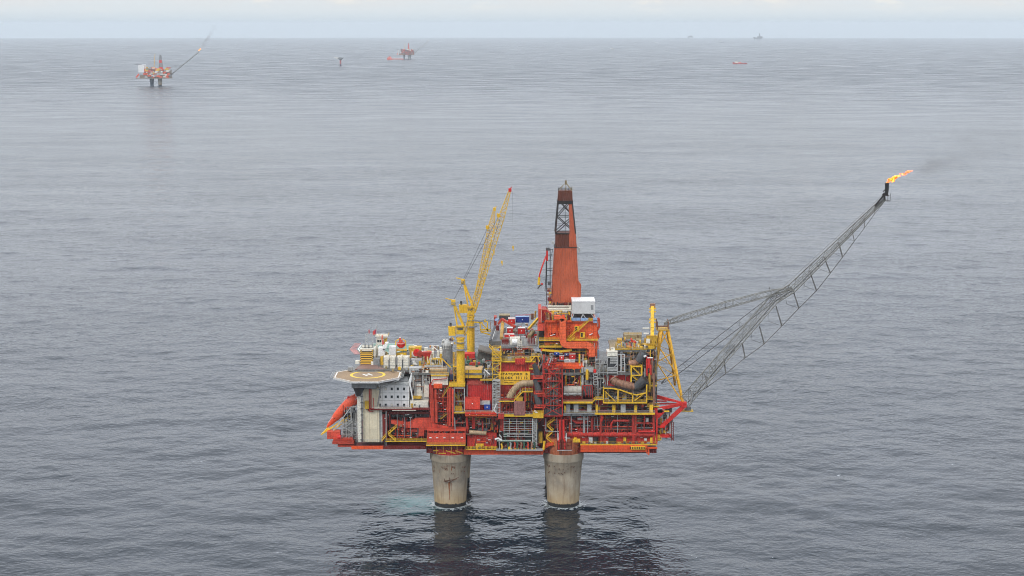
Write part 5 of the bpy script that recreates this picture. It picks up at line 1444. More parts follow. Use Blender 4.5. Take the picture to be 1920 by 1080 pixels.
# --- pipe deck with the tall red building below it
YQ = 10.0
zq = ZP(649.5, YQ)
pd_ = MB().box(XP(918, 649, YQ), XP(1006, 649, YQ), YQ, 52, zq-.9, zq).build('pipe_deck', GRY, P)
railing([at(918, 649.5, YQ), at(1006, 649.5, YQ)], pd_, LGRY, h=1.5)
blk('deck_grating', 917, 640, 939, 650.5, YQ-.2, .15, paint('dense grey grating', (.17, .165, .15), rust=.4, grid=(1.1, 1.1)), pd_)
blk('process_module', 936, 651, 966, 656.5, YQ+.5, 6, RED); blk('process_module', 938, 656.5, 963.5, 663.5, YQ+2.5, 6, BLK)
blk('equipment_box', 938, 663, 964, 668, YQ+.8, 5, DECKT)
og = blk('process_module', 965, 651, 995, 668.5, YQ-.3, 8, paint('weathered orange panel', (.66, .15, .05), rust=.3, corr=1.2))
beampx([(948, 662, YQ+.8), (953, 657, YQ+.8)], .4, LGRY, 0)
mb = MB()
for yy in (640, 644, 648, 652, 655.5): mb.bar(at(970.5, yy, YQ-1), at(978.5, yy, YQ-1), .14)
for xx in (970.5, 974.5, 978.5): mb.bar(at(xx, 639, YQ-1), at(xx, 656, YQ-1), .16)
mb.build('ladder_basket', CRMP, P)
blk('lower_roof', 935, 668.5, 1004, 675, YQ-3, 4, DECKT)
walkway(935, 1004, 676.8, YQ-5, 3, th=.6)
for k in range(14): blk('equipment_box', 938+k*4.6, 669.5+random.uniform(-1, 3), 941+k*4.6+random.uniform(0, 2), 675.8, YQ-4, 1, random.choice([DECKT, YELD, GRY, YEL, DGRY]))
mb = MB()
for a, b in (((995, 678), (1003, 668)), ((1008, 668), (1012, 678))): mb.bar(at(*a, YQ-5.5), at(*b, YQ-5.5), .4)
mb.build('brace', YEL, P); walkway(996, 1013, 668, YQ-5.4, 2); walkway(992, 1011, 691, YQ-5.2, 2)
blk('void_shade_panel', 1000, 660, 1012, 690, YQ+2, 1, BLK)  # dark sheet painted as the shade inside an open gap
# clutter on the pipe deck
def on(z, px, py): return atz(px, py, z)
for x0, x1, y0, y1, m_ in ((941, 954, 632, 646.5, None), (956, 975, 633, 646, CRMP), (977, 986, 632, 645, LGRY)):
    if m_: blkz('tank_container', x0, x1, y0, y1, zq, 3, m_)
    else: blkz('equipment_box', x0, x1, y0+5, y1, zq, 3, DRED); blkz('equipment_box', x0, x1, y0, y0+5.5, zq, 3, CRMP)
pipe([(960, 641, 12), (970, 641, 12)], 1.3, WHT, n=14, name='horizontal_vessel')
blkz('rack_frame', 991, 1003, 634, 647, zq, 1, DRED)
mb = MB()
for k in range(10): mb.bar(at(977+k*3, 647, YQ+1), at(977+k*3, 634, YQ+1), .15)
mb.build('pipe_rack', LGRY, P)
beampx([(919, 640, 14), (928, 612, 44)], .9, DGRY, 0, 'slide_beam'); beampx([(923, 636, 16), (929, 618, 38)], .35, LGRY, 0, 'slide_beam')
beampx([(940, 634, 18), (943, 602, 44)], 1.4, paint('ochre beam', (.62, .36, .06), rust=.4), 0, 'skid_beam')
beampx([(934, 608, 40), (941, 598, 40), (966, 613, 34)], 1.0, LRED, 0, 'crane_jib')
blkz('deck_house', 926, 931, 595, 612, zq, 6, LRED); blkz('equipment_box', 930, 936, 611, 620, zq, 3, DRED)
blkz('deck_house', 936, 956, 592.5, 600, zq+3, 3, DGRY); blk('canopy', 936, 590.5, 956, 592, 46, 4, DECKT)
pipe([(932, 598, 42), (932, 601, 42)], 1.1, LBLUE, n=12, name='drum')
for k in range(26):
    xx = random.uniform(945, 1003); yy = random.uniform(606, 634)
    blkz('equipment_box', xx, xx+random.uniform(2, 5), yy-random.uniform(2, 4), yy, zq, 2, random.choice([BRED, LRED, DRED, DGRY, DECKT, BRN, LGRY]))
pipe([(998, 599, 45), (998, 588, 45)], .7, BRN, n=10, name='vent_pipe'); pipe([(1003, 596, 40), (1004, 583, 40)], .35, YELD, name='vent_pipe')
beampx([(991, 617, 26), (1009, 597, 30)], .9, YEL, 0, 'brace')
pipe([(992, 632, 22), (1000, 622, 28)], 1.0, DECKT, n=10, name='pipe_bundle'); beampx([(1006, 648, 12), (1011, 604, 44)], .8, DECKT, 0, 'slide_beam')
mb = MB()
for k in range(9): xx = 968+k*4; mb.bar(at(xx, 597, 47), at(xx, 590+random.uniform(-1, 2), 47), .16)
mb.bar(at(966, 591, 47), at(1004, 590, 47), .2); mb.build('railing', BRED, P)

# --- drilling substructure
YO = 12.0
ow = blk('substructure', 1021, 603, 1119.5, 672, YO, 22, ORGD)
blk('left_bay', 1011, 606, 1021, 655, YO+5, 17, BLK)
lp = blk('wind_wall', 1009.8, 579.5, 1015.5, 605, YO-.5, 14, LRED)
mb = MB(); Yb = YO+2
W = [at(a, b, Yb) for a, b in ((1016.5, 580), (1024, 580), (1034, 589), (1034, 602), (1016.5, 602))]
mb.prism([(p.x, p.z) for p in W], Yb, Yb+8); mb.build('wind_wall', RED, P)
beampx([(1015, 579.5, YO-.6), (1025, 579.7, YO-.6), (1035, 588, YO-.6)], .4, paint('sunbleached salmon paint', (.72, .25, .16)), 0, 'wall_trim'); beampx([(1015, 580, YO-.6), (1014.5, 605, YO-.6)], .35, paint('sunbleached salmon paint', (.72, .25, .16)), 0, 'wall_trim')
blk('hopper', 1008, 607, 1021.5, 620, YO-2, 4, LRED)
blk('drill_floor', 1022, 602, 1072, 604.4, YO-1.2, 3, ORG)
for xx in (1022, 1032, 1043): col(xx, 604, 640, YO-.6, .45, ORG)
beampx([(1026, 604), (1026, 633), (1045, 620), (1045, 640)], .3, ORG, YO-.3, 'pipe_brace')
blk('void_shade_panel', 1030, 624, 1047, 629, YO-.2, .15, DRED); blk('light_fitting', 1035.5, 627, 1041, 628, YO-.4, .15, WHT)
walkway(1011, 1050, 637.5, YO-2, 2); walkway(1061, 1121, 637, YO-2, 2); walkway(1011, 1054, 650, YO-2.4, 2.4)
blk('void_shade_panel', 1022, 651, 1052, 654.5, YO-.3, .25, BLK); blk('void_shade_panel', 1011, 640, 1020, 648, YO+4.8, .15, BLK)  # dark sheets on the wall, coloured as shaded gaps
beampx([(1016, 656, YO-2), (1050, 659, YO-2), (1072, 656, YO-2)], .9, YEL, 0, 'pipe_handling_beam')
mb = MB().stair(at(1064, 637, YO-1.6), at(1082, 619.5, YO-1.6), 1.3).stair(at(1083.5, 621, YO-1.6), at(1105, 600.5, YO-1.6), 1.3); mb.build('stair', YEL, P)
MB().stair(at(1068, 640, YO-2.6), at(1078, 633, YO-2.6), 1.3).build('stair', YEL, P)
for x0, y0 in ((1077.5, 612), (1088, 623.5)):
    d = blk('stair_house', x0, y0, x0+8.5, y0+10, YO-1.2, 1.2, YEL); blk('doorway', x0+1.2, y0+.8, x0+4.6, y0+8.5, YO-1.34, .12, BLK, d)
mb = MB(); 
for yy in (616, 621): mb.bar(at(1061, yy, YO-1), at(1072, yy, YO-1), .35)
mb.bar(at(1070, 612, YO-1), at(1070, 628, YO-1), .35); mb.build('brace', ORG, P)
for xx in (1068, 1084, 1112): col(xx, 604, 636, YO-.35, .3, ORG)
pipe([(1105, 628, YO-.4), (1111, 625.5, YO-.4)], .2, WHT); 
# big orange air duct: down, along, and down again
mb = MB(); Yd = YO-3.4
def duct(pts, w):
    W = [at(a, b, Yd) for a, b in pts]
    L_, R_ = [], []
    for i, p in enumerate(W):
        d = (W[min(i+1, len(W)-1)]-W[max(i-1, 0)]); d.y = 0; d.normalize(); n_ = Vector((d.z, 0, -d.x))
        L_.append(p+n_*w/2); R_.append(p-n_*w/2)
    vs = []
    for l, r in zip(L_, R_): vs += [l, r, r+Vector((0, 2.9, 0)), l+Vector((0, 2.9, 0))]
    fs = []
    for i in range(len(W)-1):
        for k in range(4): fs.append((4*i+k, 4*i+(k+1) % 4, 4*i+4+(k+1) % 4, 4*i+4+k))
    fs += [(0, 1, 2, 3), (4*len(W)-4, 4*len(W)-3, 4*len(W)-2, 4*len(W)-1)]
    mb.add(vs, fs)
duct([(1055.3, 598), (1055.3, 640), (1056.5, 643.5), (1059.5, 646.3), (1064, 647.5), (1100, 647.5), (1105, 649), (1108.5, 652), (1110, 657), (1110, 669)], 2.75)
duct([(1039, 595.5), (1048, 595.5), (1052.5, 597), (1055.3, 602)], 1.6)
dct = mb.build('air_duct', paint('bright orange duct paint', (.90, .15, .05), rust=.05, wear=.12, grid=(2.2, 1.5)), P)
blk('air_duct', 1053.5, 591, 1059, 600, Yd+.6, 1.6, ORG)
MB().hexa([at(1104, 670, YO-2), at(1112, 670, YO-2), at(1112, 670, YO), at(1104, 670, YO)], [at(1098, 655, YO-1.6), at(1104, 657, YO-1.6), at(1104, 657, YO), at(1098, 655, YO)]).build('duct_gusset', ORG, P)
# drums and winches on the drill floor
for px in (1041.5, 1060): reel(px, 592.5, YO+2, 1.9, 3, LGRY)
blk('winch', 1034, 583, 1054, 592, YO+4, 3, YELD)
for k in range(18):
    xx = 1023+random.uniform(0, 50); yy = random.uniform(585, 600)
    blk('equipment_box', xx, yy, xx+random.uniform(1.5, 4), 602.3, YO+random.uniform(0, 2), 1.2, random.choice([YELD, YEL, DGRY, BRN, GRY, DRED]))
# cream beams under the derrick
for yy in (572.8, 577.5, 581): blk('base_beam', 1027, yy, 1071, yy+2.2, YO+8-(yy-572)*.3, 1, CRMP)
blk('base_beam', 1067, 573, 1071, 585, YO+7, 1, CRMP); blk('void_shade_panel', 1028, 574.5, 1070, 600, YO+9, 9, BRN); blk('equipment_box', 1049, 578, 1058, 582, YO+6.5, 1, BRED)
for k in range(16): xx = 1034+k*3.4; blk('equipment_box', xx, 568+random.uniform(-1.5, 1.5), xx+2.2, 573, YO+8, 1, random.choice([DRED, BLK, BRN, DRED]))
# white cabin on legs and blue sheeting
wc = blk('driller_cabin', 1073, 566, 1115.5, 586.5, YO-1, 11, paint('grey white cabin paint', (.60, .60, .59), rust=.12, wear=.1, streak=.1))
p, q = at(1072.5, 565.9, YO-1), at(1116, 565.9, YO-1)
MB().box(p.x, q.x, YO-1.15, YO+10, p.z+.01, p.z+.35).build('roof', WHT, wc)
blk('louvre', 1108, 572, 1112.5, 581, YO-1.12, .1, GRY, wc)
blk('cabin_skirt', 1072, 586.6, 1116.5, 588.6, YO-1.1, 11, LGRY, wc)
mb = MB()
for a, b in (((1071.5, 588.5), (1071.5, 600)), ((1114, 588.5), (1117, 596)), ((1071.5, 599), (1076, 589)), ((1093, 589), (1089, 598)), ((1093, 589), (1099, 598)), ((1115, 597), (1109, 589))): mb.bar(at(*a, YO-.8), at(*b, YO-.8), .35)
mb.build('cabin_leg', LGRY, wc); blk('void_shade_panel', 1074, 589, 1113, 596, YO+2, 2, DGRY)  # dark panel coloured as the shade below the cabin
for x0, x1, y0 in ((1072, 1088, 596), (1089, 1103, 596.3), (1112, 1120, 596)): blk('wind_sheet', x0, y0, x1, y0+5.2, YO-1.4, .4, LBLUE)
blk('wind_sheet', 1112.5, 600, 1119.5, 605.5, YO-1.4, .4, LBLUE); blk('stair_landing', 1104, 597, 1111, 602, YO-1.8, 1.2, YELD)
mb = MB()
for k in range(6): mb.bar(at(1117+k*1.2, 596, YO), at(1117+k*1.2, 586+random.uniform(0, 5), YO), .12)
mb.build('antenna', LBLUE, P)
# right side fin and pipes
mb = MB(); Yb = YO+3
W = [at(a, b, Yb) for a, b in ((1119.8, 596), (1123.5, 595), (1125.3, 600), (1125, 614), (1120.5, 622), (1124.5, 632), (1119.8, 640))]
mb.prism([(p.x, p.z) for p in W], Yb, Yb+1.5); mb.build('side_fin', ORG, P)
for px, y0, y1, m_ in ((1121, 640, 655, ORG), (1122, 655, 680, LBLUE), (1120.5, 603, 612, LGRY), (1119.8, 650, 672, LGRY), (1124, 658, 676, LGRY)): pipe([(px, y0), (px, y1)], .28, m_, YO+1)
# under the substructure: cargo deck edge
cb = blk('cargo_deck', 1018, 686, 1094, 691.5, 7.0, 12, ORG)
blk('deck_edge', 1017, 680, 1094, 685.8, 7.6, .6, ORGD, cb)
for xx in (1018.5, 1020.5, 1087, 1092.5): blk('upright', xx, 665, xx+1.3, 690, 7.2, .7, LRED if xx < 1030 else CRMP, cb)
blk('upright', 1085, 664, 1088, 681, 7.0, .6, YEL, cb)
blk('void_shade_panel', 1072, 655, 1098, 664, YO-.6, .5, DGRY); blk('void_shade_panel', 1016, 657, 1072, 668, YO+.2, 1, DGRY); blk('void_shade_panel', 1094, 668, 1116, 676, YO, 2, BRN)  # dark panels standing in for shade under the substructure
for k in range(16): xx = 1022+random.uniform(0, 60); yy = random.uniform(662, 672); blk('equipment_box', xx, yy, xx+random.uniform(2, 7), yy+random.uniform(1.5, 3), YO-2, 2, random.choice([DGRY, LGRY, BRN, DRED, CRMP]))
for k in range(7): xx = 1009+k*5; pipe([(xx-2, 690, 6), (xx+6, 668+random.uniform(0, 6), 9)], .35, random.choice([LRED, GRY, DGRY, DRED]))
mb = MB()
for xx in (1001, 1008, 1016): mb.bar(at(xx, 664, 8), at(xx, 690, 8), .3)
mb.build('post', YELD, P)
for yy, x0 in ((676, 1096), (684, 1098)): blk('deck_house', x0, yy, 1116, yy+6, 9, 4, DECKT)

# --- derrick
YD = 21.0
dcx = XP(1060.8, 570, YD); DY = YD+6.8
def lev(pxl, pxr, py):
    z = at(pxl, py, YD+6).z; xl_ = at(pxl, py, YD+1).x; xr_ = at(pxr, py, YD+1).x; h = (xr_-xl_)/2
    return xl_, xr_, z, h
dr = thing  # (kept as parts of the platform)
lv = {k: lev(*v) for k, v in {'base': (1033, 1087, 571), 'mid': (1040.5, 1081.5, 462), 'top': (1041.3, 1079.8, 436), 'cr': (1046.8, 1073.5, 375), 'tt': (1048, 1073, 357)}.items()}
def quad(k, ins=0.0):
    xl_, xr_, z, h = lv[k]; h2 = h-ins
    return [(xl_+ins, DY-h2, z), (xr_-ins, DY-h2, z), (xr_-ins, DY+h2, z), (xl_+ins, DY+h2, z)]
dk = MB().hexa(quad('base'), quad('mid')).build('derrick', TERRA, P)
W = [at(a, b, YD) for a, b in ((1085.2, 528), (1089.8, 535), (1089.8, 552), (1087.5, 563), (1083, 563), (1083, 528))]
MB().prism([(p.x, p.z) for p in W], YD+.6, YD+5).build('side_casing', TERRA, dk)
# clad upper band, right panel proud, left recessed
xl_, xr_, z0, h0 = lv['mid']; _, _, z1, h1 = lv['top']
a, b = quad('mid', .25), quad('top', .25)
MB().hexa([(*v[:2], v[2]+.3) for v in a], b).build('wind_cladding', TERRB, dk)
MB().box(xl_-.3, xr_+.3, DY-h0-.3, DY+h0+.3, z0-.02, z0+.28).build('platform', BLK, dk)
mb = MB(); A, B = quad('top', .1), quad('cr', .1)
def sideq(q, t0, t1): # strip on the front face between fractions t0..t1
    l, r = Vector(q[0]), Vector(q[1]); return l.lerp(r, t0), l.lerp(r, t1)
for (qa, qb, t0) in (('mid', 'top', .66), ('top', 'cr', .70)):
    a0, a1 = sideq(quad(qa), t0, 1); b0, b1 = sideq(quad(qb), t0 if qb == 'top' else .74, 1)
    o_ = Vector((0, -.12, 0)); i_ = Vector((0, .5, 0))
    mb.hexa([a0+o_, a1+o_, a1+i_, a0+i_], [b0+o_, b1+o_, b1+i_, b0+i_])
mb.build('front_panel', TERRA, dk)
mb = MB()
for i in (0, 3, 2, 1): mb.bar(A[i], B[i], .62)
A_, B_ = [Vector(v) for v in A], [Vector(v) for v in B]
for i, j in ((0, 1), (0, 3), (3, 2), (1, 2)):
    for k in range(2):
        t0, t1 = k/2, (k+1)/2; P0, P1 = A_[i].lerp(B_[i], t0), A_[j].lerp(B_[j], t0); Q0, Q1 = A_[i].lerp(B_[i], t1), A_[j].lerp(B_[j], t1)
        mb.bar(P0, Q1, .34); mb.bar(P1, Q0, .34); mb.bar(P0, P1, .4 if k == 0 else .3); m0 = (P0+Q0)/2; m1_ = (P1+Q1)/2; mb.bar(m0, m1_, .16)
mb.bar((A_[0]+A_[1])/2, (B_[0]+B_[1])/2, .14)
mb.build('open_bracing', BLK, dk)
cw = quad('cr', -.15); ct_ = quad('tt', -.1)
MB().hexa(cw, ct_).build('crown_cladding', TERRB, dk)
MB().box(cw[0][0]-.2, cw[1][0]+.2, cw[0][1]-.2, cw[2][1]+.2, cw[0][2]-1.6, cw[0][2]-.01).build('crown_platform', BLK, dk)
tt = quad('tt'); mb = MB()
for i in range(4): mb.bar(tt[i], (dcx*.8+tt[i][0]*.2, DY, tt[i][2]+2.8), .14)
mb.bar((dcx, DY, tt[0][2]), (dcx, DY, tt[0][2]+4.6), .3); mb.box(dcx-.5, dcx+.4, DY-.4, DY+.4, tt[0][2]+2.6, tt[0][2]+4.4)
mb.bar((dcx+.3, DY, tt[0][2]+3), (dcx+2.4, DY, tt[0][2]+.4), .4); mb.bar((dcx+2.6, DY, tt[0][2]), (dcx+2.8, DY, tt[0][2]+2), .16); mb.bar((dcx+3.2, DY, tt[0][2]), (dcx+3.2, DY, tt[0][2]+1.4), .16)
mb.build('crown_gear', DECKT, dk)
MB().rail([Vector(v) for v in tt], h=1.1, post=1.5, closed=True).build('railing', BLK, dk)
p, q = at(1082.5, 436, YD+2), at(1082.5, 463, YD+2); MB().bar(p, q, .2).bar(q, at(1087, 520, YD+2), .2).box(p.x+.5, p.x+1.3, YD+1, YD+3, q.z-2.2, q.z-.3).build('side_ladder', LGRY, dk)
MB().bar(at(1084, 463, YD), at(1086, 473, YD), .6).build('light_bracket', LGRY, dk)
# frame and red hoses on the left of the derrick
mb = MB(); Y = YD
for xx in (1025, 1031.5): mb.bar(at(xx, 466, Y), at(xx, 572, Y), .35); mb.bar(at(xx, 466, Y+4), at(xx, 572, Y+4), .3)
for yy in (468, 478, 489, 503, 507, 516, 529, 541, 552, 562): mb.bar(at(1024, yy, Y), at(1036, yy, Y), .25)
mb.bar(at(1031, 489, Y), at(1037, 466, Y), .2); mb.build('standpipe_frame', DGRY, dk)
for k in range(8): blk('equipment_box', 1026+random.uniform(0, 5), 540+k*3.6, 1030+random.uniform(0, 5), 543.5+k*3.6, Y-.2, 1, random.choice([YELD, BRN, DGRY, DRED]))
blk('block_gear', 1023.5, 465, 1030.5, 470, Y-.5, 2, DGRY); blk('block_gear', 1034.5, 452.5, 1039, 458, Y, 2, LGRY); blk('block_gear', 1024, 470, 1027.5, 489, Y-.6, 1, BRED); blk('block_gear', 1027, 540-12, 1033, 535, Y-.6, 1, DGRY)
pipe([(1024, 480, Y-.5), (1020.5, 489, Y-1.5), (1016, 501, Y-2), (1011.5, 516, Y-2), (1011, 522, Y-2)], .32, BRED, name='kelly_hose', parent=dk)
pipe([(1011, 520, Y-2), (1010, 534, Y-2)], .55, YEL, name='hose_end', parent=dk); pipe([(1008, 541, Y-2), (1012, 536, Y-2), (1018, 532, Y-2)], .35, DGRY, name='hose_end', parent=dk); pipe([(1014, 532, Y-2), (1018, 533, Y-2)], .4, BRED, name='hose_end', parent=dk)
pipe([(1024, 490, Y-.5), (1023.5, 520, Y-.8), (1022, 546, Y-.6)], .16, BLK, name='kelly_hose', parent=dk)

# --- A-frame and flare boom
YA, YB_ = 14.0, 34.0
apex = [(XP(1243, 618, 24)-.8, 22.0, ZP(618, 24)), (XP(1250, 618, 24)+.4, 22.0, ZP(618, 24)), (XP(1250, 618, 24)+.4, 27.0, ZP(618, 24)), (XP(1243, 618, 24)-.8, 27.0, ZP(618, 24))]
foot = [at(1225, 716, 12), at(1280, 754, 6), Vector((at(1280, 754, 6).x, 42, at(1280, 754, 6).z)), Vector((at(1225, 716, 12).x, 38, at(1225, 716, 12).z))]
F_ = [foot[0], foot[1], foot[2], foot[3]]; A_ = [Vector(v) for v in apex]
mb = MB()
for a, b, w in zip(F_, A_, (1.3, .95, .8, .8)): mb.bar(a, b, w)
def cross(i, j, levels, w):
    for k in range(len(levels)-1):
        t0, t1 = levels[k], levels[k+1]
        p, q = F_[i].lerp(A_[i], t0), F_[j].lerp(A_[j], t1); mb.bar(p, q, w)
        p, q = F_[j].lerp(A_[j], t0), F_[i].lerp(A_[i], t1); 
        mb.bar(p, q, w)
cross(0, 1, (.0, .38, .68, 1), .38); cross(1, 2, (0, .4, .72, 1), .22)
for t in (.35, .62):
    for i in range(4): mb.bar(F_[i].lerp(A_[i], t), F_[(i+1) % 4].lerp(A_[(i+1) % 4], t), .2)
af = mb.build('flare_support_frame', paint('ochre yellow paint', (.74, .40, .025), rust=.35, wear=.25), P)
zt = apex[0][2]
MB().box(apex[0][0]-2.2, apex[1][0]+.6, 21, 28, zt, zt+.5).build('top_platform', YELD, af)
mb = MB()
for x_ in (apex[0][0]-2, apex[1][0]+.2): mb.box(x_-.25, x_+.25, 21.5, 22, zt+.5, zt+4.2); mb.box(x_-.25, x_+.25, 27, 27.5, zt+.5, zt+4.2)
mb.box(apex[0][0]-2, apex[1][0], 22, 22.3, zt+1.5, zt+2.2); mb.build('boom_bracket', BRN, af)
railing([(apex[0][0]-2.2, 21, zt+.5), (apex[1][0]+.6, 21, zt+.5)], af, BRN)
# red outrigger carrying the boom foot
rd = MB()
for (a, b, w) in ((at(1226, 768, 5), at(1283, 757, 5), 1.1), (at(1240, 800, 5), at(1282, 762, 5), 1.4), (at(1228, 741, 12), at(1281, 756, 6), .7), (at(1226, 745, 30), at(1282, 755, 40), .7), (at(1226, 752, 12), at(1250, 752, 12), .5), (at(1283, 759, 5), at(1283, 759, 41), .7), (at(1240, 800, 38), at(1282, 762, 40), 1.0), (at(1226, 757, 20), at(1280, 757, 40), .6)):
    rd.bar(a, b, w, w*1.2)
p = at(1283, 758, 5); rd.box(p.x-1.2, p.x+1.0, 3.8, 6.2, p.z-1.2, p.z+1.1)
W = [at(a, b, 5) for a, b in ((1227, 783), (1226, 768), (1240, 766), (1246, 772), (1234, 784))]; rd.prism([(q.x, q.z) for q in W], 4, 7)
rd.build('outrigger', BRED, P)
o = blk('inspection_platform', 1275, 770.5, 1300, 772, 6, 3, YEL); blk('inspection_platform', 1240, 771, 1255, 772.6, 4, 2, YEL)
blk('hinge_housing', 1286, 763, 1296, 770, 6.5, 2, GRY, o); railing([at(1283, 770, 6), at(1300, 770, 6)], o, GRY)
pipe([(1289, 763, 5), (1295, 757, 5), (1298, 745, 5), (1298, 732, 5)], .5, GRY, name='flare_pipe')
# right end clutter below the outrigger
for x0, y0, x1, y1, m_, Yy in ((1232, 776, 1242, 784, GRY, 5), (1243, 772, 1256, 783, LGRY, 7), (1233, 786, 1246, 795, BRN, 6), (1233, 797, 1250, 812, DGRY, 7), (1246, 790, 1256, 806, DRED, 8), (1244, 806, 1249, 812, YELD, 5), (1256, 783, 1262, 792, DGRY, 9), (1225, 816, 1237, 827, YELD, 3), (1233, 766, 1242, 774, LGRY, 4)):
    blk('equipment_box', x0, y0, x1, y1, Yy, 2, m_)
blk('end_gallery', 1231, 816, 1260, 820.5, 3.5, 4, BRED); blk('end_gallery', 1231, 800, 1247, 802, 3.5, 3, BRED)
mb = MB()
for xx in (1259, 1262.5): mb.bar(at(xx, 791, 3.5), at(xx, 826, 3.5), .3)
for k in range(10): mb.bar(at(1259, 793+k*3.5, 3.5), at(1262.5, 793+k*3.5, 3.5), .15)
mb.bar(at(1254, 818, 3.5), at(1262, 823, 3.5), .25); mb.bar(at(1250, 812, 3.5), at(1258, 818, 3.5), .25)
mb.build('end_ladder', DRED, P)
for k in range(10):
    xx = random.uniform(1233, 1256); yy = random.uniform(776, 815); pipe([(xx, yy, 5), (xx+random.uniform(-5, 5), yy+random.uniform(4, 14), 5)], random.uniform(.15, .4), random.choice([GRY, LGRY, RED, BRN, YELD]))
walkway(1225, 1240, 824, 2.4, 3)

# flare boom: main three-chord lattice from the outrigger to the tip, upper branch and thin rear branch
tip = at(1659, 372, 24.0); joint = at(1486, 541, 24.0); J1 = at(1452, 562, 24.0)
fb = thing  # parts below
root = at(1287, 752, 7.0)
dirv = (tip-root).normalized()
up = Vector((-dirv.z, 0, dirv.x)).normalized(); side = Vector((0, 1, 0))
def tri(p, w, h): return [p-side*w/2-up*h*.35, p+side*w/2-up*h*.35, p+up*h*.65]
mb = MB()
mb.truss(tri(root, 5.2, 4.6), tri(J1, 5.0, 3.8), .27, 13, .09)
mb.truss(tri(J1, 5.0, 3.8), tri(joint, 4.8, 3.6), .30, 3, .12)
mb.truss(tri(joint, 4.8, 3.6), tri(tip, 2.0, 1.6), .25, 13, .085)
boom = mb.build('flare_boom', BOOMG, P)
mb = MB()
for dz in (-.5, .2, .9):
    mb.bar(root+up*dz+side*.6*dz, J1+up*dz+side*.6*dz, .28 if dz else .55, n=6); mb.bar(J1+up*dz+side*.6*dz, joint+up*dz+side*.6*dz, .28 if dz else .55, n=6); mb.bar(joint+up*dz+side*.6*dz, tip+up*dz*.5, .24 if dz else .5, n=6)
mb.build('flare_gas_pipe', BOOMG, boom)
mb = MB()
for t0, t1 in ((0, .25), (.25, .5), (.5, .75), (.75, 1.0)):
    a, b = root.lerp(J1, t0)-side*1.2, root.lerp(J1, t1)-side*1.2
    mb.bar(a+up*3.4, b+up*3.4, .13); mb.bar(a+up*2.4, b+up*2.4, .1)
    for k in range(8): p = a.lerp(b, k/8); mb.bar(p+up*1.0, p+up*3.5, .12)
for k in range(10): p = J1.lerp(tip, k/10); mb.bar(p+up*1.0, p+up*1.8, .12); mb.bar(p+up*1.8, J1.lerp(tip, (k+1)/10)+up*1.8, .1)
mb.build('boom_walkway_rail', BOOMG, boom)
p = root.lerp(J1, .50); mb = MB()
for k in range(14): q = p+Vector((random.uniform(-2.2, 2.2), random.uniform(-2, 2), random.uniform(-1.5, 2.2))); mb.bar(q, q+Vector((random.uniform(-1.8, 1.8), 0, random.uniform(-1.8, 1.8))), .25)
p = root.lerp(J1, .66)
for k in range(16): q = p+dirv*random.uniform(-5, 5)+up*random.uniform(-1, 2); mb.bar(q, q+Vector((random.uniform(-1.4, 1.4), 0, random.uniform(-1.4, 1.4))), .16)
p = J1
for k in range(16): q = p+Vector((random.uniform(-2, 3), random.uniform(-2, 2), random.uniform(-1, 5))); mb.bar(q, q+Vector((random.uniform(-1.5, 1.5), 0, random.uniform(-2, 2))), .25)
mb.build('boom_node', paint('dark weathered steel', (.17, .165, .155), rust=.3), boom)
# upper branch
ua = Vector((apex[1][0]-1.5, 24.3, zt+2.6)); ub = at(1446, 549, 24.0); uc = at(1484, 541, 24)
def sq(p, w, h): return [p+Vector((0, -w/2, -h/2)), p+Vector((0, w/2, -h/2)), p+Vector((0, w/2, h/2)), p+Vector((0, -w/2, h/2))]
mb = MB(); mid = ua.lerp(ub, .12); mid.z += .3; m2 = at(1360, 572, 24.2)
mb.truss(sq(ua, 1.6, .8), sq(mid, 2.6, 2.4), .2, 2, .09); mb.truss(sq(mid, 2.6, 2.4), sq(m2, 2.8, 2.9), .17, 7, .075); mb.truss(sq(m2, 2.8, 2.9), sq(ub, 2.6, 2.4), .17, 6, .075); mb.truss(sq(ub, 2.6, 2.4), sq(uc, 1.2, .8), .18, 2, .08)
mb.build('upper_branch', BOOMG, boom)
# rear thin branch
ra_ = at(1240, 719, 42); rb_ = at(1446, 562, 26)
d = (rb_-ra_).normalized(); u2 = Vector((-d.z, 0, d.x)).normalized()
mb = MB(); m1_ = ra_.lerp(rb_, .12)
mb.truss([ra_-u2*.2, ra_+u2*.2], [m1_-u2*1.3, m1_+u2*1.3], .14, 2, .1)
A0, A1, B0, B1 = m1_-u2*1.3, m1_+u2*1.3, rb_-u2*1.5, rb_+u2*1.5
mb.bar(A0, B0, .3, n=6); mb.bar(A1, B1, .26, n=6)
n = 9
for k in range(n+1):
    a, b = A0.lerp(B0, k/n), A1.lerp(B1, k/n); a2, b2 = A0.lerp(B0, min(1, (k+.22)/n)), A1.lerp(B1, min(1, (k+.22)/n))
    mb.bar(a, b, .16); mb.bar(a2, b2, .16)
    if k > n-4: mb.bar(a, b2, .14)
mb.build('rear_branch', paint('dark weathered steel', (.17, .165, .155)), boom)
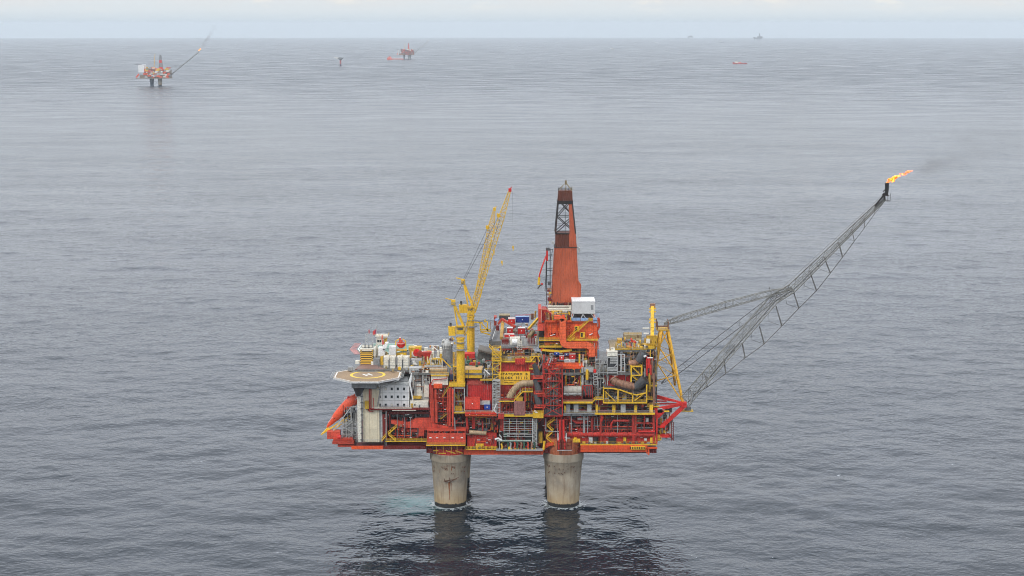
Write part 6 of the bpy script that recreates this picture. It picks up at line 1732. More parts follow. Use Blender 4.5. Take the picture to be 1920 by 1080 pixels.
# hanging lower chord with its posts
posts = [(1323, 704, 1326, 726), (1357, 672, 1361, 700), (1392, 645, 1397, 671), (1424, 612, 1433, 645), (1455, 574, 1466, 611), (1486, 542, 1498, 578), (1518, 508, 1531, 545), (1545, 482, 1557, 512), (1572, 454, 1580, 482), (1597, 430, 1602, 452), (1620, 407, 1621, 427), (1639, 391, 1640, 401)]
mb = MB(); prev = at(1295, 742, 8)
for k, (x0, y0, x1, y1) in enumerate(posts):
    yd_ = 9+min(1, k/4)*13.5
    a, b = at(x0, y0, yd_), at(x1, y1, yd_-.5); mb.bar(a, b, .55 if k < 9 else .32); mb.bar(prev, b, .36 if k < 10 else .25, n=6)
    q = at(x0-12, y0+12, yd_) if False else at(x0+14, y0-13, yd_+1.5)
    if 0 < k < 10: mb.bar(b, at(x1-28+k, y1-8, yd_+2), .12); mb.bar(at(x1-28+k, y1-8, yd_+2), at(x0-14, y0+10, yd_), .12)
    prev = b
mb.bar(prev, at(1656, 381, 24), .2)
mb.build('lower_stay', paint('dark weathered steel', (.17, .165, .155)), boom)
# flare tip
mb = MB(); t0 = at(1662, 366, 24); t1 = at(1663, 343, 24)
mb.tube([t0, at(1663, 355, 24), t1], [.75, .85, .95], 12); mb.box(t0.x-1.6, t0.x+1.0, 22.5, 25.5, t0.z-.3, t0.z); mb.box(t0.x-.3, t0.x+1.6, 22.6, 25.3, t0.z-2.6, t0.z-2.4)
for dx in (-1.3, .4, 1.4): mb.bar((t0.x+dx, 22.6, t0.z-2.6), (t0.x+dx, 22.6, t0.z+1), .2)
mb.bar(t0+Vector((-1.6, 0, 1.6)), at(1664, 352, 24), .4); mb.tube([at(1655, 366, 24), at(1657, 362, 24), at(1659, 374, 24)], .5, 8)
mb.bar(at(1640, 386, 23), at(1657, 366, 23), .6); mb.bar(at(1640, 389, 25), at(1659, 372, 25), .5)
mb.build('flare_tip', BLK, boom)
# ============================================================ things that stand on or near the platform
def child(mb, name, mat, parent, smooth=False): return mb.build(name, mat, parent, smooth=smooth)
def pedestal_crane(px, base_py, col_top, Y, house, apexp, boomft, boomtip, w, lab, cab=None, hook=None, jibtip=None, cabdx=None, platform=None):
    b0 = at(px, base_py, Y); T = thing('pedestal_crane', lab, 'crane', (b0.x, Y+1.9, b0.z), 'yellow pedestal cranes on the near platform')
    cx_, cy_ = b0.x, Y+1.9; r_ = 1.82
    zt = ZP(col_top, Y+1.9); 
    MB().lathe((cx_, cy_, 0), [(r_, b0.z), (r_, zt-.6), (r_*1.02, zt)], 28).build('pedestal', YEL, T, smooth=True)
    zz = zt; mb = MB()
    for (dz, rr) in ((0, 2.6), (3.0, 2.3)):
        child(MB().lathe((cx_, cy_, zt+dz), [(rr, 0), (rr, .35)], 24), 'slewing_ring', GRY, T)
    mb = MB().lathe((cx_, cy_, zt+.36), [(1.75, 0), (1.75, 2.6)], 20).lathe((cx_, cy_, zt+3.4), [(1.7, 0), (1.5, 1.0), (1.9, 1.2), (1.9, 2)], 20)
    child(mb, 'slewing_column', YEL, T, True)
    o = MB()
    for k in range(16):
        a = 2*math.pi*k/16; o.bar((cx_+3.0*math.cos(a), cy_+3.0*math.sin(a), zt+.1), (cx_+3.0*math.cos(a), cy_+3.0*math.sin(a), zt+1.3), .09)
    prev = None
    for k in range(17):
        a = 2*math.pi*k/16; p = Vector((cx_+3.0*math.cos(a), cy_+3.0*math.sin(a), zt+1.3))
        if prev: o.bar(prev, p, .09); o.bar(prev-Vector((0, 0, 1.25)), p-Vector((0, 0, 1.25)), .25)
        prev = p
    child(o, 'ring_platform', GRY, T)
    x0, y0, x1, y1 = house; p, q = at(x0, y0, cy_-2), at(x1, y1, cy_-2)
    h = MB().box(p.x, q.x, cy_-2, cy_+2, q.z, p.z).bar((p.x-.4, cy_-2.2, p.z), (q.x+1, cy_-2.2, p.z), .4).build('machinery_house', YEL, T)
    MB().box(p.x+.5, q.x-.6, cy_-2.1, cy_-2.01, p.z-1.6, p.z-.7).build('vent', DGRY, h)
    x0, y0, x1, y1 = cab; p, q = at(x0, y0, cy_-1.5), at(x1, y1, cy_-1.5)
    c_ = MB().hexa([(p.x+.2, cy_-1.5, q.z), (q.x, cy_-1.5, q.z), (q.x, cy_+1.5, q.z), (p.x+.2, cy_+1.5, q.z)], [(p.x, cy_-1.5, p.z), (q.x, cy_-1.5, p.z), (q.x, cy_+1.5, p.z), (p.x, cy_+1.5, p.z)]).build('engine_box', YEL, T)
    mb = MB(); mb.lathe((p.x+1.4, cy_, p.z), [(.55, 0), (.55, 1.5)], 10); mb.use(DGRY)
    child(MB().lathe((p.x+1.0, cy_, p.z), [(.5, 0), (.5, 1.6)], 10), 'exhaust', BLK, c_)
    child(MB().rail([(p.x, cy_-1.5, p.z), (q.x, cy_-1.5, p.z)], h=.9, post=1), 'railing', GRY, c_)
    ap = at(*apexp, cy_); hx0, hx1 = at(house[0]+2, house[1], cy_), at(house[2]-1, house[1], cy_)
    mb = MB()
    for dy in (-1.3, 1.3):
        o_ = Vector((0, dy, 0)); mb.bar(hx0+o_, ap+o_*.4, .5); mb.bar(hx1+o_, ap+o_*.4, .85)
    mb.box(ap.x-.9, ap.x+.9, cy_-1, cy_+1, ap.z-1.1, ap.z+.9); mb.bar(ap+Vector((0, 0, .7)), ap+Vector((-3.4, 0, 1.6)), .35)
    child(mb, 'a_frame', YEL, T)
    g = MB().box(ap.x-2, ap.x+1, cy_-1.2, cy_+1.2, ap.z-1.5, ap.z-1.3).rail([(ap.x-2, cy_-1.2, ap.z-1.3), (ap.x+1, cy_-1.2, ap.z-1.3)], post=1, h=1.2)
    child(g, 'apex_platform', GRY, T)
    # boom
    f0, f1 = at(*boomft, cy_), at(*boomtip, cy_); d = (f1-f0).normalized(); u = Vector((-d.z, 0, d.x)).normalized()
    if u.x > 0: u = -u
    def ring(p, w_, h_): return [p+Vector((0, -w_/2, 0))-u*h_/2, p+Vector((0, w_/2, 0))-u*h_/2, p+Vector((0, w_/2, 0))+u*h_/2, p+Vector((0, -w_/2, 0))+u*h_/2]
    a, b = f0.lerp(f1, .2), f0.lerp(f1, .82)
    mb = MB().truss(ring(f0, 2.4, .7), ring(a, 2.4, w), .15, 5, .07).truss(ring(a, 2.4, w), ring(b, 2.2, w*.95), .15, 22, .065)
    mb.truss(ring(b, 2.2, w*.95), ring(f1, 1.4, .8), .15, 6, .07)
    bo = child(mb, 'boom', YEL, T)
    hp_ = MB().box(f1.x-.6, f1.x+.7, cy_-.9, cy_+.9, f1.z-.5, f1.z+.9).bar(f1+Vector((0, 0, .8)), f1+Vector((1, 0, 1.6)), .25)
    child(hp_, 'boom_head', BRED if jibtip else YEL, bo)
    e = b+u*w*.5; child(MB().box(e.x-.9, e.x+.7, cy_-.8, cy_+.8, e.z-.6, e.z+.9).bar(e, e+Vector((-.8, 0, 1.2)), .3), 'sheave_block', YEL, bo)
    mb = MB()
    for dy in (-.7, 0, .7):
        o_ = Vector((0, dy, 0)); mb.bar(ap+o_+Vector((0, 0, .5)), e+o_, .10); mb.bar(f0.lerp(f1, .05)+o_+u*.2, f0.lerp(f1, .8)+o_+u*(w*.15), .10)
    child(mb, 'rope', DGRY, T)
    for (hx, hy, tx, ty) in hook:
        a, b = at(tx, ty, cy_), at(hx, hy, cy_)
        child(MB().bar(a, b, .07), 'hoist_rope', GRY, T)
        hk = MB().box(b.x-.35, b.x+.35, cy_-.25, cy_+.25, b.z-1.2, b.z).tube([b+Vector((0, 0, -1.2)), b+Vector((.3, 0, -1.7)), b+Vector((0, 0, -2.1)), b+Vector((-.3, 0, -1.8))], .12, 6)
        child(hk, 'hook_block', YEL, T)
    return T
pedestal_crane(863.5, 720, 655, 3.0, (855.5, 612, 870.5, 627), (850, 566), (871.5, 628), (956, 357), 2.6,
    'front yellow crane with the tall red-tipped boom, its pedestal on the near deck edge', (840.3, 613, 854, 629.5), [(962, 461, 961, 358), (941, 489, 941, 420)], True)
pedestal_crane(882.6, 661, 612, 47.0, (876, 576, 888.5, 590), (868.5, 527), (890, 586), (927, 393), 2.9,
    'rear yellow crane behind the front one, shorter pedestal and blunt yellow boom end', (860.5, 572, 875.5, 587), [(926, 470, 928, 396)])
# third crane: short box boom laid steeply, beside the flare support frame
T = thing('pedestal_crane', 'small yellow crane with stubby upright boom on the right, beside the flare support frame', 'crane', (XP(1222, 650, 14), 16, ZP(656, 14)), 'yellow pedestal cranes on the near platform')
cx_, cy_ = XP(1222, 650, 14), 16.0; zt = ZP(656, 14)
MB().lathe((cx_, cy_, 0), [(1.5, 56), (1.5, zt-.5), (2.0, zt)], 20).build('pedestal', YELD, T, smooth=True)
MB().lathe((cx_-2.2, cy_, zt), [(3.4, 0), (4.0, .6), (4.0, 2.0)], 10).rail([(cx_-6.2, cy_-3.0, zt+2), (cx_+1.6, cy_-3.0, zt+2)], h=1.2, post=1).build('service_platform', YEL, T)
MB().box(cx_-2.2, cx_+2.4, cy_-1.5, cy_+2, zt+2, zt+6.2).box(cx_-3.2, cx_-2.25, cy_-1, cy_+1, zt+3, zt+5).build('machinery_house', YELD, T)
MB().box(cx_-2.6, cx_-.8, cy_-2.6, cy_-1.55, zt+3.0, zt+5.0).build('cab', CRMP, T)
MB().box(cx_-.1, cx_+1.4, cy_-2.4, cy_-1.55, zt+2.6, zt+4.4).build('winch_drum_cover', YELD, T)
b0 = Vector((cx_+.3, cy_-.2, zt+6)); b1 = Vector((XP(1223.5, 573, 24), 24, ZP(573, 24)))
MB().bar(b0, b1, 1.55, 1.2).bar(b0+Vector((-.9, -.6, 4)), b0+Vector((.9, -.6, 4)), .4).build('boom', YEL, T)
mb = MB()
for t in (.45, .55, .8, .9): p = b0.lerp(b1, t); mb.box(p.x-1.5, p.x+1.5, p.y-.4, p.y+.2, p.z-.3, p.z+.3)
mb.build('boom_bracket', YEL, T); MB().box(b1.x-1.2, b1.x+1.2, b1.y-.8, b1.y+.5, b1.z-1.6, b1.z+1.0).build('boom_head', BRN, T)
mb = MB()
for dx in (-1.4, 1.5): mb.bar(b0+Vector((dx, 0, 0)), b1+Vector((dx*.6, 0, -1)), .08)
mb.build('rope', DGRY, T); MB().box(cx_-3.6, cx_-1.2, cy_-1, cy_+1, zt+7, zt+7.3).bar((cx_-4, cy_, zt+9.5), (cx_-1, cy_, zt+9.5), .5).build('counter_arm', CRMP, T)

# boom rest arm on the platform beside the rear crane
mb = MB(); Y = 47
for a, b in (((888, 604), (905, 605)), ((900, 604), (901, 621)), ((901, 621), (921, 621)), ((903, 606), (916, 621)), ((908, 603), (914, 603)), ((914, 604), (914, 620)), ((901, 618), (920, 618)), ((901, 622), (922, 629)), ((908, 602), (911, 599))): mb.bar(at(*a, Y), at(*b, Y), .5)
mb.bar(at(920, 622, Y), at(924, 640, 30), .3)
mb.build('boom_rest', YEL, P); beampx([(919.5, 603, 47), (919.5, 622, 47)], .25, BRN, 0, 'post')

# lifeboat in the launch ramp
A, B = at(613, 801, 9.5), at(670, 743, 9.5); d = (B-A).normalized(); u = Vector((-d.z, 0, d.x)); 
if u.z < 0: u = -u
T = thing('lifeboat', 'enclosed orange lifeboat pointing nose down in its yellow launch ramp at the platform end', 'lifeboat', tuple(A))
L_ = (B-A).length; vs = []; NS = 16; NR = 14
for i in range(NS+1):
    t = i/NS; w_ = 2.25*math.sin(math.pi*min(1, (t*.92+.02)*.62+.0))**.6 if t < .8 else 2.25*(1-((t-.8)/.2)**2*.35)
    hgt = w_*(1.0 if t < .3 else 1.12)
    for k in range(NR):
        a = 2*math.pi*k/NR; vs.append(A+d*(t*L_)+Vector((0, math.cos(a)*w_, 0))+u*(math.sin(a)*hgt+.4*math.sin(math.pi*t)))
mb = MB(); fs = []
for i in range(NS):
    for k in range(NR): fs.append((i*NR+k, i*NR+(k+1) % NR, (i+1)*NR+(k+1) % NR, (i+1)*NR+k))
fs += [tuple(range(NR)), tuple(range(NS*NR, NS*NR+NR))]
mb.add(vs, fs); hull = mb.build('hull', BOAT, T, smooth=True)
mb = MB()
for i in range(7):
    p = A+d*(L_*(.28+.09*i))-Vector((0, 1.5, 0))+u*.5; mb.box(p.x-.18, p.x+.18, p.y-.12, p.y+.1, p.z-.18, p.z+.18)
mb.build('porthole', GLASS, T)
q = A+d*(L_*.86)+u*1.9; MB().box(q.x-1.1, q.x+1.1, q.y-1, q.y+1, q.z-.9, q.z+.7).build('steering_dome', BRED, T)
mb = MB().bar(A+d*2.2+u*1.2-Vector((0, 1.0, 0)), B+u*1.75-Vector((0, 1.1, 0)), .14)
mb.build('grab_rail', WHT, T)

# rescue boat on its cradle
pB = at(752, 652.5, 34); T = thing('rescue_boat', 'small red rescue boat with pink gunwale on a yellow cradle on the upper left deck', 'boat', tuple(pB))
vs = []; NS = 10
for i in range(NS+1):
    t = i/NS*2-1; w_ = 1.5*(1-abs(t)**3*.5); x_ = pB.x+t*1.9
    vs += [(x_, pB.y-w_, pB.z+2.2+abs(t)**2*.4), (x_, pB.y-w_*.7, pB.z+.6+abs(t)**3*.8), (x_, pB.y, pB.z+abs(t)**3*1.2), (x_, pB.y+w_*.7, pB.z+.6+abs(t)**3*.8), (x_, pB.y+w_, pB.z+2.2+abs(t)**2*.4)]
fs = [(5*i+k, 5*i+k+1, 5*i+6+k, 5*i+5+k) for i in range(NS) for k in range(4)] + [(5*i, 5*i+5, 5*i+9, 5*i+4) for i in range(NS)]
MB().add(vs, fs).build('hull', BRED, T, smooth=True)
mb = MB()
for i in range(NS): mb.bar(vs[5*i], vs[5*i+5], .35); mb.bar(vs[5*i+4], vs[5*i+9], .35)
mb.build('gunwale', paint('pale pink paint', (.80, .38, .33)), T)
MB().box(pB.x-.9, pB.x+.7, pB.y-.8, pB.y+.8, pB.z+2.3, pB.z+3.8).bar((pB.x-.4, pB.y, pB.z+3.8), (pB.x-.4, pB.y, pB.z+4.8), .7).build('wheelhouse', LRED, T)
MB().lathe((pB.x-.4, pB.y, pB.z+4.7), [(.3, 0), (.35, .3), (.1, .6)], 8).build('light', WHT, T)
mb = MB()
for dx in (-2.6, 2.4):
    mb.bar((pB.x+dx, pB.y-.5, pB.z-4), (pB.x+dx*.9, pB.y-.5, pB.z+3.4), .4); mb.bar((pB.x+dx*.9, pB.y-.5, pB.z+3.4), (pB.x+dx*.3, pB.y-.5, pB.z+4.4), .35)
mb.box(pB.x-2.9, pB.x+2.7, pB.y-1.8, pB.y+1, pB.z-1.0, pB.z-.5); mb.box(pB.x-2.4, pB.x+2.4, pB.y-2.2, pB.y-1.82, pB.z-3.2, pB.z-1.8); mb.bar((pB.x-3.4, pB.y-2, pB.z-3.4), (pB.x-1.6, pB.y-2, pB.z-.6), .35)
mb.build('boat_cradle', YEL, P)

# containers
def container(px0, px1, py0, py1, Y, dep, mat, lab, roofm=None, vent=False):
    a, b = at(px0, py0, Y), at(px1, py1, Y)
    T = thing('shipping_container', lab, 'container', ((a.x+b.x)/2, Y+dep/2, b.z), 'containers on the near platform')
    bd = MB().box(a.x, b.x, Y, Y+dep, b.z, a.z).build('box', mat, T)
    mb = MB()
    for x_ in (a.x-.04, b.x-.16): mb.box(x_, x_+.2, Y-.06, Y-.002, b.z, a.z)
    mb.box(a.x+.2, b.x-.2, Y-.05, Y-.004, a.z-.2, a.z); mb.box(a.x+.2, b.x-.2, Y-.05, Y-.004, b.z, b.z+.2)
    mb.build('corner_frame', mat, T)
    MB().box(a.x-.05, b.x+.05, Y-.05, Y+dep+.05, a.z+.005, a.z+.12).build('roof', roofm or mat, T)
    c_ = (a.x+b.x)/2; MB().box(c_-.25, c_+.25, Y-.09, Y-.062, (a.z+b.z)/2-.1, (a.z+b.z)/2+.35).build('door_plate', WHT, T)
    return T
PALE = paint('pale dusty roof', (.62, .50, .46), rust=.2)
BC = paint('container blue', (.022, .065, .36), rust=.1, corr=.5); RC = paint('container red', (.70, .03, .022), rust=.12, corr=.5); OC = paint('container orange red', (.80, .07, .04), rust=.1, corr=.5)
container(871.5, 900, 747, 767.5, 1.2, 3, OC, 'large orange red container with fold-out lid on the balcony in front of the red workshop')
container(907.5, 919.5, 759.5, 768, 2.4, 2, BC, 'small blue container on the balcony beside the orange red one', BC)
container(967, 992, 594.5, 605, 40, 3, BC, 'bright blue container with white roof standing at the back of the pipe deck', LBLUE)
container(953, 965.5, 598.5, 607, 36, 5, RC, 'red container left of the blue one at the back of the pipe deck', PALE)
container(951, 961.5, 615.5, 626, 24, 3, RC, 'red container with white rim in the middle of the pipe deck, left of its twin', WHT)
container(971, 984.5, 615.5, 626, 23, 3, RC, 'red container with white rim right of its twin on the middle of the pipe deck', WHT)
container(946, 964, 627.5, 632.5, 17, 3, RC, 'long low red container with pale roof nearest the front rail of the pipe deck', PALE)
container(1067.5, 1079, 664.5, 673.5, 8.5, 3, RC, 'red container at the right end of the cargo deck under the drilling module', PALE)
container(1049, 1057.5, 668, 674.5, 8.2, 2.4, RC, 'small red container beside the blue ones on the cargo deck', PALE)
container(1039, 1048.5, 660.5, 666, 9.5, 2.4, BC, 'blue container with white roof stacked at the left of the cargo deck', WHT)
container(1058.5, 1066, 662.5, 667, 10, 2.4, plain('dull blue paint', (.05, .08, .2)), 'dull dark blue container between the red ones on the cargo deck', LGRY)
container(1029, 1043, 673, 678.5, 8.4, 2.4, LRED, 'low faded red container with pale roof at the left front of the cargo deck', PALE)
container(1058, 1078, 675, 679.5, 8.0, 2.4, LGRY, 'low grey container at the front edge of the cargo deck', WHT)
container(1148, 1158, 704.5, 707, 6, 2, LRED, 'flat faded red container in front of the cream fan house', PALE)

# flame and smoke
def flame():
    m, t, b = new_mat('flame'); K = t.links.new
    tc = N(t, 'ShaderNodeTexCoord'); n = N(t, 'ShaderNodeTexNoise', i_Scale=.8, i_Detail=4); K(tc.outputs['Object'], n.inputs['Vector'])
    r = ramp(t, [(.35, (1.0, .10, .01)), (.5, (1.0, .30, .02)), (.62, (1.0, .62, .10)), (.75, (1.0, .85, .35))], n.outputs['Fac'])
    K(r.outputs[0], b.inputs['Base Color']); K(r.outputs[0], b.inputs['Emission Color']); b.inputs['Emission Strength'].default_value = 1.35
    p0 = at(1664, 342, 24); root_ = thing('flare_flame', 'orange and yellow gas flame blowing to the right from the flare boom tip', 'flame', tuple(p0))
    rng = random.Random(4)
    for nm, a, b_, n_, w_ in (('flame_body', (1665, 341), (1685, 329.5), 26, .9), ('flame_tongue', (1690, 327.5), (1709, 320.5), 16, .6)):
        bm = bmesh.new(); A, B = at(*a, 24), at(*b_, 24)
        for k in range(n_):
            f = k/(n_-1); c_ = A.lerp(B, f); env = math.sin(math.pi*min(1, .12+f*.8))
            s_ = w_*env*rng.uniform(.45, 1.0)
            c_ = c_+Vector((rng.uniform(-.8, .8), rng.uniform(-.7, .7), rng.uniform(-.7, .7)*env))
            M = Matrix.Translation(c_) @ Matrix.Rotation(-R(30+rng.uniform(-18, 18)), 4, 'Y') @ Matrix.Diagonal((s_*1.7, s_*.8, s_*.55, 1))
            bmesh.ops.create_icosphere(bm, subdivisions=2, radius=1, matrix=M)
        for v in bm.verts: v.co += Vector((rng.uniform(-.16, .16), rng.uniform(-.16, .16), rng.uniform(-.16, .16)))
        me = bpy.data.meshes.new(nm); bm.to_mesh(me); bm.free(); me.materials.append(m if nm == 'flame_body' else flame2(m))
        o = bpy.data.objects.new(nm, me); COL.objects.link(o); o.parent = root_; o.matrix_parent_inverse = world_of(root_).inverted()
def flame2(m):
    m2 = m.copy(); m2.name = 'flame tongue'
    el = [n for n in m2.node_tree.nodes if n.type == 'VALTORGB'][0].color_ramp.elements
    for e, c in zip(el, ((.9, .12, .03), (1, .2, .06), (1, .35, .14), (1, .6, .3))): e.color = (*c, 1)
    return m2
flame()
def smoke(name, pts, dens, lab, seed, scale, thr=.42):
    """pts: list of (centre, radius) lumps; the volume thins out with each lump's edge and a noise"""
    bm = bmesh.new()
    vs = []; rings = []
    for c, r in pts:
        ring = []
        for k in range(10): a = 2*math.pi*k/10; ring.append(bm.verts.new(c+Vector((0, math.cos(a)*r, math.sin(a)*r))))
        rings.append(ring)
    for r0, r1 in zip(rings, rings[1:]):
        for k in range(10): bm.faces.new((r0[k], r0[(k+1) % 10], r1[(k+1) % 10], r1[k]))
    bm.faces.new(rings[0]); bm.faces.new(rings[-1]); bmesh.ops.recalc_face_normals(bm, faces=bm.faces)
    me = bpy.data.meshes.new(name); bm.to_mesh(me); bm.free()
    m = bpy.data.materials.new(name+' vapour'); m.use_nodes = True; t = m.node_tree; t.nodes.clear(); K = t.links.new
    tc = N(t, 'ShaderNodeTexCoord')
    # distance from the plume's axis
    a, b = pts[0][0], pts[-1][0]; ra, rb = pts[1][1], pts[-2][1]
    ax = (b-a); Ln = ax.length; ax.normalize()
    sb_ = N(t, 'ShaderNodeVectorMath', operation='SUBTRACT'); K(tc.outputs['Object'], sb_.inputs[0]); sb_.inputs[1].default_value = tuple(a)
    dt = N(t, 'ShaderNodeVectorMath', operation='DOT_PRODUCT'); K(sb_.outputs[0], dt.inputs[0]); dt.inputs[1].default_value = tuple(ax)
    sc_ = N(t, 'ShaderNodeVectorMath', operation='SCALE'); sc_.inputs[0].default_value = tuple(ax); K(dt.outputs['Value'], sc_.inputs['Scale'])
    pr = N(t, 'ShaderNodeVectorMath', operation='SUBTRACT'); K(sb_.outputs[0], pr.inputs[0]); K(sc_.outputs[0], pr.inputs[1])
    ln = N(t, 'ShaderNodeVectorMath', operation='LENGTH'); K(pr.outputs[0], ln.inputs[0])
    rr = N(t, 'ShaderNodeMapRange'); K(dt.outputs['Value'], rr.inputs['Value']); rr.inputs['From Max'].default_value = Ln; rr.inputs['To Min'].default_value = ra; rr.inputs['To Max'].default_value = rb
    q = N(t, 'ShaderNodeMath', operation='DIVIDE'); K(ln.outputs['Value'], q.inputs[0]); K(rr.outputs[0], q.inputs[1])
    fall = ramp(t, [(.0, 1.0), (.9, 0.0)], q.outputs[0], 'EASE')
    n = N(t, 'ShaderNodeTexNoise', i_Scale=scale, i_Detail=3.0, i_Roughness=.5); K(tc.outputs['Object'], n.inputs['Vector'])
    nr = ramp(t, [(thr, 0.0), (thr+.2, 1.0)], n.outputs['Fac'])
    m1_ = N(t, 'ShaderNodeMath', operation='MULTIPLY'); K(fall.outputs[0], m1_.inputs[0]); K(nr.outputs[0], m1_.inputs[1])
    ends = N(t, 'ShaderNodeMath', operation='DIVIDE'); K(dt.outputs['Value'], ends.inputs[0]); ends.inputs[1].default_value = Ln
    er = ramp(t, [(0.0, 0.0), (.06, 1.0), (.22, .6), (.6, .16), (1.0, 0.0)], ends.outputs[0])
    m2 = N(t, 'ShaderNodeMath', operation='MULTIPLY'); K(m1_.outputs[0], m2.inputs[0]); K(er.outputs[0], m2.inputs[1])
    m3 = N(t, 'ShaderNodeMath', operation='MULTIPLY'); K(m2.outputs[0], m3.inputs[0]); m3.inputs[1].default_value = dens
    pv = N(t, 'ShaderNodeVolumePrincipled'); pv.inputs['Color'].default_value = (.32, .31, .31, 1); K(m3.outputs[0], pv.inputs['Density'])
    ou = N(t, 'ShaderNodeOutputMaterial'); K(pv.outputs[0], ou.inputs['Volume'])
    me.materials.append(m); o = bpy.data.objects.new(name, me); COL.objects.link(o); o['kind'] = 'stuff'; o['label'] = lab; o['category'] = 'smoke'
    return o
smoke('smoke', [(at(1708, 321, 24), 1.5), (at(1722, 312, 24), 7.0), (at(1760, 300, 24), 9), (at(1810, 278, 24), 15), (at(1870, 255, 24), 24), (at(1960, 225, 24), 34)], .075, 'thin grey smoke drifting right from the near flare flame', 1, .09)

# ============================================================ things out on the water
def far_platform(px, py, S, lab, scheme, mirror=False, faded=False):
    """a distant platform: deck, legs, quarters, derrick, crane, flare boom; S scales it; built round its own base"""
    o = sea_at(px, py); T = thing('distant_oil_platform', lab, 'oil platform', tuple(o), 'platforms far off on the water')
    def w(x, y, z): return Vector((o.x+x*S, o.y+y*S, o.z+z*S))
    def B(name, x0, x1, y0, y1, z0, z1, mat, par=T):
        a, b = w(x0, y0, z0), w(x1, y1, z1); return MB().box(a.x, b.x, a.y, b.y, a.z, b.z).build(name, mat, par)
    rng = random.Random(int(px)); c = scheme
    for (lx, ly, m_) in c['legs']:
        MB().lathe(w(lx, ly, 0), [(6.2*S, -2*S), (6.4*S, 8*S), (8*S, 24*S), (8.4*S, 27*S)], 20).build('concrete_leg', m_, T, smooth=True)
    B('deck', -68, 52, -22, 26, 26, 28, c['dark'])
    B('lower_module', -54, 50, -18, 24, 28, 38, c['dark'])
    for k in range(85):
        x0 = rng.uniform(-42, 44); z0 = rng.uniform(28, 62); wd = rng.uniform(4, 13)
        B('module', x0, x0+wd, -21-rng.uniform(0, 1.5), -8, z0, z0+rng.uniform(3, 8), rng.choice(c['mods']))
    B('main_module', -40, 49, -17, 24, 38, 56, c['dark'])
    for k in range(9): B('deck_house', -38+k*9.5, -32+k*9.5+rng.uniform(0, 3), -12, 6, 52, 56+rng.uniform(0, 6), rng.choice(c['mods']))
    q = B('living_quarters', *c['lq'][:2], -23, 12, *c['lq'][2:], c['lqm'])
    B('helideck', c['lq'][0]-14, c['lq'][0]+8, -20, 6, c['lq'][3]+1, c['lq'][3]+2.2, DGRY)
    mb = MB().bar(w(-68, -14, 30), w(-58, -14, 42), 5*S); mb.build('lifeboat_station', BOAT, T)
    dx = c['dx']; mb = MB(); h0, h1 = 5.5, 2.2
    def sqr(x, z, h): return [w(x-h, -h, z), w(x+h, -h, z), w(x+h, h, z), w(x-h, h, z)]
    d_ = MB().hexa(sqr(dx, 52, 8), sqr(dx, 66, 5.5)).build('derrick_base', c['d'][0], T)
    if c.get('clad'): MB().hexa(sqr(dx, 66, 5.5), sqr(dx, 98, 3.6)).build('derrick', c['d'][0], T)
    else:
        MB().truss(sqr(dx, 66, 5.5), sqr(dx, 80, 4.7), .7*S, 3, .4*S, True).build('derrick', c['d'][1], T)
        MB().hexa(sqr(dx, 80, 4.7), sqr(dx, 90, 4.2)).build('derrick_band', c['d'][0], T)
    MB().truss(sqr(dx, 98 if c.get('clad') else 90, 3.8), sqr(dx, 108, 2.2), .6*S, 3, .4*S, True).build('derrick_top', c['d'][1], T)
    # crane
    cxn = c['crane']; MB().lathe(w(cxn, -8, 0), [(2.2*S, 52*S), (2.2*S, 66*S)], 10).build('crane_pedestal', YEL, T)
    MB().bar(w(cxn, -8, 64), w(cxn+5, -8, 112), 1.3*S).box(w(cxn-4, -10, 62).x, w(cxn+3, -10, 62).x, w(0, -11, 0).y, w(0, -6, 0).y, o.z+60*S, o.z+66*S).build('crane_boom', YEL, T)
    # flare boom
    if c.get('flare'):
        fx, fz = c['flare']
        r0, r1 = w(50, 0, 36), w(fx, 0, fz)
        mb = MB().truss([r0+Vector((0, -2*S, 0)), r0+Vector((0, 2*S, 0)), r0+Vector((0, 0, 3.5*S))], [r1+Vector((0, -1*S, 0)), r1+Vector((0, 1*S, 0)), r1+Vector((0, 0, 1.5*S))], .6*S, 14, .3*S)
        mb.bar(w(44, 0, 62), r0.lerp(r1, .48), 1.0*S).bar(w(44, 0, 50), w(44, 0, 62), 1.4*S).bar(r1, r1+Vector((1.5*S, 0, 6*S)), 1.4*S)
        mb.build('flare_boom', BOOMG, T)
    return T, o, w
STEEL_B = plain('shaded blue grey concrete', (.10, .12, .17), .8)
modsA = [YEL, ORG, ORG, CRMP, ORG, GRY, YEL, CRMP, LRED, DECKT, LGRY, WHT, CRMP]
TA, oA, wA = far_platform(294, 161, 1.0, 'distant platform on the left with white living quarters, orange derrick and small flare', dict(
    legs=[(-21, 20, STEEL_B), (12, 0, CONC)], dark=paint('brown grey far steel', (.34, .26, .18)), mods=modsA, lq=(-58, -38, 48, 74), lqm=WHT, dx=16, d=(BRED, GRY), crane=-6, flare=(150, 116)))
fl = wA(152, 0, 124)
T = thing('flare_flame', 'tiny pale orange flare flame at the boom tip of the distant left platform', 'flame', tuple(fl))
bm = bmesh.new()
for k in range(6): bmesh.ops.create_icosphere(bm, subdivisions=1, radius=random.uniform(1.2, 2.4), matrix=Matrix.Translation(fl+Vector((k*1.2, 0, k*1.0+random.uniform(-1, 1)))))
me = bpy.data.meshes.new('flame_body'); bm.to_mesh(me); bm.free(); me.materials.append(bpy.data.materials['flame']); o = bpy.data.objects.new('flame_body', me); COL.objects.link(o); o.parent = T; o.matrix_parent_inverse = world_of(T).inverted()
smoke('smoke', [(fl+Vector((6, 0, 8)), 5), (fl+Vector((18, 0, 22)), 10), (fl+Vector((34, 0, 42)), 15), (fl+Vector((50, 0, 66)), 20), (fl+Vector((62, 0, 88)), 18)], .10, 'thin smoke wisp rising from the distant left platform flare', 2, .06, .40)
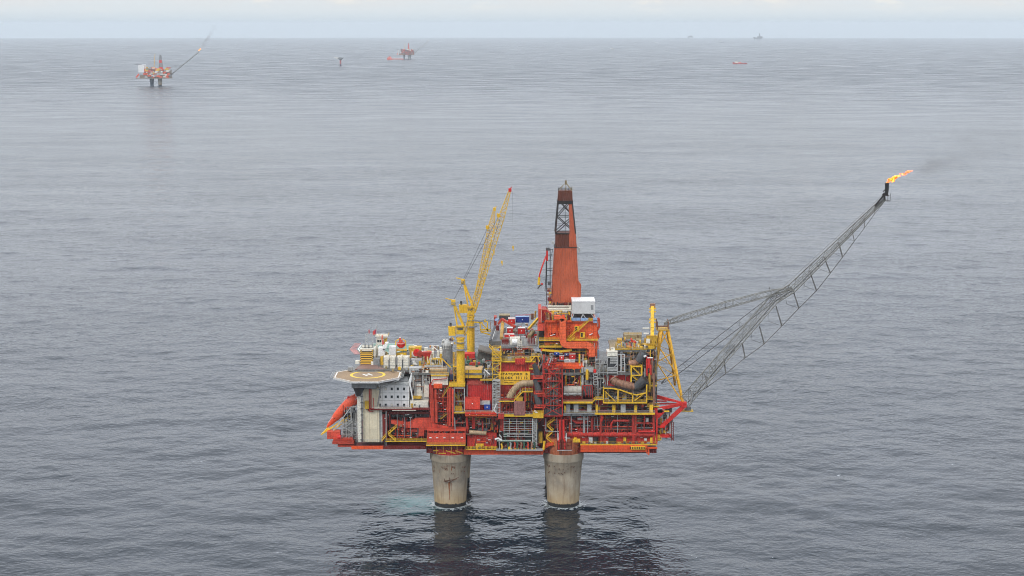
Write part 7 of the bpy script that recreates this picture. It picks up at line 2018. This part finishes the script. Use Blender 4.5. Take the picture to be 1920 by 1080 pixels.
modsB = [RED, DRED, LRED, BRN, CRMP, DGRY, LRED, GRY, RED]
TB, oB, wB = far_platform(763, 110.5, .92, 'smaller hazy platform near the horizon with red derrick, beside the red supply ship', dict(
    legs=[(-20, 0, GRY), (14, -4, LGRY), (22, 6, LGRY)], dark=BRN, mods=modsB, lq=(-62, -55, 28, 62), lqm=WHT, dx=12, d=(LRED, RED), crane=-16, flare=(150, 122), clad=True))
MB().box(wB(146, 0, 0).x, wB(154, 0, 0).x, wB(0, -3, 0).y, wB(0, 3, 0).y, wB(0, 0, 123).z, wB(0, 0, 131).z).build('flare_head', WHT, TB)
def ghost(px, py, S, lab):
    o = sea_at(px, py); T = thing('distant_oil_platform', lab, 'oil platform', tuple(o), 'platforms far off on the water')
    return o, T
def ghost_parts(o, T, S, boxes, derr, bars):
    W = lambda x, y, z: Vector((o.x+x*S, o.y+y*S, o.z+z*S))
    for (x0, x1, z0, z1, nm) in boxes:
        a, b = W(x0, -25, z0), W(x1, 25, z1); MB().box(a.x, b.x, a.y, b.y, a.z, b.z).build(nm, DGRY, T)
    if derr: MB().truss([W(22, -10, 90), W(48, -10, 90), W(48, 10, 90), W(22, 10, 90)], [W(31, -4, 165), W(39, -4, 165), W(39, 4, 165), W(31, 4, 165)], 2.6, 5, 1.8).build('derrick', DGRY, T)
    for (a, b, w_, nm) in bars: MB().bar(W(*a), W(*b), w_).build(nm, DGRY, T)
o, T = ghost(1421, 75.4, 1, 'faint grey platform silhouette with tall derrick on the horizon, right of centre')
ghost_parts(o, T, .70, ((-100, 100, 30, 60, 'deck'), (-120, -60, 50, 72, 'module'), (-20, 110, 60, 92, 'module'), (-90, -70, 0, 30, 'leg'), (-30, -12, 0, 30, 'leg'), (20, 40, 0, 30, 'leg'), (40, 60, 0, 26, 'leg')), True, (((70, 0, 92), (74, 0, 120), 3, 'crane_boom'), ((-95, 0, 60), (-110, 0, 92), 3, 'flare_boom')))
o, T = ghost(1294.5, 72.6, 1, 'very faint small platform silhouette on the horizon, left of the grey one')
ghost_parts(o, T, .66, ((-90, 90, 38, 74, 'deck'), (-30, 40, 74, 96, 'module'), (-70, -50, 0, 38, 'leg'), (40, 60, 0, 38, 'leg')), False, (((10, 0, 96), (10, 0, 120), 5, 'mast'),))

# loading buoy
o = sea_at(638.5, 123.5); T = thing('loading_buoy', 'lone red and black loading column topped by a wide grey turntable head', 'loading buoy', tuple(o)); Q = .84
MB().lathe(o, [(6*Q, -1), (6*Q, 9*Q), (5*Q, 9.1*Q), (5*Q, 12*Q)], 16).build('splash_zone', plain('dark violet paint', (.06, .02, .06)), T)
MB().lathe(o+Vector((0, 0, 12.02*Q)), [(5*Q, 0), (5*Q, 24*Q)], 16).build('column', paint('pinkish red paint', (.62, .10, .09)), T)
MB().lathe(o+Vector((0, 0, 36.04*Q)), [(5*Q, 0), (11*Q, 6*Q), (18*Q, 10*Q), (18*Q, 13*Q)], 16).build('turntable', GRY, T)
B_ = lambda x, z: o+Vector((x*Q, 0, z*Q))
MB().bar(B_(-12, 44), B_(-36, 50), 2.2).bar(B_(-12, 49), B_(-36, 56), 1.8).bar(B_(-36, 50), B_(-36, 56), 1.8).build('hose_boom', CRMP, T)
MB().bar(B_(3, 44), B_(23, 52), 2.2).box(o.x-8*Q, o.x+12*Q, o.y-6, o.y+6, o.z+49.1*Q, o.z+52*Q).build('deck_house', DGRY, T)

# ships
def ship(px, py, L_, bow, hullm, housem, housex, lab, low=True, mast=10, extra=None):
    o = sea_at(px, py); T = thing('supply_ship', lab, 'ship', tuple(o), 'ships out on the water'); s = -1 if bow == 'left' else 1
    h = L_*.06; Bm = L_*.11
    def X_(t): return o.x+s*t*L_
    st = [(-.5, .9, 1.0), (-.3, 1, 1.0), (.15, 1, 1.0), (.3, .95, 1.5), (.42, .55, 1.9), (.5, .05, 2.2)]
    vs = []
    for t, bw, hh in st: vs += [(X_(t-.03*(hh > 1.4)), o.y-Bm*bw*.8, o.z-.5), (X_(t), o.y-Bm*bw, o.z+h*hh), (X_(t), o.y+Bm*bw, o.z+h*hh), (X_(t-.03*(hh > 1.4)), o.y+Bm*bw*.8, o.z-.5)]
    fs = []
    for i in range(len(st)-1):
        for k in range(4): fs.append((4*i+k, 4*i+(k+1) % 4, 4*i+4+(k+1) % 4, 4*i+4+k))
    fs += [(0, 1, 2, 3), (4*len(st)-4, 4*len(st)-3, 4*len(st)-2, 4*len(st)-1)]
    MB().add(vs, fs).build('hull', hullm, T)
    a, b = housex
    sup = MB().box(X_(a), X_(b), o.y-Bm*.8, o.y+Bm*.8, o.z+h*.9, o.z+h*2.4).build('superstructure', housem, T)
    MB().box(X_(a+(b-a)*.25), X_(b-(b-a)*.15), o.y-Bm*.6, o.y+Bm*.6, o.z+h*2.4+.01, o.z+h*3.5).build('bridge', housem, T)
    MB().box(X_(a+(b-a)*.22), X_(b-(b-a)*.12), o.y-Bm*.62, o.y+Bm*.62, o.z+h*2.9, o.z+h*3.2).build('bridge_window', GLASS, T)
    c_ = X_((a+b)/2); MB().bar((c_, o.y, o.z+h*3.5), (c_, o.y, o.z+h*3.5+mast), L_*.008).bar((c_-2, o.y, o.z+h*3.5+mast*.6), (c_+2, o.y, o.z+h*3.5+mast*.6), L_*.006).build('mast', DGRY, T)
    MB().box(X_(-.48), X_(a-.02) if a > -.4 else X_(-.45), o.y-Bm*.92, o.y-Bm*.88, o.z+h, o.z+h*1.25).build('bulwark', hullm, T)
    return o, T, X_, h, Bm
SHIPR = plain('ship red paint', (.55, .05, .04)); SHIPO = plain('ship orange paint', (.85, .16, .10))
o, T, X_, h, Bm = ship(1387, 120, 80, 'left', SHIPR, CRMP, (.12, .34), 'red supply ship with cream bridge and long low stern on the right', mast=12)
MB().box(X_(-.1), X_(.08), o.y-Bm*.7, o.y+Bm*.7, o.z+h*1.0, o.z+h*1.9).build('deck_cargo', SHIPO, T); MB().box(X_(-.42), X_(-.2), o.y-Bm*.6, o.y+Bm*.6, o.z+h*1.0, o.z+h*1.35).build('deck_cargo', DRED, T)
o, T, X_, h, Bm = ship(741, 112.2, 104, 'left', SHIPO, SHIPO, (.22, .42), 'bright orange red supply ship moored close to the hazy platform', mast=8)
MB().box(X_(-.46), X_(.15), o.y-Bm*1.01-.3, o.y-Bm*1.01, o.z+h*.45, o.z+h*.75).build('white_hull_line', WHT, T)
ship(1146.5, 92.5, 52, 'right', plain('grey white ship paint', (.55, .55, .55)), WHT, (-.2, .35), 'little white ship low on the horizon, centre right', mast=6)
ship(1352.5, 79.5, 94, 'left', plain('slate ship paint', (.10, .12, .17)), WHT, (-.08, .14), 'faint long grey ship near the horizon between the two far platforms', mast=18)
ship(1230.5, 79.8, 38, 'left', WHT, WHT, (-.2, .3), 'speck of a white boat near the horizon left of the faint small platform', mast=5)

# ============================================================ dense small fittings, and dark plates painted as shade, over the working faces of the near platform
rng = random.Random(11)
def dress(x0, y0, x1, y1, Y, n, mats, lights=0, dark=0, pr=(.07, .2), bx=(.4, 1.4), d=1.6):
    A, B = at(x0, y0, Y), at(x1, y1, Y); zt, zb = A.z, B.z; xa, xb = A.x, B.x
    for k in range(int(dark*1.6)):  # black plates behind the fittings, added as deep shade between decks
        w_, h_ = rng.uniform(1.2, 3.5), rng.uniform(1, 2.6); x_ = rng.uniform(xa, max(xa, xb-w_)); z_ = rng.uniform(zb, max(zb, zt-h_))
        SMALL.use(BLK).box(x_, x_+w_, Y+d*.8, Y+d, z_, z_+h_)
    for k in range(n):
        m = rng.choice(mats); SMALL.use(m); y_ = Y+rng.uniform(0, d); t = rng.random()
        if t < .30:
            z_ = rng.uniform(zb, zt); l = rng.uniform(.15, .6)*(xb-xa); x_ = rng.uniform(xa, xb-l); r_ = rng.uniform(*pr)
            SMALL.bar((x_, y_, z_), (x_+l, y_, z_), r_*2, n=5)
            if rng.random() < .6: h_ = rng.uniform(.8, 3)*rng.choice((-1, 1)); z2 = min(zt, max(zb, z_+h_)); SMALL.bar((x_+l, y_, z_), (x_+l, y_, z2), r_*2, n=5)
        elif t < .60:
            x_ = rng.uniform(xa, xb); l = rng.uniform(.25, .9)*(zt-zb); z_ = rng.uniform(zb, zt-l); SMALL.bar((x_, y_, z_), (x_, y_, z_+l), rng.uniform(*pr)*2, n=5)
        elif t < .70:
            x_ = rng.uniform(xa, xb-1); z_ = rng.uniform(zb, zt-1); SMALL.bar((x_, y_, z_), (x_+rng.uniform(-2, 2), y_, z_+rng.uniform(.6, 2.4)), .15)
        else:
            w_, h_ = rng.uniform(*bx), rng.uniform(*bx); x_ = rng.uniform(xa, max(xa, xb-w_)); z_ = rng.uniform(zb, max(zb, zt-h_)); SMALL.box(x_, x_+w_, y_, y_+.7, z_, z_+h_)
    for k in range(lights):
        x_ = rng.uniform(xa, xb); z_ = rng.uniform(zb, zt); SMALL.use(WHT).box(x_, x_+rng.uniform(.3, 1.1), Y-.25, Y-.1, z_, z_+.22)
REDS = [RED, DRED, LRED, RED, BRN, DRED, RED, DGRY, ORG]
MIX = [RED, DRED, BRN, DGRY, RED, YELD, LGRY, BLK, LRED, DRED, ORG, YEL]
OCH = [YELD, BRN, DECKT, DGRY, YEL, BLK, LGRY, GRY]
TOP = [CRMP, YELD, DECKT, BRN, LGRY, GRY, YEL, DGRY]
for a in [
    (717, 771, 800, 783, 3.2, 40, [DGRY, BLK, GRY, LGRY, DRED], 3, 8), (718, 784, 799, 826, 3.0, 60, REDS, 5, 12), (641, 760, 669, 828, 7, 50, [GRY, LGRY, DGRY, WHT, BLK], 0, 6),
    (806, 724, 849, 784, 2.4, 70, REDS, 8, 8), (851, 730, 871, 772, 5, 40, MIX, 3, 6), (873, 782, 934, 814, 4.6, 80, MIX, 5, 14), (801, 783, 873, 806, 4, 50, REDS, 4, 8),
    (876, 817, 930, 838, .1, 22, REDS, 3, 0), (935, 783, 1018, 843, 4, 90, MIX+[GREEN], 5, 14), (936, 736, 1003, 776, 3.4, 70, MIX, 4, 10),
    (1018, 686, 1055, 780, 1, 80, REDS+[GRY], 8, 10), (1020, 782, 1064, 842, 4, 60, REDS+[BLK, YELD], 5, 12), (1058, 776, 1230, 832, 3.6, 170, REDS+[BRN, BLK], 14, 26),
    (1058, 755, 1228, 774, 4.6, 90, MIX, 10, 14), (1057, 690, 1094, 750, 6, 60, MIX, 3, 8), (1094, 676, 1140, 752, 7, 110, [LGRY, GRY, DGRY, BRN, CRMP, BLK, DRED], 6, 14),
    (1132, 732, 1212, 754, 2.5, 60, OCH, 3, 10), (1158, 658, 1212, 726, 8, 150, OCH+[BRN], 8, 18), (1212, 655, 1232, 770, 5.5, 110, OCH+[RED, BRN], 5, 14), (1228, 764, 1260, 818, 5, 60, [GRY, LGRY, RED, BRN, DGRY, YELD], 3, 8),
    (937, 651, 1004, 674, 8, 50, [DECKT, GRY, BRN, DGRY, YELD, LRED], 3, 6), (996, 664, 1016, 700, 6, 40, MIX, 2, 8), (1010, 640, 1118, 680, 10, 60, [DGRY, BRN, YELD, LGRY, BLK, ORG], 3, 10),
    (1022, 604, 1119, 640, 11.5, 36, [ORG, ORG, YELD, BRN, LRED], 4, 2), (1023, 584, 1072, 603, 13, 50, OCH+[RED], 3, 4), (843, 688, 872, 722, 5, 36, OCH+[RED], 0, 6), (904, 676, 935, 740, 5, 50, [LGRY, GRY, DGRY, BRN, YELD], 3, 6),
    (770, 690, 806, 752, 6, 60, [GRY, LGRY, DGRY, CRMP, BRN], 2, 8)]:
    dress(*a)
def scatter(x0, x1, y0, y1, z, n, mats, h=(.5, 2.4)):
    """small gear standing on a deck of height z between two pixel rows of its floor"""
    for k in range(n):
        p = atz(rng.uniform(x0, x1), rng.uniform(y0, y1), z); w_, d_, h_ = rng.uniform(.3, 1.5), rng.uniform(.3, 1.5), rng.uniform(*h)
        SMALL.use(rng.choice(mats))
        if rng.random() < .35: SMALL.bar((p.x, p.y, z), (p.x, p.y, z+h_*1.3), .18)
        elif rng.random() < .3: SMALL.bar((p.x, p.y, z+.4), (p.x+rng.uniform(-4, 4), p.y+rng.uniform(-2, 2), z+.5), .25, n=5)
        else: SMALL.box(p.x, p.x+w_, p.y, p.y+d_, z+.01, z+h_)
scatter(768, 838, 662, 694, ZU, 120, TOP+[LRED]); scatter(845, 930, 664, 694, ZD+.2, 80, [GRY, DGRY, LRED, GREEN, BRN, LGRY, YELD]); scatter(700, 722, 668, 690, ZU, 16, TOP)
scatter(700, 770, 655, 668, ZU, 36, TOP); scatter(940, 1004, 616, 646, zq, 110, [BRED, LRED, BRN, DGRY, LGRY, CRMP, GRY]); scatter(1150, 1210, 648, 655, ZP(656, 9.0)+.62, 50, OCH+[CRMP]); scatter(1098, 1140, 686, 700, ZD, 30, OCH)
SMALL.build('fittings_pipework_and_shade_plates', None, P)['kind'] = 'stuff'
